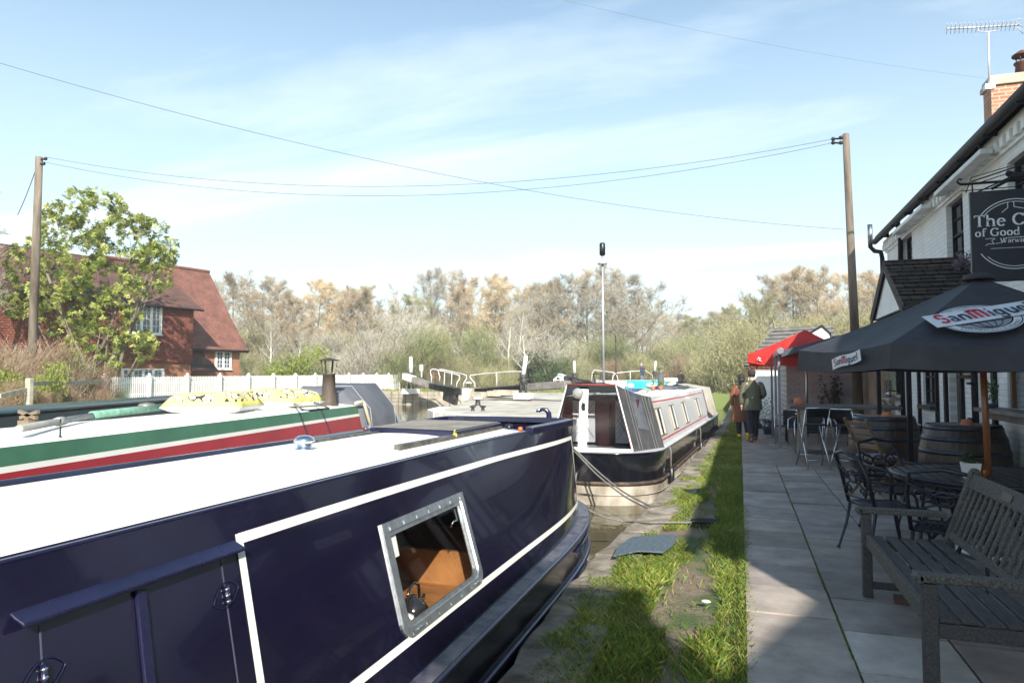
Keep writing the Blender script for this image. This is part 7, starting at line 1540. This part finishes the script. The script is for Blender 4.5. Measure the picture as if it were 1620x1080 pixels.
def tub_chair(lab, loc, rz):
    t = thing('woven_chair', lab, 'chair', loc, rz, 'woven tub chairs behind the high table'); M_tub = MATS['chromed_tube']
    mb = MB(); mb.box((0, 0, .44), (.46, .44, .03)); mb.build('seat', M_mesh, t, world=False, bevel=.01)
    mb = MB(); mb.loft([[V((.26*math.cos(R(a)), .24*math.sin(R(a))-.02, z)) for a in range(180, 361, 15)] for z in (.44, .62, .80)], closed=False); mb.build('backrest', M_mesh, t, world=False)
    for s_ in (-1, 1):
        mb = MB(); mb.tube([(s_*.26, .2, 0), (s_*.27, .2, .62), (s_*.27, .1, .67), (s_*.26, -.1, .70)], .013, 7); mb.build('arm_frame', M_tub, t, world=False); mb = MB(); mb.tube([(s_*.2, -.26, 0), (s_*.2, -.22, .44), (s_*.19, -.24, .8)], .013, 7); mb.build('rear_leg', M_tub, t, world=False)
    mb = MB(); mb.tube([V((.265*math.cos(R(a)), .245*math.sin(R(a))-.02, .81)) for a in range(180, 361, 15)], .013, 7); mb.build('top_rail', M_tub, t, world=False); return t
c0_ = tub_chair('woven black tub chair with chrome rail right beside the plank table end', (2.5, 12.75, 0), R(30))
for x, y, r_, lab in ((1.35, 15.6, 170, 'woven tub chair tucked behind the left half of the plank table'), (2.1, 15.7, 185, 'woven tub chair tucked behind the middle of the plank table'), (1.05, 17.2, 120, 'woven tub chair standing behind the first awning post'), (2.0, 17.6, 200, 'woven tub chair in shade under the awning, below the shrub')): dup(c0_, (x, y, 0), R(r_), lab)
# low white framed table with plants behind the posts
t = thing('side_table', 'small table with a trough plant behind the awning posts', 'table', (1.35, 18.2, 0)); mb = MB(); mb.bb((1.0, 17.95, .70), (1.9, 18.5, .74)); mb.build('tabletop', M_cast, t); 
for x in (1.05, 1.85):
    for y in (18.0, 18.45): mb = MB(); mb.tube([(x, y, 0), (x, y, .7)], .02, 6); mb.build('leg', M_cast, t)
def potplant(lab, loc, r_, h, sh, pm, fm=None, kind='potted_plant'):
    t = thing(kind, lab, 'plant', loc, 0); mb = MB(); mb.lathe([(r_*.7, 0), (r_, h), (r_*.9, h), (r_*.85, h*.8), (.001, h*.8)], (0, 0, 0), 18); mb.build('pot', pm, t, world=False); sprig(int(260), r_*1.3, h*.8, h+sh, .07 if sh > .25 else .045, int(h*1000)).build('foliage', fm or M_leaf, t, world=False, fix=False); return t
M_bluepot = mat('dark_blue_pot', (.02, .03, .07), .3, coat=.4); M_whflow = mat('white_flower', (.6, .6, .58), .6, col2=(.2, .24, .15), scale=30)
potplant('low leafy plant in a pale tub on the table behind the posts', (1.3, 18.2, .742), .14, .12, .12, M_steel, MATS['bush_dark'])
potplant('white flowering plant in a dark blue pot beside the man in green', (.72, 20.3, 0), .2, .38, .42, M_bluepot, M_whflow); potplant('second flowering pot beyond the dark blue one, by the outbuilding wall', (.62, 22.4, 0), .19, .3, .6, M_bluepot, M_leaf)
potplant('small shrub in a grey pot on the inn wall shelf', (3.05, 16.75, 1.152), .07, .13, .22, M_steel, MATS['bush_dark']); potplant('green plant with mauve flowers in a grey pot on the hatch counter', (3.0, 10.15, 1.202), .065, .12, .2, M_steel, M_leaf)
# the weathered bench
M_bench = mat('weathered_teak', (.03, .027, .027), .75, scale=9, col2=(.095, .085, .082), stretch=(1, 9, 9), bump=.08, bscale=30, thr=(.35, .72), detail=12)
M_bench2 = mat('lichened_teak', (.045, .04, .036), .85, scale=90, col2=(.17, .155, .13), bump=.06, bscale=60, thr=(.42, .68), detail=10)
bn_ = thing('garden_bench', 'weathered slatted wooden garden bench in the right foreground', 'bench', (1.12, 4.72, 0), R(-90))
# local x runs along the bench (world -y), local -y is the front
LB = 1.82; h2 = LB/2
mb = MB()
for i, y in enumerate((-.20, -.105, -.01, .085, .18)): mb.box((0, y, .43+.003*math.sin(i*2)), (LB-.02, .072, .024))
mb.build('seat', M_bench, bn_, world=False, bevel=.006)
mb = MB(); mb.box((0, -.262, .415), (LB-.1, .035, .085)); mb.build('front_rail', M_bench2, bn_, world=False, bevel=.006)
def bkp(z): return .235+.19*(z-.43)/.5
mb = MB(); mb.box((0, bkp(.88), .87), (LB-.06, .035, .105), (R(-20), 0, 0)); mb.box((0, bkp(.50), .49), (LB-.06, .03, .05), (R(-20), 0, 0)); n_ = 17
for i in range(n_):
    x = -h2+.1+(LB-.2)*i/(n_-1); mb.beam((x, bkp(.51), .51), (x, bkp(.84), .83), .042, .016, up=(0, 1, .38))
mb.build('backrest', M_bench2, bn_, world=False, bevel=.004)
for s_ in (-1, 1):
    x = s_*(h2-.03)
    mb = MB(); mb.box((x, -.27, .30), (.06, .065, .60)); mb.build('front_leg', M_bench, bn_, world=False, bevel=.006)
    mb = MB(); mb.beam((x, .26, 0), (x, .245, .42), .06, .065); mb.beam((x, .245, .41), (x, bkp(.93), .93), .06, .06); mb.tube([(x-.03, bkp(.93), .925), (x+.03, bkp(.93), .925)], .032, 12); mb.build('rear_leg', M_bench2, bn_, world=False, bevel=.006)
    mb = MB(); mb.box((x, -.04, .625), (.075, .56, .04)); mb.tube([(x-.0375, -.315, .622), (x+.0375, -.315, .622)], .026, 12); mb.build('armrest', M_bench2, bn_, world=False, bevel=.008)
    mb = MB(); mb.box((x, 0, .38), (.035, .48, .07)); mb.box((x, 0, .09), (.03, .5, .05)); mb.build('side_rail', M_bench, bn_, world=False, bevel=.004)
mb = MB(); mb.box((.02, .02, .905), (.002, .002, .002)); 
mb = MB(); mb.box((-.15, bkp(.885)-.024, .875), (.16, .003, .05), (R(-20), 0, 0)); mb.build('plaque', M_wood_dark, bn_, world=False)
# bits of litter under the bench
mb = MB(); mb.slab([(1.0, 5.5, .002), (1.28, 5.46, .002), (1.3, 5.6, .002), (1.02, 5.64, .002)], (0, 0, .03)); tag(mb.build('brick_block', mat('dull_brick', (.12, .06, .045), .9, var=.3)), 'flat dark brick lying under the far end of the bench', 'brick', None)

# ================================================================== PEOPLE
def skin(name, verts, edges, rad, mm, parent, root=0, sub=2, smooth=True):
    me = bpy.data.meshes.new(name); me.from_pydata([tuple(v) for v in verts], edges, []); me.update(); o = bpy.data.objects.new(name, me); COL.objects.link(o); o.parent = parent
    m_ = o.modifiers.new('skin', 'SKIN'); m_.use_smooth_shade = smooth
    if not me.skin_vertices: 
        bpy.context.view_layer.update()
    lay = me.skin_vertices[0] if me.skin_vertices else None
    if lay is None:
        bm = bmesh.new(); bm.from_mesh(me); bm.verts.layers.skin.verify(); bm.to_mesh(me); bm.free(); lay = me.skin_vertices[0]
    for i, r_ in enumerate(rad):
        lay.data[i].radius = r_ if isinstance(r_, tuple) else (r_, r_)
    lay.data[root].use_root = True
    s_ = o.modifiers.new('sub', 'SUBSURF'); s_.levels = sub; s_.render_levels = sub
    me.materials.append(mm); return o
M_skin = mat('skin', (.50, .29, .20), .55, var=.08)
def person(lab, loc, rz, h, pose, cols, group=None, shirtlen=.0, coat=None, hairlong=False, detail=True):
    """local frame: faces +y.  pose = dict of joints (h = 1.75 scale)"""
    t = thing('person', lab, 'person', loc, rz, group); k = h/1.75; J = {a: V(b)*k for a, b in pose.items()}
    order = ['pel', 'waist', 'chest', 'neck', 'head', 'crown', 'lsh', 'lel', 'lwr', 'lha', 'rsh', 'rel', 'rwr', 'rha', 'lhip', 'lkn', 'lan', 'lto', 'rhip', 'rkn', 'ran', 'rto', 'nose']
    vs = [J[a] for a in order]; ix = {a: i for i, a in enumerate(order)}
    ed = [('pel', 'waist'), ('waist', 'chest'), ('chest', 'neck'), ('neck', 'head'), ('head', 'crown'), ('chest', 'lsh'), ('lsh', 'lel'), ('lel', 'lwr'), ('lwr', 'lha'), ('chest', 'rsh'), ('rsh', 'rel'), ('rel', 'rwr'), ('rwr', 'rha'), ('pel', 'lhip'), ('lhip', 'lkn'), ('lkn', 'lan'), ('lan', 'lto'), ('pel', 'rhip'), ('rhip', 'rkn'), ('rkn', 'ran'), ('ran', 'rto')]
    rd_ = {'pel': .12, 'waist': .115, 'chest': .13, 'neck': .052, 'head': .085, 'crown': .075, 'lsh': .06, 'rsh': .06, 'lel': .042, 'rel': .042, 'lwr': .028, 'rwr': .028, 'lha': .035, 'rha': .035, 'lhip': .085, 'rhip': .085, 'lkn': .056, 'rkn': .056, 'lan': .038, 'ran': .038, 'lto': .035, 'rto': .035, 'nose': .02}
    vs = vs[:-1]; body = skin('body', vs, [(ix[a], ix[b]) for a, b in ed], [rd_[a]*k for a in order[:-1]], M_skin, t, 0, 2)
    # face and ears, fingers as short tapered chains joined to the body mesh by overlap
    hd_ = J['head']; f = MB(); f.ball(hd_+V((0, .088, -.005))*k, V((.014, .02, .022))*k, 8, 6)
    for s_ in (-1, 1):
        f.ball(hd_+V((s_*.086, 0, -.005))*k, V((.012, .022, .032))*k, 8, 6)
        if detail:
            w_ = J['lha' if s_ < 0 else 'rha']; wr = J['lwr' if s_ < 0 else 'rwr']; d = (w_-wr).normalized()
            sd_ = d.cross(V((1, 0, 0))).normalized()
            for q in range(4): b0_ = w_+sd_*(.03-.02*q)*k+d*.02*k; f.tube([b0_, b0_+d*.04*k, b0_+(d*.065+V((-s_*.012, .012, 0)))*k], [.010*k, .009*k, .007*k], 6)
            b0_ = w_+sd_*.03*k-d*.01*k; f.tube([b0_, b0_+(sd_*.03+d*.02)*k, b0_+(sd_*.035+d*.045)*k], [.011*k, .010*k, .008*k], 6)
    f.build('face_and_fingers', M_skin, body, world=False)
    # trousers, jacket, shoes, hair
    tv = ['pel', 'lhip', 'lkn', 'lan', 'rhip', 'rkn', 'ran', 'waist']; ti = {a: i for i, a in enumerate(tv)}
    tvv = [J[a] for a in tv]; tvv[3] = J['lan']+(J['lkn']-J['lan'])*.06; tvv[6] = J['ran']+(J['rkn']-J['ran'])*.06
    skin('trousers', tvv, [(ti['pel'], ti['lhip']), (ti['lhip'], ti['lkn']), (ti['lkn'], ti['lan']), (ti['pel'], ti['rhip']), (ti['rhip'], ti['rkn']), (ti['rkn'], ti['ran']), (ti['pel'], ti['waist'])], [x*k for x in (.145, .108, .085, .068, .108, .085, .068, .13)], cols['trousers'], t)
    # jacket: lofted torso with hem, sleeves
    mb = MB(); mb.smooth = True; pel, ws, chs, nk = J['pel'], J['waist'], J['chest'], J['neck']; hem = pel+(pel-ws).normalized()*(.16+shirtlen)*k
    secs = [(hem, .235+shirtlen*.18, .165+shirtlen*.12), (pel, .215, .15), (ws, .195, .135), (ws.lerp(chs, .5), .205, .138), (chs, .225, .145), (chs.lerp(nk, .55), .20, .125), (nk-V((0, 0, .035*k)), .10, .085), (nk+V((0, 0, .03*k)), .068, .07)]
    acr = (J['rsh']-J['lsh']).normalized(); fw = V((0, 0, 1)).cross(acr).normalized()
    rings = []
    for j, (c, a, b) in enumerate(secs): rings.append([c+acr*a*k*math.cos(q)*(1+.03*math.sin(5*q+j) if j < 5 else 1)+fw*b*k*math.sin(q)*(1+.04*math.sin(4*q+j*2) if j < 5 else 1) for q in [6.283*i/24 for i in range(24)]])
    mb.loft(rings)
    for s_ in ('l', 'r'):
        a, b, c = J[s_+'sh'], J[s_+'el'], J[s_+'wr']; ins = (J['chest']-a)*.25; mb.tube([a+ins, a, a.lerp(b, .3), a.lerp(b, .7), b, b.lerp(c, .35), b.lerp(c, .75), c.lerp(b, -.02)], [x*k for x in (.09, .094, .082, .07, .068, .062, .055, .052)], 12)
    jk = mb.build('jacket', cols['jacket'], t, world=False)
    sm = jk.modifiers.new('sub', 'SUBSURF'); sm.levels = 1; sm.render_levels = 1
    for s_ in ('l', 'r'):
        an, to = J[s_+'an'], J[s_+'to']; d = (to-an); dn = d.normalized(); mb = MB(); mb.smooth = True; up_ = dn.cross(acr).normalized(); up_ = up_ if up_.dot(V((0, 0, 1))) > -.2 else -up_
        heel = an-dn*.05*k-V((0, 0, .0)); rr = []
        for q, w_, hh in ((-.02, .02, .03), (0, .038, .05), (.35, .04, .055), (.7, .046, .042), (.95, .04, .03), (1.08, .015, .015)):
            c = heel.lerp(to+dn*.03*k, q); rr.append([c+acr*w_*k*math.cos(x)+up_*hh*k*math.sin(x)*(1 if math.sin(x) > 0 else .6) for x in [6.283*i/14 for i in range(14)]])
        mb.loft(rr, cap=True); mb.tube([an-V((0, 0, .02*k)), an.lerp(J[s_+'kn'], .22 if 'boot' in cols else .1)], [.046*k, .052*k], 10); mb.build('boot' if 'boot' in cols else 'shoe', cols.get('boot', cols.get('shoe')), t, world=False)
    mb = MB(); mb.smooth = True; hc = (J['head']+J['crown'])/2+V((0, -.012, .0))*k
    mb.ball(hc+V((0, -.008, .012))*k, V((.095, .11, .105))*k, 16, 10)
    if hairlong: mb.tube([hc+V((0, -.06, .02))*k, hc+V((0, -.085, -.10))*k, J['neck']+V((0, -.08, -.07))*k], [.085*k, .085*k, .05*k], 12)
    hair = mb.build('hair', cols['hair'], t, world=False)
    if 'cap' in cols: mb = MB(); mb.ball(hc+V((0, -.01, .05))*k, V((.104, .118, .08))*k, 16, 8); mb.build('flat_cap', cols['cap'], t, world=False)
    if coat:
        mb = MB(); mb.smooth = True; rr = [[c+acr*a*k*math.cos(q)*(1+.05*math.sin(6*q))+fw*b*k*math.sin(q) for q in [6.283*i/24 for i in range(24)]] for c, a, b in ((hem+V((0, 0, -.30*k)), .33, .24), (hem, .255, .185), (pel, .225, .16))]; mb.loft(rr); mb.build('coat_skirt', cols['jacket'], t, world=False)
    return t
walkA = dict(pel=(0, 0, .93), waist=(0, .01, 1.08), chest=(0, .03, 1.30), neck=(0, .05, 1.47), head=(0, .09, 1.60), crown=(0, .09, 1.68), lsh=(-.19, .03, 1.40), lel=(-.27, -.06, 1.13), lwr=(-.27, -.02, .90), lha=(-.27, .0, .83), rsh=(.19, .03, 1.40), rel=(.27, -.06, 1.15), rwr=(.22, .16, 1.05), rha=(.2, .22, 1.03), lhip=(-.09, 0, .88), lkn=(-.08, -.02, .48), lan=(-.09, -.30, .16), lto=(-.10, -.26, .03), rhip=(.09, 0, .88), rkn=(.08, .14, .48), ran=(.07, .08, .07), rto=(.07, .23, .035), nose=(0, .18, 1.6))
M_jk = mat('olive_wax_jacket', (.055, .058, .032), .7, col2=(.10, .10, .058), scale=4, bump=.5, bscale=7); M_trs = mat('dark_navy_trousers', (.012, .014, .028), .8, bump=.4, bscale=9); M_hair = mat('dark_hair', (.015, .011, .009), .6); M_cap = mat('dark_tweed_cap', (.035, .03, .03), .9)
M_coatb = mat('rust_brown_coat', (.12, .042, .016), .8, col2=(.18, .065, .028), scale=3, bump=.4, bscale=6); M_yel = mat('yellow_boot', (.72, .52, .03), .4); M_shoe = mat('brown_shoe', (.10, .06, .05), .6)
pm = person('man in an olive green jacket and dark cap walking away along the paving', (.27, 17.9, 0), R(10), 1.76, walkA, dict(trousers=M_trs, jacket=M_jk, shoe=M_shoe, hair=M_hair, cap=M_cap), 'people walking along the towpath')
for pch in list(pm.children):
    pass
walkB = dict(walkA); walkB.update(lan=(-.08, .1, .07), lto=(-.08, .25, .035), lkn=(-.08, .14, .48), rkn=(.08, -.04, .47), ran=(.09, -.28, .13), rto=(.10, -.24, .02), head=(-.02, .09, 1.60))
person('woman in a rust brown coat and yellow boots half hidden left of the man', (.03, 18.5, 0), R(8), 1.66, walkB, dict(trousers=M_trs, jacket=M_coatb, boot=M_yel, hair=M_hair), 'people walking along the towpath', coat=True, hairlong=True)
stand = dict(walkA); stand.update(lkn=(-.09, .02, .48), lan=(-.1, 0, .07), lto=(-.11, .15, .035), rkn=(.09, .02, .48), ran=(.1, 0, .07), rto=(.11, .15, .035), rel=(.26, -.03, 1.14), rwr=(.25, .03, .9), rha=(.25, .04, .82))
G_l = 'people gathered at the far lock'
def farp(u, vfeet, d, h, rz, lab, tr, jk_, hr):
    p = at(u, vfeet, d=d); person(lab, p, rz, h, stand, dict(trousers=tr, jacket=jk_, shoe=M_shoe, hair=hr), G_l, detail=False)
M_dj = mat('dark_blue_anorak', (.03, .04, .07), .8); M_bk = mat('black_anorak', (.02, .02, .025), .8); M_rj = mat('dull_red_top', (.22, .05, .05), .8); M_wh = mat('grey_hair', (.45, .43, .4), .8); M_jn = mat('pale_jeans', (.14, .17, .24), .85)
farp(1016, 607, 56, 1.68, R(60), 'standing person with pale hair and dark anorak by the far lock rail', M_jn, M_dj, M_wh)
farp(1077, 617, 56, 1.62, R(-150), 'person in a black anorak right of the dark boat chimney', M_trs, M_bk, M_hair)
farp(1050, 617, 56, 1.48, R(200), 'person in a dull red top just left of the dark boat chimney', M_trs, M_rj, M_hair)

# ================================================================== HAZE: the spring air over the far bank
hz = bpy.data.materials.new('spring_haze'); hz.use_nodes = True; N = hz.node_tree.nodes; L = hz.node_tree.links; N.remove(N['Principled BSDF'])
pv = N.new('ShaderNodeVolumePrincipled'); pv.inputs['Color'].default_value = (.96, .97, 1, 1); pv.inputs['Density'].default_value = .0009; pv.inputs['Anisotropy'].default_value = .0; L.new(pv.outputs[0], N['Material Output'].inputs['Volume'])
mb = MB(); mb.bb((-1000, -60, -3), (1000, 1600, 30)); h_ = mb.build('haze', hz); h_['kind'] = 'stuff'; h_['label'] = 'faint bright haze softening the far tree line'
